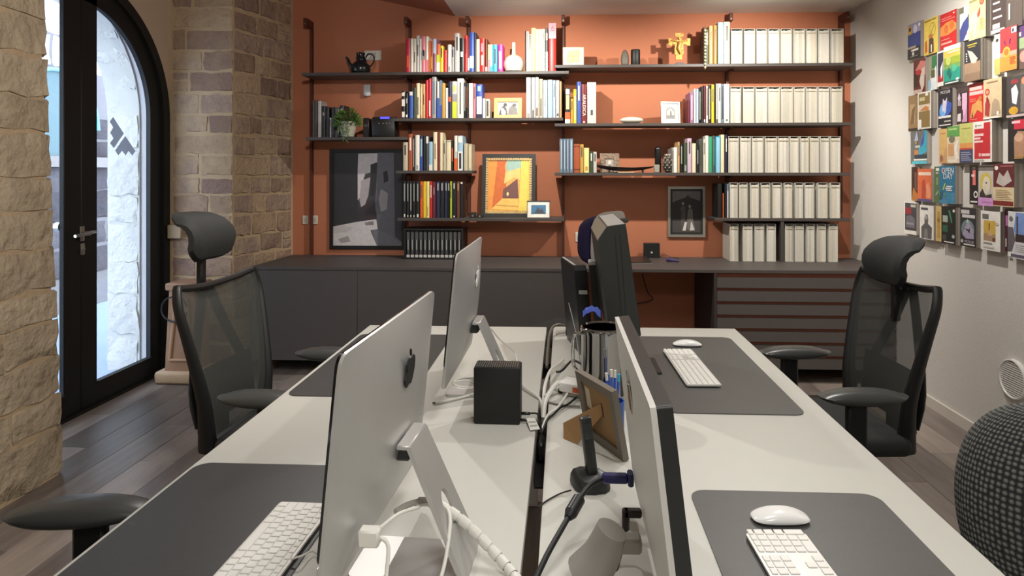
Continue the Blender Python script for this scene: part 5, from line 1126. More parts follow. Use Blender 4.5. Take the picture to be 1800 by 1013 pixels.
for j in range(7):
    z = .012 + j * .019; r = .037 * math.sin(PI * (z + .035) / .19) ** .8
    for k in range(7):
        a = 2 * PI * (k + .5 * (j % 2)) / 7; c_, s_ = math.cos(a), math.sin(a); rr2 = r + .003
        mb.add([(c_ * (r - .004) - s_ * .008, s_ * (r - .004) + c_ * .008, z), (c_ * (r - .004) + s_ * .008, s_ * (r - .004) - c_ * .008, z), (c_ * rr2 + s_ * .006, s_ * rr2 - c_ * .006, z + .010), (c_ * rr2, s_ * rr2, z + .017), (c_ * rr2 - s_ * .006, s_ * rr2 + c_ * .006, z + .010)], [(0, 1, 2, 3, 4)], SC)
part('scales', mb, t, (0, 0, 0), False, kind='stuff')
Z = ZS['S4L'] + .0005; Y = 4.99
for (a, b, c, lab) in ((825.5, 836.5, 374, 'small black box with round dial left of the alley painting'), (838.5, 848, 377, 'low black box leaning by the alley painting')):
    x0, x1 = sx(a, Y), sx(b, Y); mb = MB(); h2 = sz(c, Y) - Z; mb.box((x0, Y, Z), (x1, Y + .035, Z + h2), M((38, 33, 30), .5), .003); mb.cyl(((x0 + x1) / 2, Y - .002, Z + h2 * .4), ((x0 + x1) / 2, Y, Z + h2 * .4), .007, M((120, 112, 104), .4), n=12)
    solo('small_box', mb, lab, 'box', (x0, Y, Z))
# ---- far left shelf: dark books, plant, radio
ZS['S2a_'] = ZS['S2a']
row('S2a', 'on the plant shelf', 'dark books beside the trailing plant', [(539.5, 544, 174, 'dark grey'), (544.5, 549, 173, 'brown', [(.05, .9, 'dark grey', .5)]), (549.5, 556, 175, 'lightgrey'), (556.5, 563.5, 184, 'black', [(.7, .8, 'grey', .4)]), (564, 570, 186, 'black'), (570.3, 573.8, 205, 'lightgrey'), (574, 584.5, 186, 'black'), (585, 588.5, 187, 'dark grey', [(.1, .95, 'grey', .6)]), (589, 597, 183, 'black', [(.75, .9, 'grey', .5)])], .095)
Z = ZS['S2a'] + .0005; Y = 5.005; cx = sx(613, Y); t = thing('potted_plant', 'trailing green plant in a pale pot on the far left shelf', 'plant', (cx, Y - .02, Z))
mb = MB(); mb.lathe([(.035, 0), (.045, .005), (.064, .075), (.067, .12), (.060, .12), (.056, .10), (.01, .10)], (0, 0, 0), M((168, 166, 152), .5, var=.08), 28); part('pot', mb, t, (0, 0, 0))
rp_ = random.Random(9); gv, gf = [], []
def leaf(p, d, s_):
    p, d = Vector(p), Vector(d).normalized(); sd = d.cross(Vector((rp_.uniform(-.4, .4), rp_.uniform(-1, -.3), .5))).normalized(); k = len(gv)
    for q in (p, p + d * s_ * .45 + sd * s_ * .36, p + d * s_, p + d * s_ * .45 - sd * s_ * .36): gv.append(q)
    gf.append((k, k + 1, k + 2, k + 3))
for k in range(520):
    a = rp_.uniform(0, 2 * PI); r = .092 * math.sqrt(rp_.random()); z = .085 + rp_.uniform(0, .135) * (1 - (r / .13) ** 2)
    leaf((r * math.cos(a), r * .75 * math.sin(a) - .005, z), (math.cos(a), math.sin(a), rp_.uniform(-.2, .9)), rp_.uniform(.020, .036))
for st in range(5):
    x = -.045 + st * .019; yb = -.068; L2 = (.09, .11, .15, .16, .12)[st]
    for k in range(16): leaf((x + rp_.uniform(-.008, .008), yb + rp_.uniform(-.006, .006), .125 - L2 * k / 15), (rp_.uniform(-1, 1), -.5, rp_.uniform(-.8, .3)), rp_.uniform(.013, .021))
mb = MB(); mb.add(gv, gf, M((92, 124, 62), .6, var=.45, scale=30)); part('foliage', mb, t, (0, 0, 0), False, kind='stuff')
Y = 4.995; x0, x1 = sx(653, Y), sx(694, Y); hh = sz(204, Y) - Z; t = thing('radio', 'black tabletop radio with lit blue display on the far left shelf', 'radio', ((x0 + x1) / 2, Y, Z))
mb = MB(); mb.box((x0, Y, Z), (x1, Y + .13, Z + hh), BLACKP, .012, 2); part('case', mb, t)
mb = MB(); a, b = sx(668.5, Y), sx(684.5, Y); mb.box((a, Y - .0015, sz(207.5, Y)), (b, Y + .001, sz(203.6 + .6, Y)), M((60, 60, 255), .4, var=0, emit=2.2)); part('display', mb, t, None, False, label='lit blue display')
for k, px_ in enumerate((666.5, 673.5, 679.5, 685)):
    mb = MB(); c = ony(px_, 217, Y); mb.cyl((c.x, Y - .003, c.z), (c.x, Y + .001, c.z), .0052, M((150, 150, 148), .3, .6), n=12); part('button', mb, t)
x0, x1 = sx(638, Y), sx(648, Y); t = thing('small_speaker', 'small black speaker box between plant and radio', 'speaker', (x0, Y, Z)); mb = MB(); mb.box((x0, Y, Z), (x1, Y + .09, Z + sz(206, Y) - Z), BLACKP, .005); part('case', mb, t)
mb = MB(); c = ony(641, 221, Y); mb.cyl((c.x + .008, Y - .004, c.z), (c.x + .008, Y + .001, c.z), .012, M((70, 70, 70), .4), n=16); part('dial', mb, t)
# ---- plates on the orange wall
def plate(name, a, b, c, d, label, cat='socket', extra=None, m=SOCKET):
    p, q = ony(a, d, BACK), ony(b, c, BACK); t = thing(name, label, cat, ((p.x + q.x) / 2, BACK - .008, p.z)); mb = MB()
    mb.box((p.x, BACK - .009, p.z), (q.x, BACK - .0003, q.z), m, .002); part('plate', mb, t)
    mb = MB(); w = q.x - p.x; mb.box((p.x + w * .3, BACK - .011, p.z + (q.z - p.z) * .25), (q.x - w * .3, BACK - .009, q.z - (q.z - p.z) * .25), M((180, 174, 160), .5), .001); part('switch', mb, t)
plate('wall_switch', 532.5, 542, 379, 394, 'pale switch plate left of the leftmost shelf upright', 'switch'); plate('wall_switch', 549.5, 559, 379, 394, 'pale switch plate right of the leftmost shelf upright', 'switch')
plate('wall_socket', 641, 671, 89, 106.5, 'pale wide socket plate behind the teapot'); plate('wall_socket', 1011.5, 1019, 408, 425, 'pale socket plate beside the blue backed chair')
p = ony(647, 160, BACK); t = thing('wall_sensor', 'white motion sensor on the orange wall above the radio', 'sensor', (p.x, BACK - .03, p.z)); mb = MB(); mb.box((p.x - .028, BACK - .035, p.z - .045), (p.x + .028, BACK - .0003, p.z + .048), M((190, 190, 190), .4), .008, 2); part('case', mb, t)
mb = MB(); mb.ellip((p.x + .004, BACK - .036, p.z - .03), (.026, .016, .02), M((206, 206, 206), .3), 14, 8); part('lens', mb, t)
# ---- things on the sideboard
Z = CZ + .0005; a, b = ony(1132, 449, 5.14), ony(1160, 428, 5.14); t = thing('black_cube_clock', 'black square box with a pale dot standing on the sideboard by the wall', 'box', (a.x, 5.14, Z)); mb = MB(); mb.box((a.x, 5.14, Z), (b.x, 5.19, b.z), BLACK, .003); part('case', mb, t)
mb = MB(); c = ony(1145.5, 444, 5.14); mb.cyl((c.x, 5.137, c.z), (c.x, 5.141, c.z), .0075, M((206, 206, 200), .4), n=14); part('dot', mb, t)
mb = MB(); mb.tube([(b.x, 5.17, Z + .004), (b.x + .04, 5.165, Z + .02), (b.x + .09, 5.17, Z + .004), (b.x + .14, 5.10, Z + .003)], .002, BLACK, 6); solo('black_wire', mb, 'thin black wire right of the square black box', 'cable', (b.x, 5.17, Z))
p, q, r, s_ = onz(1107, 455, CZ), onz(1137, 453.5, CZ), onz(1148, 464.5, CZ), onz(1107, 466, CZ); t = thing('closed_laptop', 'thin dark closed laptop on the sideboard over the knee hole', 'laptop', (p.x, s_.y, Z)); mb = MB()
mb.prism([(s_.x - .08, s_.y), (r.x, r.y), (q.x, q.y), (p.x - .08, p.y)], (0, 0, Z), (1, 0, 0), (0, 1, 0), (0, 0, 1), M((150, 148, 144), .35, .6), .008); part('base', mb, t, None, False); mb = MB(); mb.prism([(s_.x - .075, s_.y + .006), (r.x - .006, r.y + .006), (q.x - .004, q.y - .004), (p.x - .075, p.y - .004)], (0, 0, Z + .008), (1, 0, 0), (0, 1, 0), (0, 0, 1), M((34, 32, 32), .4), .006); part('lid', mb, t, None, False)
p = onz(1182, 461, CZ); mb = MB(); mb.tube([(p.x - .035, p.y + .03, Z + .012), (p.x, p.y, Z + .014), (p.x + .045, p.y - .02, Z + .009)], lambda q: .013 - .006 * q, M((58, 44, 104), .5), 10, 3); solo('purple_pen_case', mb, 'small purple pen case lying on the sideboard', 'case', (p.x, p.y, Z))
mb = MB(); mb.tube([(.62, 5.2, .64), (.66, 5.16, .50), (.70, 5.18, .44), (.55, 5.2, .40), (.45, 5.19, .42)], .004, BLACK, 6); solo('hanging_wire', mb, 'dark wire hanging inside the knee hole', 'cable', (.62, 5.2, .42))
# ---- pedestal and box by the stone pillar
PB = M((152, 118, 92), .7, var=.14, scale=10, bump=.3, bscale=40); x0, x1 = -2.775, -2.45
t = thing('stone_pedestal', 'reddish tapered pedestal with a carved panel at the foot of the stone pillar', 'pedestal', ((x0 + x1) / 2, 4.42, 0)); mb = MB(); mb.box((x0, 4.30, .0005), (x1, 4.55, .085), M((186, 160, 130), .7, var=.08, bump=.3, bscale=40), .022, 3); part('base', mb, t)
mb = MB(); mb.add([(-2.715, 4.335, .085), (-2.50, 4.335, .085), (-2.50, 4.53, .085), (-2.715, 4.53, .085), (-2.70, 4.36, .63), (-2.52, 4.36, .63), (-2.52, 4.53, .63), (-2.70, 4.53, .63)], [(0, 3, 2, 1), (4, 5, 6, 7), (0, 1, 5, 4), (1, 2, 6, 5), (2, 3, 7, 6), (3, 0, 4, 7)], PB); part('shaft', mb, t, None, False)
P5 = M((172, 138, 110), .7, var=.1); mb = MB()
F3 = lambda u, z: (-2.6075 + u * (.1 - .014 * (z - .085) / .545), 4.335 + .025 * (z - .085) / .545 - .006, z)
for (a, b) in (((-.75, .16), (.75, .16)), ((.75, .16), (.45, .56)), ((.45, .56), (-.45, .56)), ((-.45, .56), (-.75, .16))): mb.tube([F3(*a), F3(*b)], .010, P5, 8, 0)
part('carved_panel', mb, t); mb = MB(); mb.box((-2.72, 4.34, .63), (-2.50, 4.55, .68), PB, .008); part('cap', mb, t)
p = ony(308, 407, 4.59); mb = MB(); mb.box((p.x - .045, 4.565, p.z - .05), (p.x + .055, 4.594, p.z + .05), M((158, 140, 112), .6), .004); solo('junction_box', mb, 'beige junction box on the stone pillar behind the left headrest', 'box', (p.x, 4.58, p.z))
p = ony(290, 545, 4.3); mb = MB(); mb.tube([(p.x + .09 * math.cos(a) + .05, 4.325, p.z + .085 * math.sin(a)) for a in [2 * PI * k / 14 + .2 for k in range(14)]], .006, BLACK, 6, 3); solo('cable_loop', mb, 'dark cable loop hanging against the reddish pedestal', 'cable', (p.x, 4.32, p.z - .085))
p = onx(1786, 667, RIGHT); t = thing('wall_vent', 'round white slatted vent on the right wall', 'vent', (RIGHT, p.y, p.z)); mb = MB(); n = 32
for X_, r in ((RIGHT - .0003, .098), (RIGHT - .022, .098), (RIGHT - .024, .092), (RIGHT - .018, .088), (RIGHT - .010, .086)):
    mb.v += [(X_, p.y + r * math.cos(2 * PI * k / n), p.z + r * math.sin(2 * PI * k / n)) for k in range(n)]
mi_ = mb.mi(WHITEP)
for j in range(4):
    for k in range(n): mb.f.append([j * n + k, j * n + (k + 1) % n, (j + 1) * n + (k + 1) % n, (j + 1) * n + k]); mb.m.append(mi_)
mb.f.append([4 * n + k for k in range(n)]); mb.m.append(mb.mi(M((120, 116, 108), .7))); part('rim', mb, t)
mb = MB()
for k in range(15):
    z = -.078 + k * .0111; hw = math.sqrt(.087 ** 2 - z * z); mb.box((RIGHT - .019, p.y - hw, p.z + z - .003), (RIGHT - .010, p.y + hw, p.z + z + .003), WHITEP)
part('slats', mb, t, None, False, kind='stuff')

# ------------------------------------------------------------------ small things on the desks
CW = M((228, 226, 218), .4, var=.02); D_ = lambda x, y, z=.745: onz(x, y, z)
def cable(pts, r, m, label, name='cable', n=8, extra=None): 
    mb = MB(); mb.tube(pts, r, m, n, 4)
    if extra: extra(mb)
    return solo(name, mb, label, 'cable', tuple(Vector(pts[0])))
# leaning photo frame seen from behind
BL, BR = Vector((.060, 1.755, DZ + .001)), Vector((.145, 1.587, DZ + .001)); ux = (BR - BL).normalized(); back = Vector((-.894, -.447, 0)); up = (back * .033 + Vector((0, 0, .172))).normalized()
nf = ux.cross(up).normalized(); nf = nf if nf.dot(back) > 0 else -nf; W_, H_ = (BR - BL).length, .176
t = thing('desk_photo_frame', 'grey framed photo standing back to us with a brown card strut', 'photo frame', BL); FG = M((112, 104, 92), .5, var=.06, scale=20)
mb = MB(); fw = .022; holed_prism(mb, [(0, 0), (W_, 0), (W_, H_), (0, H_)], [(fw, fw), (fw, H_ - fw), (W_ - fw, H_ - fw), (W_ - fw, fw)], BL - nf * .016, ux, up, nf, FG, .016); part('frame', mb, t, None, False)
BRN = M((150, 118, 78), .8, var=.06, scale=30); mb = MB(); mb.prism([(fw, fw), (W_ - fw, fw), (W_ - fw, H_ - fw), (fw, H_ - fw)], BL - nf * .010, ux, up, nf, BRN, .003); part('backing_board', mb, t, None, False)
mb = MB(); mb.prism([(.028, .085), (.052, .082), (.054, .138), (.030, .142)], BL - nf * .0065, ux, up, nf, M((206, 196, 172), .7), .0004); part('paper_label', mb, t, None, False)
mb = MB(); mb.prism([(fw, fw), (W_ - fw, fw), (W_ - fw, H_ - fw), (fw, H_ - fw)], BL - nf * .0145, ux, up, nf, M((170, 176, 176), .1), .002); part('glazing', mb, t, None, False)
hA = BL + ux * (W_ * .56) + up * (H_ * .66) - nf * .006; hB = BL + ux * (W_ * .56) + up * (H_ * .50) - nf * .006
e1, e2, e3 = D_(990.5, 744, .775), D_(991, 771, DZ + .001), D_(1014, 781, DZ + .001)
th = ux * .0018; SP = [hA, e1, e2, e3, hB]; mb = MB(); mb.add([p - th for p in SP] + [p + th for p in SP], [(0, 1, 2, 3, 4), (9, 8, 7, 6, 5)] + [(k, 5 + k, 5 + (k + 1) % 5, (k + 1) % 5) for k in range(5)], M((158, 122, 80), .8, var=.05)); part('card_strut', mb, t, None, False, label='brown card strut')
mb = MB(); mb.prism([(W_ * .56 + .002, H_ * .47), (W_ * .56 + .006, H_ * .47), (W_ * .56 + .006, H_ * .68), (W_ * .56 + .002, H_ * .68)], BL - nf * .0065, ux, up, nf, M((60, 22, 18), .7), .0006); part('hinge_slot', mb, t, None, False)
# pen cup with pens
t = thing('pen_cup', 'blue pen cup behind the leaning photo frame', 'pen cup', (.136, 1.80, DZ + .0005)); mb = MB(); mb.lathe([(.028, 0), (.03, .003), (.031, .075), (.028, .075), (.027, .006), (.004, .006)], (0, 0, 0), M((44, 84, 160), .4), 20); part('cup', mb, t, (0, 0, 0))
for k, (dx, dy, hh, c) in enumerate(((-.012, 0, .150, 'white'), (-.004, -.012, .165, 'white'), (.004, .006, .155, 'white'), (-.008, .012, .140, 'blue'), (.010, -.006, .150, 'cyan'))):
    mb = MB(); bx, by = .136 + dx * .6, 1.80 + dy * .6; mb.cyl((bx, by, DZ + .0075), (bx + dx * .8, by + dy * .8, DZ + hh - .02), .0038, M((50, 90, 190), .4), n=8); mb.cyl((bx + dx * .8, by + dy * .8, DZ + hh - .02), (bx + dx * .95, by + dy * .95, DZ + hh), .004, col_mat(c), n=8)
    solo('pen', mb, f'{("first", "second", "third", "fourth", "fifth")[k]} pen from the left in the blue pen cup', 'pen', (bx, by, DZ + .008), 'pens in the blue pen cup')
# cordless phone in its cradle
PX_, PY_ = .056, 1.452; t = thing('cordless_phone', 'black cordless phone upright in its charging cradle before the display', 'phone', (PX_, PY_, DZ + .0005)); mb = MB(); gv = []
PH = M((38, 40, 40), .35, var=.08)
pl = [(-.040, .020), (-.028, .026), (.0, .026), (.028, .022), (.044, .010), (.046, -.008), (.036, -.022), (.012, -.030), (-.012, -.030), (-.030, -.012)]
n = len(pl)
for z, s_ in ((0, 1), (.006, 1.03), (.020, 1.0), (.030, .86), (.033, .7)): gv += [(a * s_, b * s_, z * (1 + .25 * (b / .03))) for a, b in pl]
mb.add(gv, [(j * n + k, (j * n + (k + 1) % n), ((j + 1) * n + (k + 1) % n), (j + 1) * n + k)[::-1] for j in range(4) for k in range(n)] + [[4 * n + k for k in range(n)][::-1]], PH); part('cradle', mb, t, (0, 0, 0))
mb = MB(); Tm = Matrix.Translation((.008, .006, .026)) @ Matrix.Rotation(math.radians(-7), 4, 'Y') @ Matrix.Rotation(.25, 4, 'Z'); mb.box((-.0125, -.011, 0), (.0125, .011, .132), PH, .006, 2, T=Tm); part('handset', mb, t, (0, 0, 0))
mb = MB(); mb.box((-.009, -.0118, .085), (.009, -.0108, .118), M((60, 64, 62), .2), T=Tm); part('earpiece', mb, t, (0, 0, 0))
cable([D_(1004, 862, .752), D_(985, 868, .744), D_(962, 880, .743), D_(946, 892, .743)], .0018, BLACK, 'thin dark cable running from the phone cradle to the desk gap')
# video cable and its blue plug
mb = MB()
mb.box((.078, 1.314, .815), (.130, 1.336, .832), M((40, 42, 100), .45), .004); mb.box((.129, 1.310, .811), (.1405, 1.340, .836), M((32, 34, 84), .45), .003)
cpts = [(.080, 1.325, .823), (.054, 1.305, .818), (.034, 1.27, .812), (.022, 1.245, .806), (-.004, 1.19, .79), (-.03, 1.135, .772), (-.052, 1.08, .750), (-.060, 1.03, .735)]
t = thing('video_cable', 'thick black video cable with blue plug in the back of the display', 'cable', (.066, 1.325, .80)); part('plug', mb, t, None, True, label='blue plug')
mb = MB(); mb.tube(cpts, .0052, BLACK, 10, 4); part('cord', mb, t)
mb = MB(); mb.cyl((.030, 1.262, .8105), (.014, 1.228, .801), .0125, BLACKP, n=14); mb.cyl((.014, 1.228, .801), (.008, 1.216, .798), .0125, BLACKP, .007, n=14); part('ferrite_bead', mb, t)
t = thing('power_lead', 'thin black power lead with angled plug in the display back', 'cable', (.12, 1.19, .80)); mb = MB(); mb.box((.108, 1.180, .818), (.141, 1.196, .832), M((34, 22, 22), .5), .003); mb.box((.106, 1.180, .794), (.119, 1.196, .832), M((34, 22, 22), .5), .003); part('plug', mb, t)
mb = MB(); mb.tube([(.1125, 1.188, .796), (.110, 1.182, .775), (.095, 1.15, .752), (.085, 1.11, .7445), (.06, 1.03, .743), (.03, .95, .743)], .0026, BLACK, 8, 4); part('cord', mb, t)
# cables of the left computers
cable([(-.262, 2.02, .815), (-.222, 2.03, .80), (-.195, 2.12, .770), (-.16, 2.16, .757), (-.118, 2.08, .752), (-.088, 2.03, .750), (-.068, 2.0, .738), (-.064, 1.98, .69)], .0045, CW, 'thick white cable from the far left computer into the desk gap')
cable([(-.25, 2.25, .90), (-.225, 2.33, .84), (-.18, 2.42, .770), (-.17, 2.34, .748), (-.205, 2.26, .746), (-.245, 2.28, .746), (-.235, 2.36, .746), (-.19, 2.38, .752)], .0026, CW, 'white cable curling behind the far left computer stand')
cable([(-.312, 1.86, .840), (-.27, 1.875, .838), (-.225, 1.89, .80), (-.205, 1.87, .775), (-.198, 1.845, .748)], .0026, CW, 'white cable hanging from the far left computer to the drive')
cc = onz(824, 678, DZ); lp = [(cc.x + .052 * math.cos(a) * (1 - .05 * k / 14), cc.y + .060 * math.sin(a) * (1 - .10 * k / 14), DZ + .006 + .004 * (k // 12)) for k, a in enumerate([PI * .1 + 2 * PI * k / 12 for k in range(26)])]
tail = [tuple(D_(838, 692, .746)), tuple(D_(815, 698, .745)), tuple(D_(785, 705, .745)), tuple(D_(765, 708.5, .745))]
t = thing('coiled_cable', 'white cable coiled on the desk left of the black drive', 'cable', tuple(cc)); mb = MB(); mb.tube(lp, .0036, CW, 8, 3); part('coil', mb, t); mb = MB(); mb.tube(tail, .0040, CW, 8, 4); part('tail', mb, t); mb = MB(); a, b = Vector(tail[-1]), Vector(tail[-2]); d = (a - b).normalized(); mb.cyl(a, a + d * .008, .0032, M((90, 86, 80), .4)); part('tip', mb, t)
# spiral wrapped cable bundle out of the near computer's stand
sp_ = [Vector(p) for p in ((-.260, 1.16, .850), (-.232, 1.165, .846), (-.195, 1.165, .826), (-.155, 1.16, .796), (-.118, 1.145, .768), (-.088, 1.12, .752), (-.068, 1.08, .748), (-.060, 1.03, .735))]
t = thing('wrapped_cable', 'white spiral wrapped cable bundle arching from the near left computer stand', 'cable', tuple(sp_[0])); mb = MB(); mb.tube(sp_, .0078, CW, 12, 6); part('bundle', mb, t)
full = MB(); full.tube(sp_, .0096, CW, 12, 8); ring = 12; nr = len(full.v) // ring; mb = MB()
for k in range(6, nr - 6, 4):
    a = full.v[k * ring:(k + 1) * ring]; b = full.v[(k + 3) * ring:(k + 4) * ring]
    if len(b) < ring: break
    cen_a = sum((Vector(p) for p in a), Vector()) / ring; cen_b = sum((Vector(p) for p in b), Vector()) / ring
    mb.add(list(a) + list(b) + [cen_a + (Vector(p) - cen_a) * .93 for p in a] + [cen_b + (Vector(p) - cen_b) * .93 for p in b], [(q, (q + 1) % ring, ring + (q + 1) % ring, ring + q) for q in range(ring)] + [(2 * ring + q, q, (q + 1) % ring, 2 * ring + (q + 1) % ring)[::-1] for q in range(ring)] + [(ring + q, 3 * ring + q, 3 * ring + (q + 1) % ring, ring + (q + 1) % ring)[::-1] for q in range(ring)], CW)
part('spiral_wrap', mb, t, kind='stuff')
cable([(-.262, 1.15, .848), (-.225, 1.15, .852), (-.198, 1.135, .842), (-.195, 1.08, .80), (-.203, 1.03, .765), (-.205, .985, .747), (-.20, .93, .744)], .0032, CW, 'thin white cable looping down in front of the near left stand')
t = thing('white_plug_lead', 'white plug and lead in the back of the near left computer', 'cable', (-.30, .975, .87)); mb = MB(); p = Vector((-.285, .985, .884)); mb.box((p.x - .026, p.y - .011, p.z - .013), (p.x + .006, p.y + .011, p.z + .013), CW, .003); part('plug', mb, t)
mb = MB(); mb.tube([(p.x + .006, p.y, p.z), (p.x + .02, p.y - .005, p.z - .012), (-.262, .955, .835), (-.255, .92, .79), (-.255, .88, .747)], .0030, CW, 8, 4); part('cord', mb, t)
cable([(-.285, 1.0, .888), (-.262, 1.03, .896), (-.245, 1.08, .880), (-.25, 1.12, .862), (-.262, 1.15, .852)], .0028, CW, 'white cable sagging between the near left computer and its stand')
cable([(-.285, 1.10, .862), (-.27, 1.125, .862), (-.255, 1.15, .856)], .0052, M((176, 172, 164), .5), 'grey cable behind the near left stand, entering its hole')
# drive leads, hub and adapters in the desk gap
dv = onz(873, 747, DZ); dx = dv.x + .065
cable([(dx + .026, dv.y + .05, .755), (dx + .045, dv.y + .045, .756), (-.068, dv.y + .02, .752), (-.060, dv.y - .02, .735), (-.058, dv.y - .05, .70)], .0026, BLACK, 'black lead from the upper plug of the black drive')
cable([(dx + .024, dv.y + .017, .748), (dx + .036, dv.y + .016, .748), (-.072, dv.y + .0, .746), (-.062, dv.y - .035, .732)], .0026, BLACK, 'black lead from the lower plug of the black drive')
t = thing('white_tag', 'small white tag card by the plugs of the black drive', 'tag', (-.098, 1.78, DZ)); mb = MB(); q = [D_(925, 736, .752), D_(940, 736, .752), D_(949, 755, .744), D_(932, 757, .744)]; mb.add([p for p in q] + [p + Vector((0, 0, .0012)) for p in q], [(0, 1, 2, 3)[::-1], (4, 5, 6, 7), (0, 1, 5, 4), (1, 2, 6, 5), (2, 3, 7, 6), (3, 0, 4, 7)], M((234, 232, 226), .5)); part('card', mb, t, None, False)
mb = MB()
for f in (.3, .62):
    a, b = q[0].lerp(q[3], f), q[1].lerp(q[2], f); c, d = q[0].lerp(q[3], f + .14), q[1].lerp(q[2], f + .14); e = Vector((0, 0, .0014)); mb.quad(a.lerp(b, .1) + e, a.lerp(b, .9) + e, c.lerp(d, .9) + e, c.lerp(d, .1) + e, M((170, 168, 160), .5))
part('print_bar', mb, t, None, False, kind='stuff')
t = thing('power_strip', 'white power block with an orange side left of the chrome jug', 'power block', (.045, 2.02, .77)); a = Vector((.0, 2.05, 0)); Tm = Matrix.Translation((.045, 2.06, .752)) @ Matrix.Rotation(-.35, 4, 'Z') @ Matrix.Rotation(.06, 4, 'Y')
mb = MB(); mb.box((-.052, -.035, 0), (.052, .035, .030), M((236, 234, 228), .35), .006, 2, T=Tm); part('body', mb, t); mb = MB(); mb.box((-.006, -.0358, .006), (.048, -.0352, .022), M((206, 92, 50), .5), T=Tm); part('side_label', mb, t, None, False, label='orange side label')
mb = MB(); mb.box((-.040, -.03, -.0095), (.048, .03, -.0003), M((150, 140, 128), .5), .002, T=Tm); part('foot', mb, t)
cable([tuple(D_(1022, 640, .80)), tuple(D_(1006, 634, .80)), (-.004, 2.13, .795), (-.022, 2.18, .775)], .004, BLACK, 'short black lead lying over the white power block')
cable([(-.004, 2.075, .775), (-.020, 2.06, .775), (-.036, 2.02, .768), (-.055, 1.98, .745), (-.060, 1.94, .70)], .0075, CW, 'white plug lead bending from the power block into the gap')
cable([(.0, 2.40, .752), (-.020, 2.32, .758), (-.045, 2.22, .765), (-.060, 2.10, .748), (-.062, 2.02, .70)], .0055, CW, 'white cable rising from the gap towards the slim tower')
cable([(.012, 2.035, .752), (-.004, 1.96, .752), (-.022, 1.90, .752), (-.045, 1.86, .748), (-.062, 1.82, .72)], .0036, CW, 'white lead from under the power block to the gap near the drive')
cable([(.040, 2.015, .748), (.012, 1.95, .748), (-.008, 1.92, .750), (-.028, 1.87, .748), (-.044, 1.84, .745), (-.060, 1.80, .72)], .0032, BLACK, 'black lead crossing beside the white leads')
t = thing('black_adapter', 'small black in-line adapter on the right desk near the gap', 'adapter', (.004, 1.925, DZ + .001)); p = onz(993, 691, DZ); mb = MB(); mb.box((p.x - .022, p.y - .010, DZ + .0008), (p.x + .022, p.y + .010, DZ + .016), BLACKP, .005, 2); part('body', mb, t); mb = MB(); mb.tube([(p.x + .022, p.y, DZ + .008), (p.x + .05, p.y + .005, DZ + .012), (p.x + .075, p.y + .06, DZ + .005), (p.x + .06, p.y + .11, DZ + .004)], .0028, BLACK, 8, 4); mb.tube([(p.x - .022, p.y, DZ + .008), (p.x - .04, p.y - .012, DZ + .012), (p.x - .062, p.y - .05, DZ + .004)], .0050, CW, 8, 4); part('cord', mb, t)
cable([tuple(D_(958, 706, .7435)), tuple(D_(980, 711, .7435)), tuple(D_(1000, 713.5, .745)), tuple(D_(1020, 715, .745))], .0034, M((120, 116, 106), .5), 'grey flat lead ending behind the leaning photo frame')
t = thing('bent_tube', 'bent grey metal tube rising from the desk gap beside the slim tower', 'tube', (-.055, 2.6, .70)); mb = MB(); mb.tube([(.012, 2.86, .772), (-.022, 2.86, .774), (-.046, 2.83, .770), (-.058, 2.74, .758), (-.061, 2.60, .742), (-.061, 2.40, .725)], .0062, M((132, 128, 118), .35, .6), 10, 5); part('tube', mb, t); mb = MB(); mb.box((.010, 2.80, DZ + .0006), (.036, 2.90, DZ + .075), BLACKP, .004); part('clamp', mb, t)
cable([(.022, 2.60, .92), (.045, 2.44, .85), (.055, 2.30, .80), (.062, 2.2, .765)], .0026, M((110, 108, 104), .4), 'thin grey wire slanting across the slim black tower')

# ------------------------------------------------------------------ brochure wall on the right
PGE = [M((150, 142, 132), .7, var=.1, scale=40), M((164, 156, 146), .7, var=.1, scale=40), M((138, 130, 122), .7, var=.1, scale=40)]
K_, W_C, LG = (30, 30, 32), (232, 230, 224), (190, 186, 178)
rc_ = random.Random(14)
used = []
def brochure(x0, x1, yt, yb, th, bg, shapes, label, ext=0.):
    X = RIGHT - th; ym = (yt + yb) / 2
    A, B = onx(x0, ym, X), onx(x1, ym, X); z1, z0 = onx(x0, yt, X).z, onx(x0, yb, X).z
    Y1, Y0 = A.y, B.y - ext
    # keep stacks from running into one another
    t = thing('brochure_stack', label, 'brochures', (RIGHT - .0005, (Y0 + Y1) / 2, z0), 0, 'brochure stacks on the right wall')
    mb = MB(); n = max(1, int(th / .011)); s_ = (th - .0008) / n
    for k in range(n): mb.box((RIGHT - .0004 - s_ * k, Y0 + rc_.uniform(0, .0016), z0 + rc_.uniform(0, .001)), (RIGHT - .0004 - s_ * (k + 1) + .0002, Y1 - .0002, z1 - rc_.uniform(0, .001)), PGE[k % 3])
    part('copies', mb, t, None, False, kind='stuff')
    mb = MB(); art(mb, [('r', 0, 0, 1, 1, bg)] + shapes, (X - .0003, Y1, z0), (0, -1, 0), (0, 0, 1), (-1, 0, 0), Y1 - Y0, z1 - z0); part('cover', mb, t, None, False)
    used.append((label, Y0, Y1, z0, z1, th)); return t
R = lambda a, b, c, d, col: ('r', a, b, c, d, col)
Cc = lambda a, b, c, d, col: ('c', a, b, c, d, col)
Pg = lambda pts, col: ('p', pts, col)
Tx = lambda s, u, v, z, col: ('t', s, u, v, z, col)
def lines(u0, u1, v0, v1, n, col, f=.5): return [R(u0, v0 + (v1 - v0) * k / n, u1 - (.12 * (k % 3)) * (u1 - u0), v0 + (v1 - v0) * (k + f) / n, col) for k in range(n)]
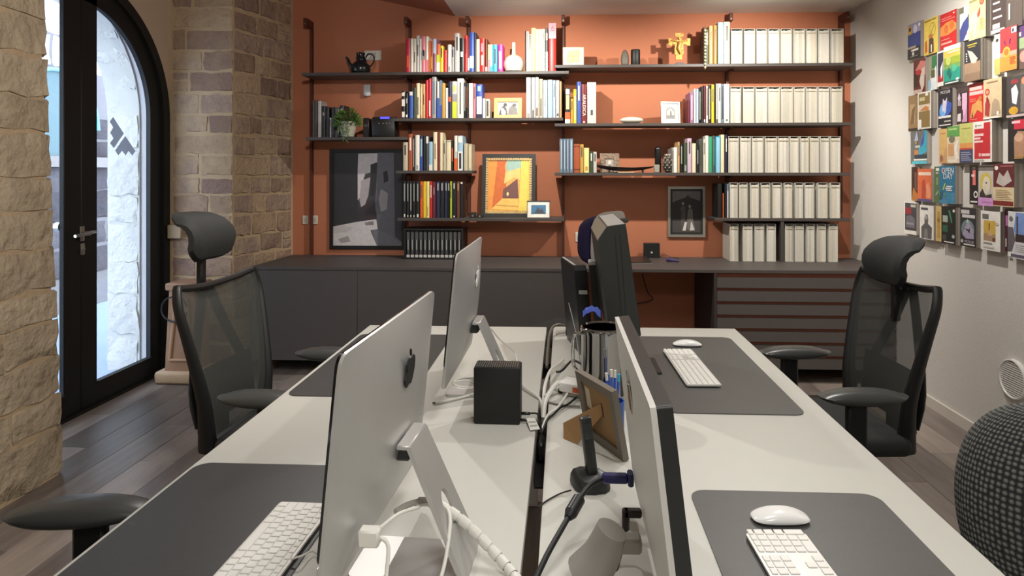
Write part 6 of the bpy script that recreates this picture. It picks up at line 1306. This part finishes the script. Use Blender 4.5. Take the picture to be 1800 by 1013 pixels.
brochure(1596, 1618.3, 45, 106, .030, (44, 62, 140), [R(0, .72, 1, 1, (150, 150, 186)), R(0, .7, .3, .95, (196, 160, 70)), R(.1, .8, .25, .9, K_), Cc(.6, .82, .16, .12, (206, 206, 220)), Cc(.92, .9, .08, .05, W_C), R(0, 0, 1, .32, (38, 34, 36)), R(.02, .29, .66, .35, (186, 176, 150)), R(.3, .2, .86, .26, W_C), Cc(.45, .13, .09, .05, W_C), R(.2, .05, .8, .065, LG)], 'blue and black brochure stack, farthest in the top row')
brochure(1624.3, 1649, 37, 99, .022, (234, 206, 96), [Cc(.62, .68, .22, .19, (170, 150, 60)), Cc(.62, .68, .19, .16, (234, 206, 96)), Pg([(.5, .58), (.55, .56), (.75, .78), (.7, .8)], (170, 150, 60)), R(.05, .93, .9, .97, (150, 130, 50)), Pg([(.08, .05), (.1, .38), (.22, .42), (.26, .1)], (200, 96, 50)), Pg([(.36, .02), (.38, .42), (.52, .5), (.7, .4), (.72, .04)], (90, 66, 60)), Cc(.5, .5, .16, .06, (190, 120, 70)), R(.52, .05, .6, .26, W_C)], 'yellow brochure stack with a hoop drawing in the top row')
brochure(1653, 1681.5, 27, 88.5, .028, (196, 40, 44), [Pg([(0, .38), (0, .62), (.35, .72), (.75, .74), (1, .6), (1, .46), (.5, .36)], (226, 140, 72)), Cc(.38, .54, .13, .12, (206, 112, 56)), Cc(.72, .6, .13, .12, (206, 112, 56)), R(.08, .84, .7, .87, (232, 120, 110)), R(.08, .78, .9, .81, (232, 120, 110)), R(.08, .24, .6, .27, (236, 130, 120)), R(.08, .12, .75, .17, (240, 170, 160)), Cc(.86, .92, .05, .02, W_C)], 'red brochure stack with an orange flame picture in the top row')
brochure(1687.5, 1703.3, 15, 74, .028, W_C, [Pg([(0, 0), (0, .35), (.5, .62), (1, .75), (1, .35), (.6, .1), (.4, 0)], (64, 76, 136)), R(0, .82, .45, 1, (110, 112, 96)), Pg([(.2, .5), (.9, .68), (.9, .72), (.2, .54)], W_C), Cc(.75, .2, .08, .03, (150, 60, 60))], 'white and blue brochure stack half hidden in the top row')
brochure(1703.3, 1732.8, 3, 73, .046, (236, 228, 150), [Cc(.78, .9, .15, .10, (206, 70, 52)), Cc(.78, .9, .1, .07, (226, 120, 90)), Pg([(.1, .15), (.05, .5), (.2, .68), (.5, .72), (.62, .5), (.45, .3), (.5, .05), (.3, .05), (.25, .3)], (206, 196, 176)), Pg([(.5, .6), (.68, .78), (.7, .6), (.55, .5)], (206, 84, 60))] + lines(.66, .95, .2, .5, 6, (170, 160, 100)) + [R(.05, .95, .6, .99, (150, 140, 90))], 'pale yellow brochure stack with a red seal and a stooping figure')
brochure(1743, 1790, -40, 61, .030, (74, 64, 62), [R(.5, .0, 1, .62, (92, 84, 78)), Cc(.62, .78, .2, .10, (190, 130, 100)), Cc(.85, .72, .16, .05, (206, 180, 150))] + lines(.06, .36, .25, .75, 4, W_C, .25) + [R(.0, .0, .45, .06, W_C), R(.05, .07, .3, .16, LG), R(.58, .15, .64, .42, LG)], 'big dark brown brochure stack at the top right corner', .03)
brochure(1606, 1627, 107.5, 166.5, .030, (106, 44, 48), [Pg([(.15, .7), (.6, .95), (1, .9), (1, .5), (.6, .6)], (206, 130, 120)), Pg([(.5, .35), (.7, .7), (.95, .75), (.9, .2), (.7, .05)], (214, 200, 186)), R(.05, .2, .4, .6, (70, 50, 40)), R(0, 0, .75, .12, (206, 180, 170)), Cc(.45, .62, .25, .08, (186, 60, 64))], 'dark red brochure stack with a white figure, farthest in the second row')
brochure(1632, 1647.5, 100, 160, .022, (150, 150, 130), [R(.4, .62, 1, .98, (54, 120, 76)), Pg([(0, 0), (.3, .4), (.9, .7), (1, 0)], (220, 226, 226)), R(.35, .35, .75, .58, (90, 96, 60)), R(0, 0, .3, .3, (150, 186, 206))], 'green and white brochure stack in the second row')
brochure(1647.5, 1659, 92, 153, .030, W_C, [R(.1, .28, .95, .95, (52, 52, 76)), R(.1, .12, .95, .3, (166, 40, 44)), Pg([(.5, .5), (.9, .7), (.8, .3), (.6, .2)], W_C)], 'narrow white edged brochure stack with navy and red picture')
brochure(1659, 1688.5, 84, 150.5, .042, (120, 160, 90), [R(0, .88, 1, 1, W_C), R(0, .7, 1, .88, (214, 190, 90)), R(0, .52, 1, .7, (150, 170, 60)), R(0, .08, 1, .4, (40, 150, 130)), R(0, 0, 1, .08, (30, 70, 66)), Cc(.3, .62, .14, .12, (190, 200, 110)), Cc(.65, .4, .16, .1, (80, 176, 140)), R(.1, .02, .9, .05, W_C), R(.3, .8, .95, .84, (240, 236, 200)), Cc(.85, .1, .1, .03, W_C), Pg([(.2, .3), (.35, .45), (.5, .25), (.4, .12)], (30, 110, 100))], 'green and yellow painterly brochure stack with white top band')
brochure(1695.5, 1723.5, 75, 145.5, .060, (48, 50, 56), [R(0, 0, 1, .46, (158, 132, 108)), R(0, .0, 1, .2, (140, 116, 96)), Pg([(.2, .78), (.5, .72), (.85, .52), (.7, .42), (.45, .44)], (206, 190, 180)), R(.2, .88, .8, .91, (190, 170, 70)), R(.25, .83, .7, .85, (190, 170, 70))] + [R(.12, .5 + .06 * k, .2, .53 + .06 * k, W_C) for k in range(4)], 'charcoal over beige brochure stack in the second row')
brochure(1748, 1758, 62, 133, .022, (226, 224, 210), [R(0, .0, 1, .4, (190, 186, 110)), Cc(.5, .85, .25, .04, (60, 60, 60)), Cc(.6, .68, .3, .05, (180, 190, 200))], 'slim white and olive brochure stack in the second row')
brochure(1758, 1787.5, 52.5, 127.5, .036, (206, 66, 70), [R(0, 0, 1, .38, (232, 150, 72)), R(0, .34, 1, .44, (236, 160, 140)), Cc(.4, .44, .22, .12, (246, 176, 70)), Cc(.4, .44, .14, .08, (232, 120, 60)), Pg([(.25, .7), (.3, .72), (.36, .62), (.32, .6)], (90, 50, 110)), Pg([(.55, .62), (.6, .6), (.66, .72), (.6, .73)], (90, 50, 110)), R(.7, .84, 1, .97, W_C), R(.74, .86, .86, .94, (70, 70, 90))] + lines(.6, .95, .14, .32, 5, (206, 110, 60)), 'red to orange sunburst brochure stack')
brochure(1788.3, 1812, 38, 123, .024, (110, 116, 96), [R(0, .62, 1, 1, (92, 66, 110)), R(0, .42, 1, .64, (150, 170, 130)), R(.05, .68, .3, .76, W_C), R(0, 0, 1, .4, (110, 90, 84)), Cc(.5, .25, .3, .12, (196, 150, 140))], 'purple and green brochure stack at the right edge of the second row')
brochure(1597, 1613.3, 169.5, 231.5, .024, (150, 122, 86), [R(.2, .2, .7, .75, (176, 150, 112)), Pg([(.2, .2), (.4, .6), (.7, .7), (.6, .2)], (120, 96, 66)), R(0, 0, 1, .08, (70, 58, 48))], 'brown brochure stack with a faded picture, farthest in the third row')
brochure(1613.3, 1636.8, 164, 228, .038, W_C, [R(.08, .04, .92, .96, (142, 118, 70)), R(.08, .48, .92, .66, (220, 206, 184)), Pg([(.15, .5), (.6, .62), (.85, .56), (.8, .48)], (200, 130, 76)), R(.15, .76, .55, .86, (206, 196, 150)), R(.06, .02, .3, .26, W_C), R(.6, .88, .8, .98, W_C)], 'white framed brown brochure stack in the third row')
brochure(1649, 1674.5, 159.5, 225, .030, (36, 32, 44), [Pg([(.05, .3), (.2, .62), (.6, .7), (.95, .6), (.9, .4), (.5, .22)], (58, 92, 186)), Cc(.35, .45, .24, .16, (110, 176, 236)), Pg([(.3, .45), (.36, .76), (.5, .68), (.65, .78), (.6, .56), (.5, .36)], (214, 206, 220)), Tx('MCCLUB', .52, .92, .024, W_C), R(.05, .24, .9, .30, W_C), R(.45, .13, .9, .17, LG), R(.1, .04, .9, .07, W_C)], 'black brochure stack with a bright blue glow in the third row')
brochure(1682, 1703.3, 154.5, 219.5, .024, (58, 42, 48), [R(.45, .05, .85, .82, (226, 176, 206)), Pg([(.45, .05), (.45, .3), (.6, .2), (.85, .5), (.85, .05)], (206, 150, 186)), Pg([(.08, .7), (.2, .86), (.35, .7), (.2, .6)], (206, 190, 206)), R(.1, .5, .38, .64, (170, 150, 156)), Pg([(.06, .08), (.1, .28), (.36, .3), (.38, .08)], (222, 214, 216)), R(.45, .12, .52, .38, (40, 30, 36)), R(0, .84, 1, .97, (74, 62, 62))], 'dark brochure stack with a tall pink shape in the third row')
brochure(1703.3, 1729, 149, 215.5, .030, (208, 46, 50), [R(.06, .82, .9, .91, (240, 196, 190)), R(.06, .70, .98, .79, (240, 196, 190)), R(.08, .58, .5, .61, (236, 120, 90)), R(.08, .53, .5, .56, (236, 120, 90)), Pg([(.1, .1), (.25, .45), (.5, .5), (.75, .62), (.9, .5), (.95, .2), (.6, .3), (.35, .12)], (214, 158, 90)), Cc(.8, .58, .12, .07, (190, 120, 60)), Pg([(.2, .12), (.25, .3), (.32, .12)], (120, 60, 40)), R(.15, .06, .6, .075, (240, 160, 150))], 'bright red brochure stack with a golden figure in the third row')
brochure(1729, 1760.8, 141.5, 210, .048, (206, 186, 150), [Cc(.22, .68, .13, .09, (186, 60, 50)), Cc(.22, .68, .08, .055, (214, 150, 120)), Pg([(.08, .1), (.1, .4), (.25, .55), (.38, .35), (.32, .05)], (166, 60, 60)), Pg([(.15, .5), (.22, .58), (.34, .44), (.24, .4)], (150, 40, 44)), Pg([(.45, .06), (.5, .38), (.65, .5), (.85, .42), (.95, .1)], (170, 150, 126)), R(.2, .9, .8, .93, (150, 120, 90)), R(0, 0, .9, .04, W_C), R(.76, .06, .86, .16, W_C)], 'cream brochure stack with a red seal and kneeling figures')
brochure(1769.5, 1812, 137, 207.5, .030, (76, 72, 72), [Pg([(.25, .35), (.2, .7), (.4, .8), (.5, .6), (.42, .3)], (226, 226, 230)), R(.2, .82, .5, .92, (150, 60, 66)), Cc(.3, .16, .2, .1, (206, 160, 60)), R(.6, .1, .95, .8, (120, 112, 108)), R(0, 0, 1, .06, (200, 180, 176)), Cc(.75, .85, .12, .09, (206, 140, 110))], 'dark grey brochure stack with a white robed figure at the right edge')
brochure(1601, 1629.6, 231.5, 288.5, .030, (110, 112, 108), [Pg([(1, 1), (.85, 1), (.5, .45), (.35, .2), (1, .35)], (66, 170, 196)), Pg([(.88, 1), (.62, .62), (.6, .5), (.8, .6)], (74, 86, 170)), R(.25, .16, 1, .28, (56, 66, 78)), R(.2, .1, 1, .15, W_C), R(.1, 0, 1, .08, (90, 196, 216)), R(.25, .28, .5, .42, (206, 130, 76)), Pg([(.25, .7), (.4, 1), (.5, .7)], (176, 180, 214)), R(.3, .48, .6, .56, LG), R(.3, .6, .42, .7, (170, 140, 96))], 'blue and cyan angular brochure stack, farthest in the fourth row')
brochure(1651, 1665, 227.5, 287.5, .024, (222, 182, 116), [Pg([(.0, .0), (.2, .3), (.5, .2), (.8, .45), (1, .45), (1, 0)], (206, 160, 110)), R(.1, .85, .8, .88, (190, 140, 80)), Cc(.3, .15, .2, .1, (170, 110, 90))], 'sandy orange brochure stack in the fourth row')
brochure(1665, 1687, 222, 287.5, .030, (226, 206, 176), [R(.0, .70, 1, .98, (98, 160, 84)), R(.1, .88, .8, .93, (170, 206, 130)), Cc(.4, .64, .25, .1, (120, 120, 100)), R(.1, .2, .55, .52, (206, 160, 110)), Pg([(.7, .1), (.6, .4), (.8, .6), (.95, .6), (.8, .35), (.95, .12)], W_C), R(.1, .02, .8, .1, (236, 226, 206))], 'green topped cream brochure stack in the fourth row')
brochure(1687, 1710.5, 218, 286.5, .038, (196, 196, 116), [R(0, .36, 1, .5, (214, 150, 84)), R(0, .33, 1, .37, (190, 70, 60)), R(0, 0, 1, .33, (66, 70, 104)), R(.15, .86, .8, .88, (150, 150, 70))] + lines(.12, .9, .06, .3, 5, (170, 174, 196), .35), 'lime, orange and navy banded brochure stack')
brochure(1710.5, 1743.8, 215, 285.5, .055, W_C, [R(.08, .08, .92, .96, (190, 42, 50)), R(.08, .82, .58, .96, W_C), R(.14, .86, .2, .93, (90, 90, 90)), R(.24, .89, .48, .91, (120, 120, 120)), R(.1, .64, .58, .70, (240, 200, 200)), R(.1, .56, .42, .61, (240, 200, 200)), R(.1, .48, .55, .53, (240, 200, 200)), R(.34, .14, .44, .22, (240, 190, 190)), R(.48, .14, .92, .21, (240, 190, 190)), R(.08, .03, .6, .07, LG)], 'white bordered red brochure stack with pale text bars')
brochure(1772, 1812, 209.5, 284.5, .030, (40, 34, 36), [R(.28, .74, .75, .96, (196, 46, 66)), R(.18, .88, .55, .94, (236, 190, 196)), Pg([(.3, .1), (.28, .55), (.45, .7), (.75, .68), (.72, .1)], (170, 130, 104)), Cc(.5, .55, .2, .1, (200, 160, 136)), R(.3, .13, .7, .15, (190, 150, 80)), R(.3, .07, .7, .09, (206, 170, 90))], 'black and crimson brochure stack at the right edge of the fourth row')
brochure(1602.5, 1613, 294, 352.5, .024, (70, 42, 38), [Pg([(0, 0), (.3, .4), (1, .2), (1, 0)], (186, 120, 60)), R(.5, .3, .9, .85, (110, 80, 70))], 'narrow dark brown brochure stack in the fifth row')
brochure(1613, 1638, 297, 353.5, .032, (214, 110, 70), [R(.08, .8, .95, .9, (232, 206, 186)), Pg([(.3, .1), (.3, .6), (.5, .7), (.62, .4), (.55, .1)], (186, 76, 60)), Pg([(.65, .12), (.6, .5), (.8, .6), (.95, .3), (.9, .1)], (226, 150, 110)), R(0, 0, 1, .08, (96, 84, 130))], 'orange brochure stack with a purple foot in the fifth row')
brochure(1642.5, 1651.5, 293, 356, .022, (92, 116, 72), [R(.3, .88, .95, .96, W_C), R(.3, .8, .8, .85, LG), R(.35, .5, .8, .7, (130, 150, 110)), Pg([(.2, .2), (.6, .3), (.9, .35), (.5, .22)], (190, 196, 176))], 'narrow green brochure stack left of the teal one')
brochure(1651.5, 1678.8, 292, 357, .045, (44, 120, 158), [R(0, 0, 1, .3, (70, 140, 176)), Tx('OPEN', .54, .87, .047, W_C), Tx('DAY', .56, .72, .047, W_C), Cc(.245, .87, .035, .035, (206, 90, 90)), Pg([(.22, .36), (.30, .36), (.42, .54), (.36, .54)], (206, 214, 70)), R(.46, .44, .86, .47, W_C), R(.40, .39, .78, .42, W_C), R(.46, .34, .84, .37, W_C), Pg([(.0, .1), (.1, .34), (.25, .3), (.2, .12)], (60, 90, 104)), Pg([(.3, .2), (.4, .3), (.5, .2)], (92, 150, 120))], 'teal OPEN DAY brochure stack')
brochure(1704.5, 1720, 291, 359, .024, (34, 28, 32), [R(.35, .5, .7, .88, (226, 120, 116)), Cc(.4, .74, .2, .04, (236, 200, 196)), Cc(.5, .93, .2, .04, (90, 80, 70)), Cc(.72, .26, .24, .09, W_C), Cc(.72, .26, .14, .05, (34, 28, 32)), R(.15, .05, .9, .09, W_C)], 'black brochure stack with a pink cross shape')
brochure(1720, 1746.3, 290, 361, .035, (196, 190, 182), [R(0, .85, 1, .97, (120, 112, 108)), Cc(.5, .55, .38, .26, (206, 186, 84)), Cc(.55, .5, .26, .22, (214, 206, 190)), Cc(.55, .56, .05, .02, K_), Pg([(.1, .3), (.3, .42), (.5, .25), (.9, .3), (.9, .2), (.1, .2)], (60, 54, 50)), R(0, 0, 1, .2, (206, 150, 206)), R(.25, .08, .9, .1, (150, 110, 150))], 'brochure stack with a yellow-haired face above a lilac band')
brochure(1746.3, 1783, 288, 362, .050, (96, 40, 44), [R(0, 0, 1, .45, (214, 196, 160)), R(0, .02, .96, .13, (126, 44, 42)), Pg([(.15, .55), (.3, .8), (.5, .7), (.7, .85), (.9, .6), (.6, .5), (.5, .46)], (190, 180, 176)), Cc(.16, .9, .09, .05, W_C), R(.35, .93, .95, .95, (190, 110, 110))] + lines(.12, .9, .17, .42, 6, (190, 166, 126), .3), 'maroon over cream brochure stack in the fifth row')
brochure(1589.5, 1611, 354, 410, .026, W_C, [R(.08, .12, 1, .96, (74, 70, 76)), R(.1, .62, .6, .82, (150, 54, 58)), R(.55, .84, .95, .92, LG), Pg([(.15, .2), (.2, .55), (.5, .6), (.9, .5), (.9, .2)], (112, 110, 118)), R(.2, .3, .8, .36, (150, 148, 154))], 'white edged dark brochure stack, farthest in the bottom row')
brochure(1617, 1641.5, 360, 418.5, .036, (226, 224, 220), [Pg([(.12, .02), (.12, .35), (.35, .46), (.34, .62), (.45, .74), (.58, .72), (.62, .6), (.6, .46), (.88, .36), (.85, .02)], (96, 94, 94)), Pg([(.3, .02), (.35, .3), (.55, .3), (.6, .02)], (130, 128, 126)), Cc(.47, .64, .1, .07, (160, 156, 152)), R(.1, .86, .6, .93, (80, 80, 80))], 'white brochure stack with a grey standing figure in the bottom row')
brochure(1643, 1655, 362, 423, .024, (206, 180, 116), [R(.4, .1, .8, .85, (180, 146, 84)), Cc(.6, .6, .2, .06, (150, 110, 60))], 'narrow mustard brochure stack in the bottom row')
brochure(1655, 1680, 362.5, 427, .036, (34, 36, 34), [R(.1, .58, .45, .76, (170, 186, 176)), R(.1, .32, .45, .5, (50, 100, 76)), Pg([(.5, .9), (.62, .9), (.78, .6), (.72, .56)], (60, 150, 110)), Cc(.88, .9, .08, .04, W_C), Cc(.85, .22, .1, .05, (170, 176, 170)), R(.2, .04, .9, .07, W_C), R(.1, .1, .4, .24, (70, 80, 74))], 'black and green brochure stack in the bottom row')
brochure(1688, 1715.5, 364, 431.5, .036, (50, 48, 54), [R(.06, .84, .6, .94, (206, 204, 206)), R(.14, .74, .95, .82, (214, 212, 214)), Cc(.5, .45, .42, .24, (120, 140, 146)), Pg([(.15, .3), (.5, .65), (.85, .45), (.9, .22), (.4, .2)], (170, 160, 186)), Pg([(.3, .46), (.52, .40), (.62, .34), (.66, .52), (.58, .44)], (26, 24, 30)), Pg([(.4, .62), (.5, .72), (.6, .6)], (170, 206, 196)), Cc(.14, .13, .09, .045, LG), Tx('MCCLUB', .60, .13, .020, (206, 200, 214)), R(.25, .04, .95, .075, W_C)], 'charcoal brochure stack with a dark bird on a pale rock')
brochure(1724, 1758.8, 370, 437.5, .040, (232, 230, 224), [R(.16, .24, .76, .76, (206, 170, 74)), R(.16, .24, .76, .42, (170, 140, 112)), Pg([(.35, .38), (.5, .55), (.62, .38)], (206, 176, 130)), R(.42, .52, .47, .7, (130, 90, 50)), R(.1, .8, .42, .92, (110, 108, 100)), R(.62, .24, .74, .33, (120, 70, 50)), R(.16, .16, .6, .2, (150, 146, 140)), R(.16, .06, .7, .10, (206, 204, 196)), R(.78, .66, .92, .72, (190, 190, 180))], 'white brochure stack with a yellow poster picture in the bottom row')
brochure(1766.3, 1772.2, 367, 441, .024, (80, 44, 56), [R(.3, .6, .9, .85, (190, 120, 176)), R(.2, .1, .6, .3, LG)], 'sliver of a maroon brochure stack in the bottom row')
brochure(1772.2, 1830, 371, 452, .040, (214, 214, 216), [Pg([(.25, .98), (.18, .6), (.24, .5), (.6, .5), (.6, .98)], (120, 150, 206)), R(.27, .5, .32, .9, (70, 60, 70)), R(.24, .36, .6, .52, (60, 46, 50)), Pg([(.0, .12), (.0, .66), (.16, .66), (.24, .4), (.12, .14)], (104, 98, 106)), Cc(.1, .84, .06, .055, (110, 112, 108)), R(.1, .03, .6, .09, (100, 96, 116)), R(0, .02, .1, .12, W_C)] + lines(.24, .58, .16, .34, 4, (190, 190, 192), .3), 'white and sky blue brochure stack at the lower right corner')
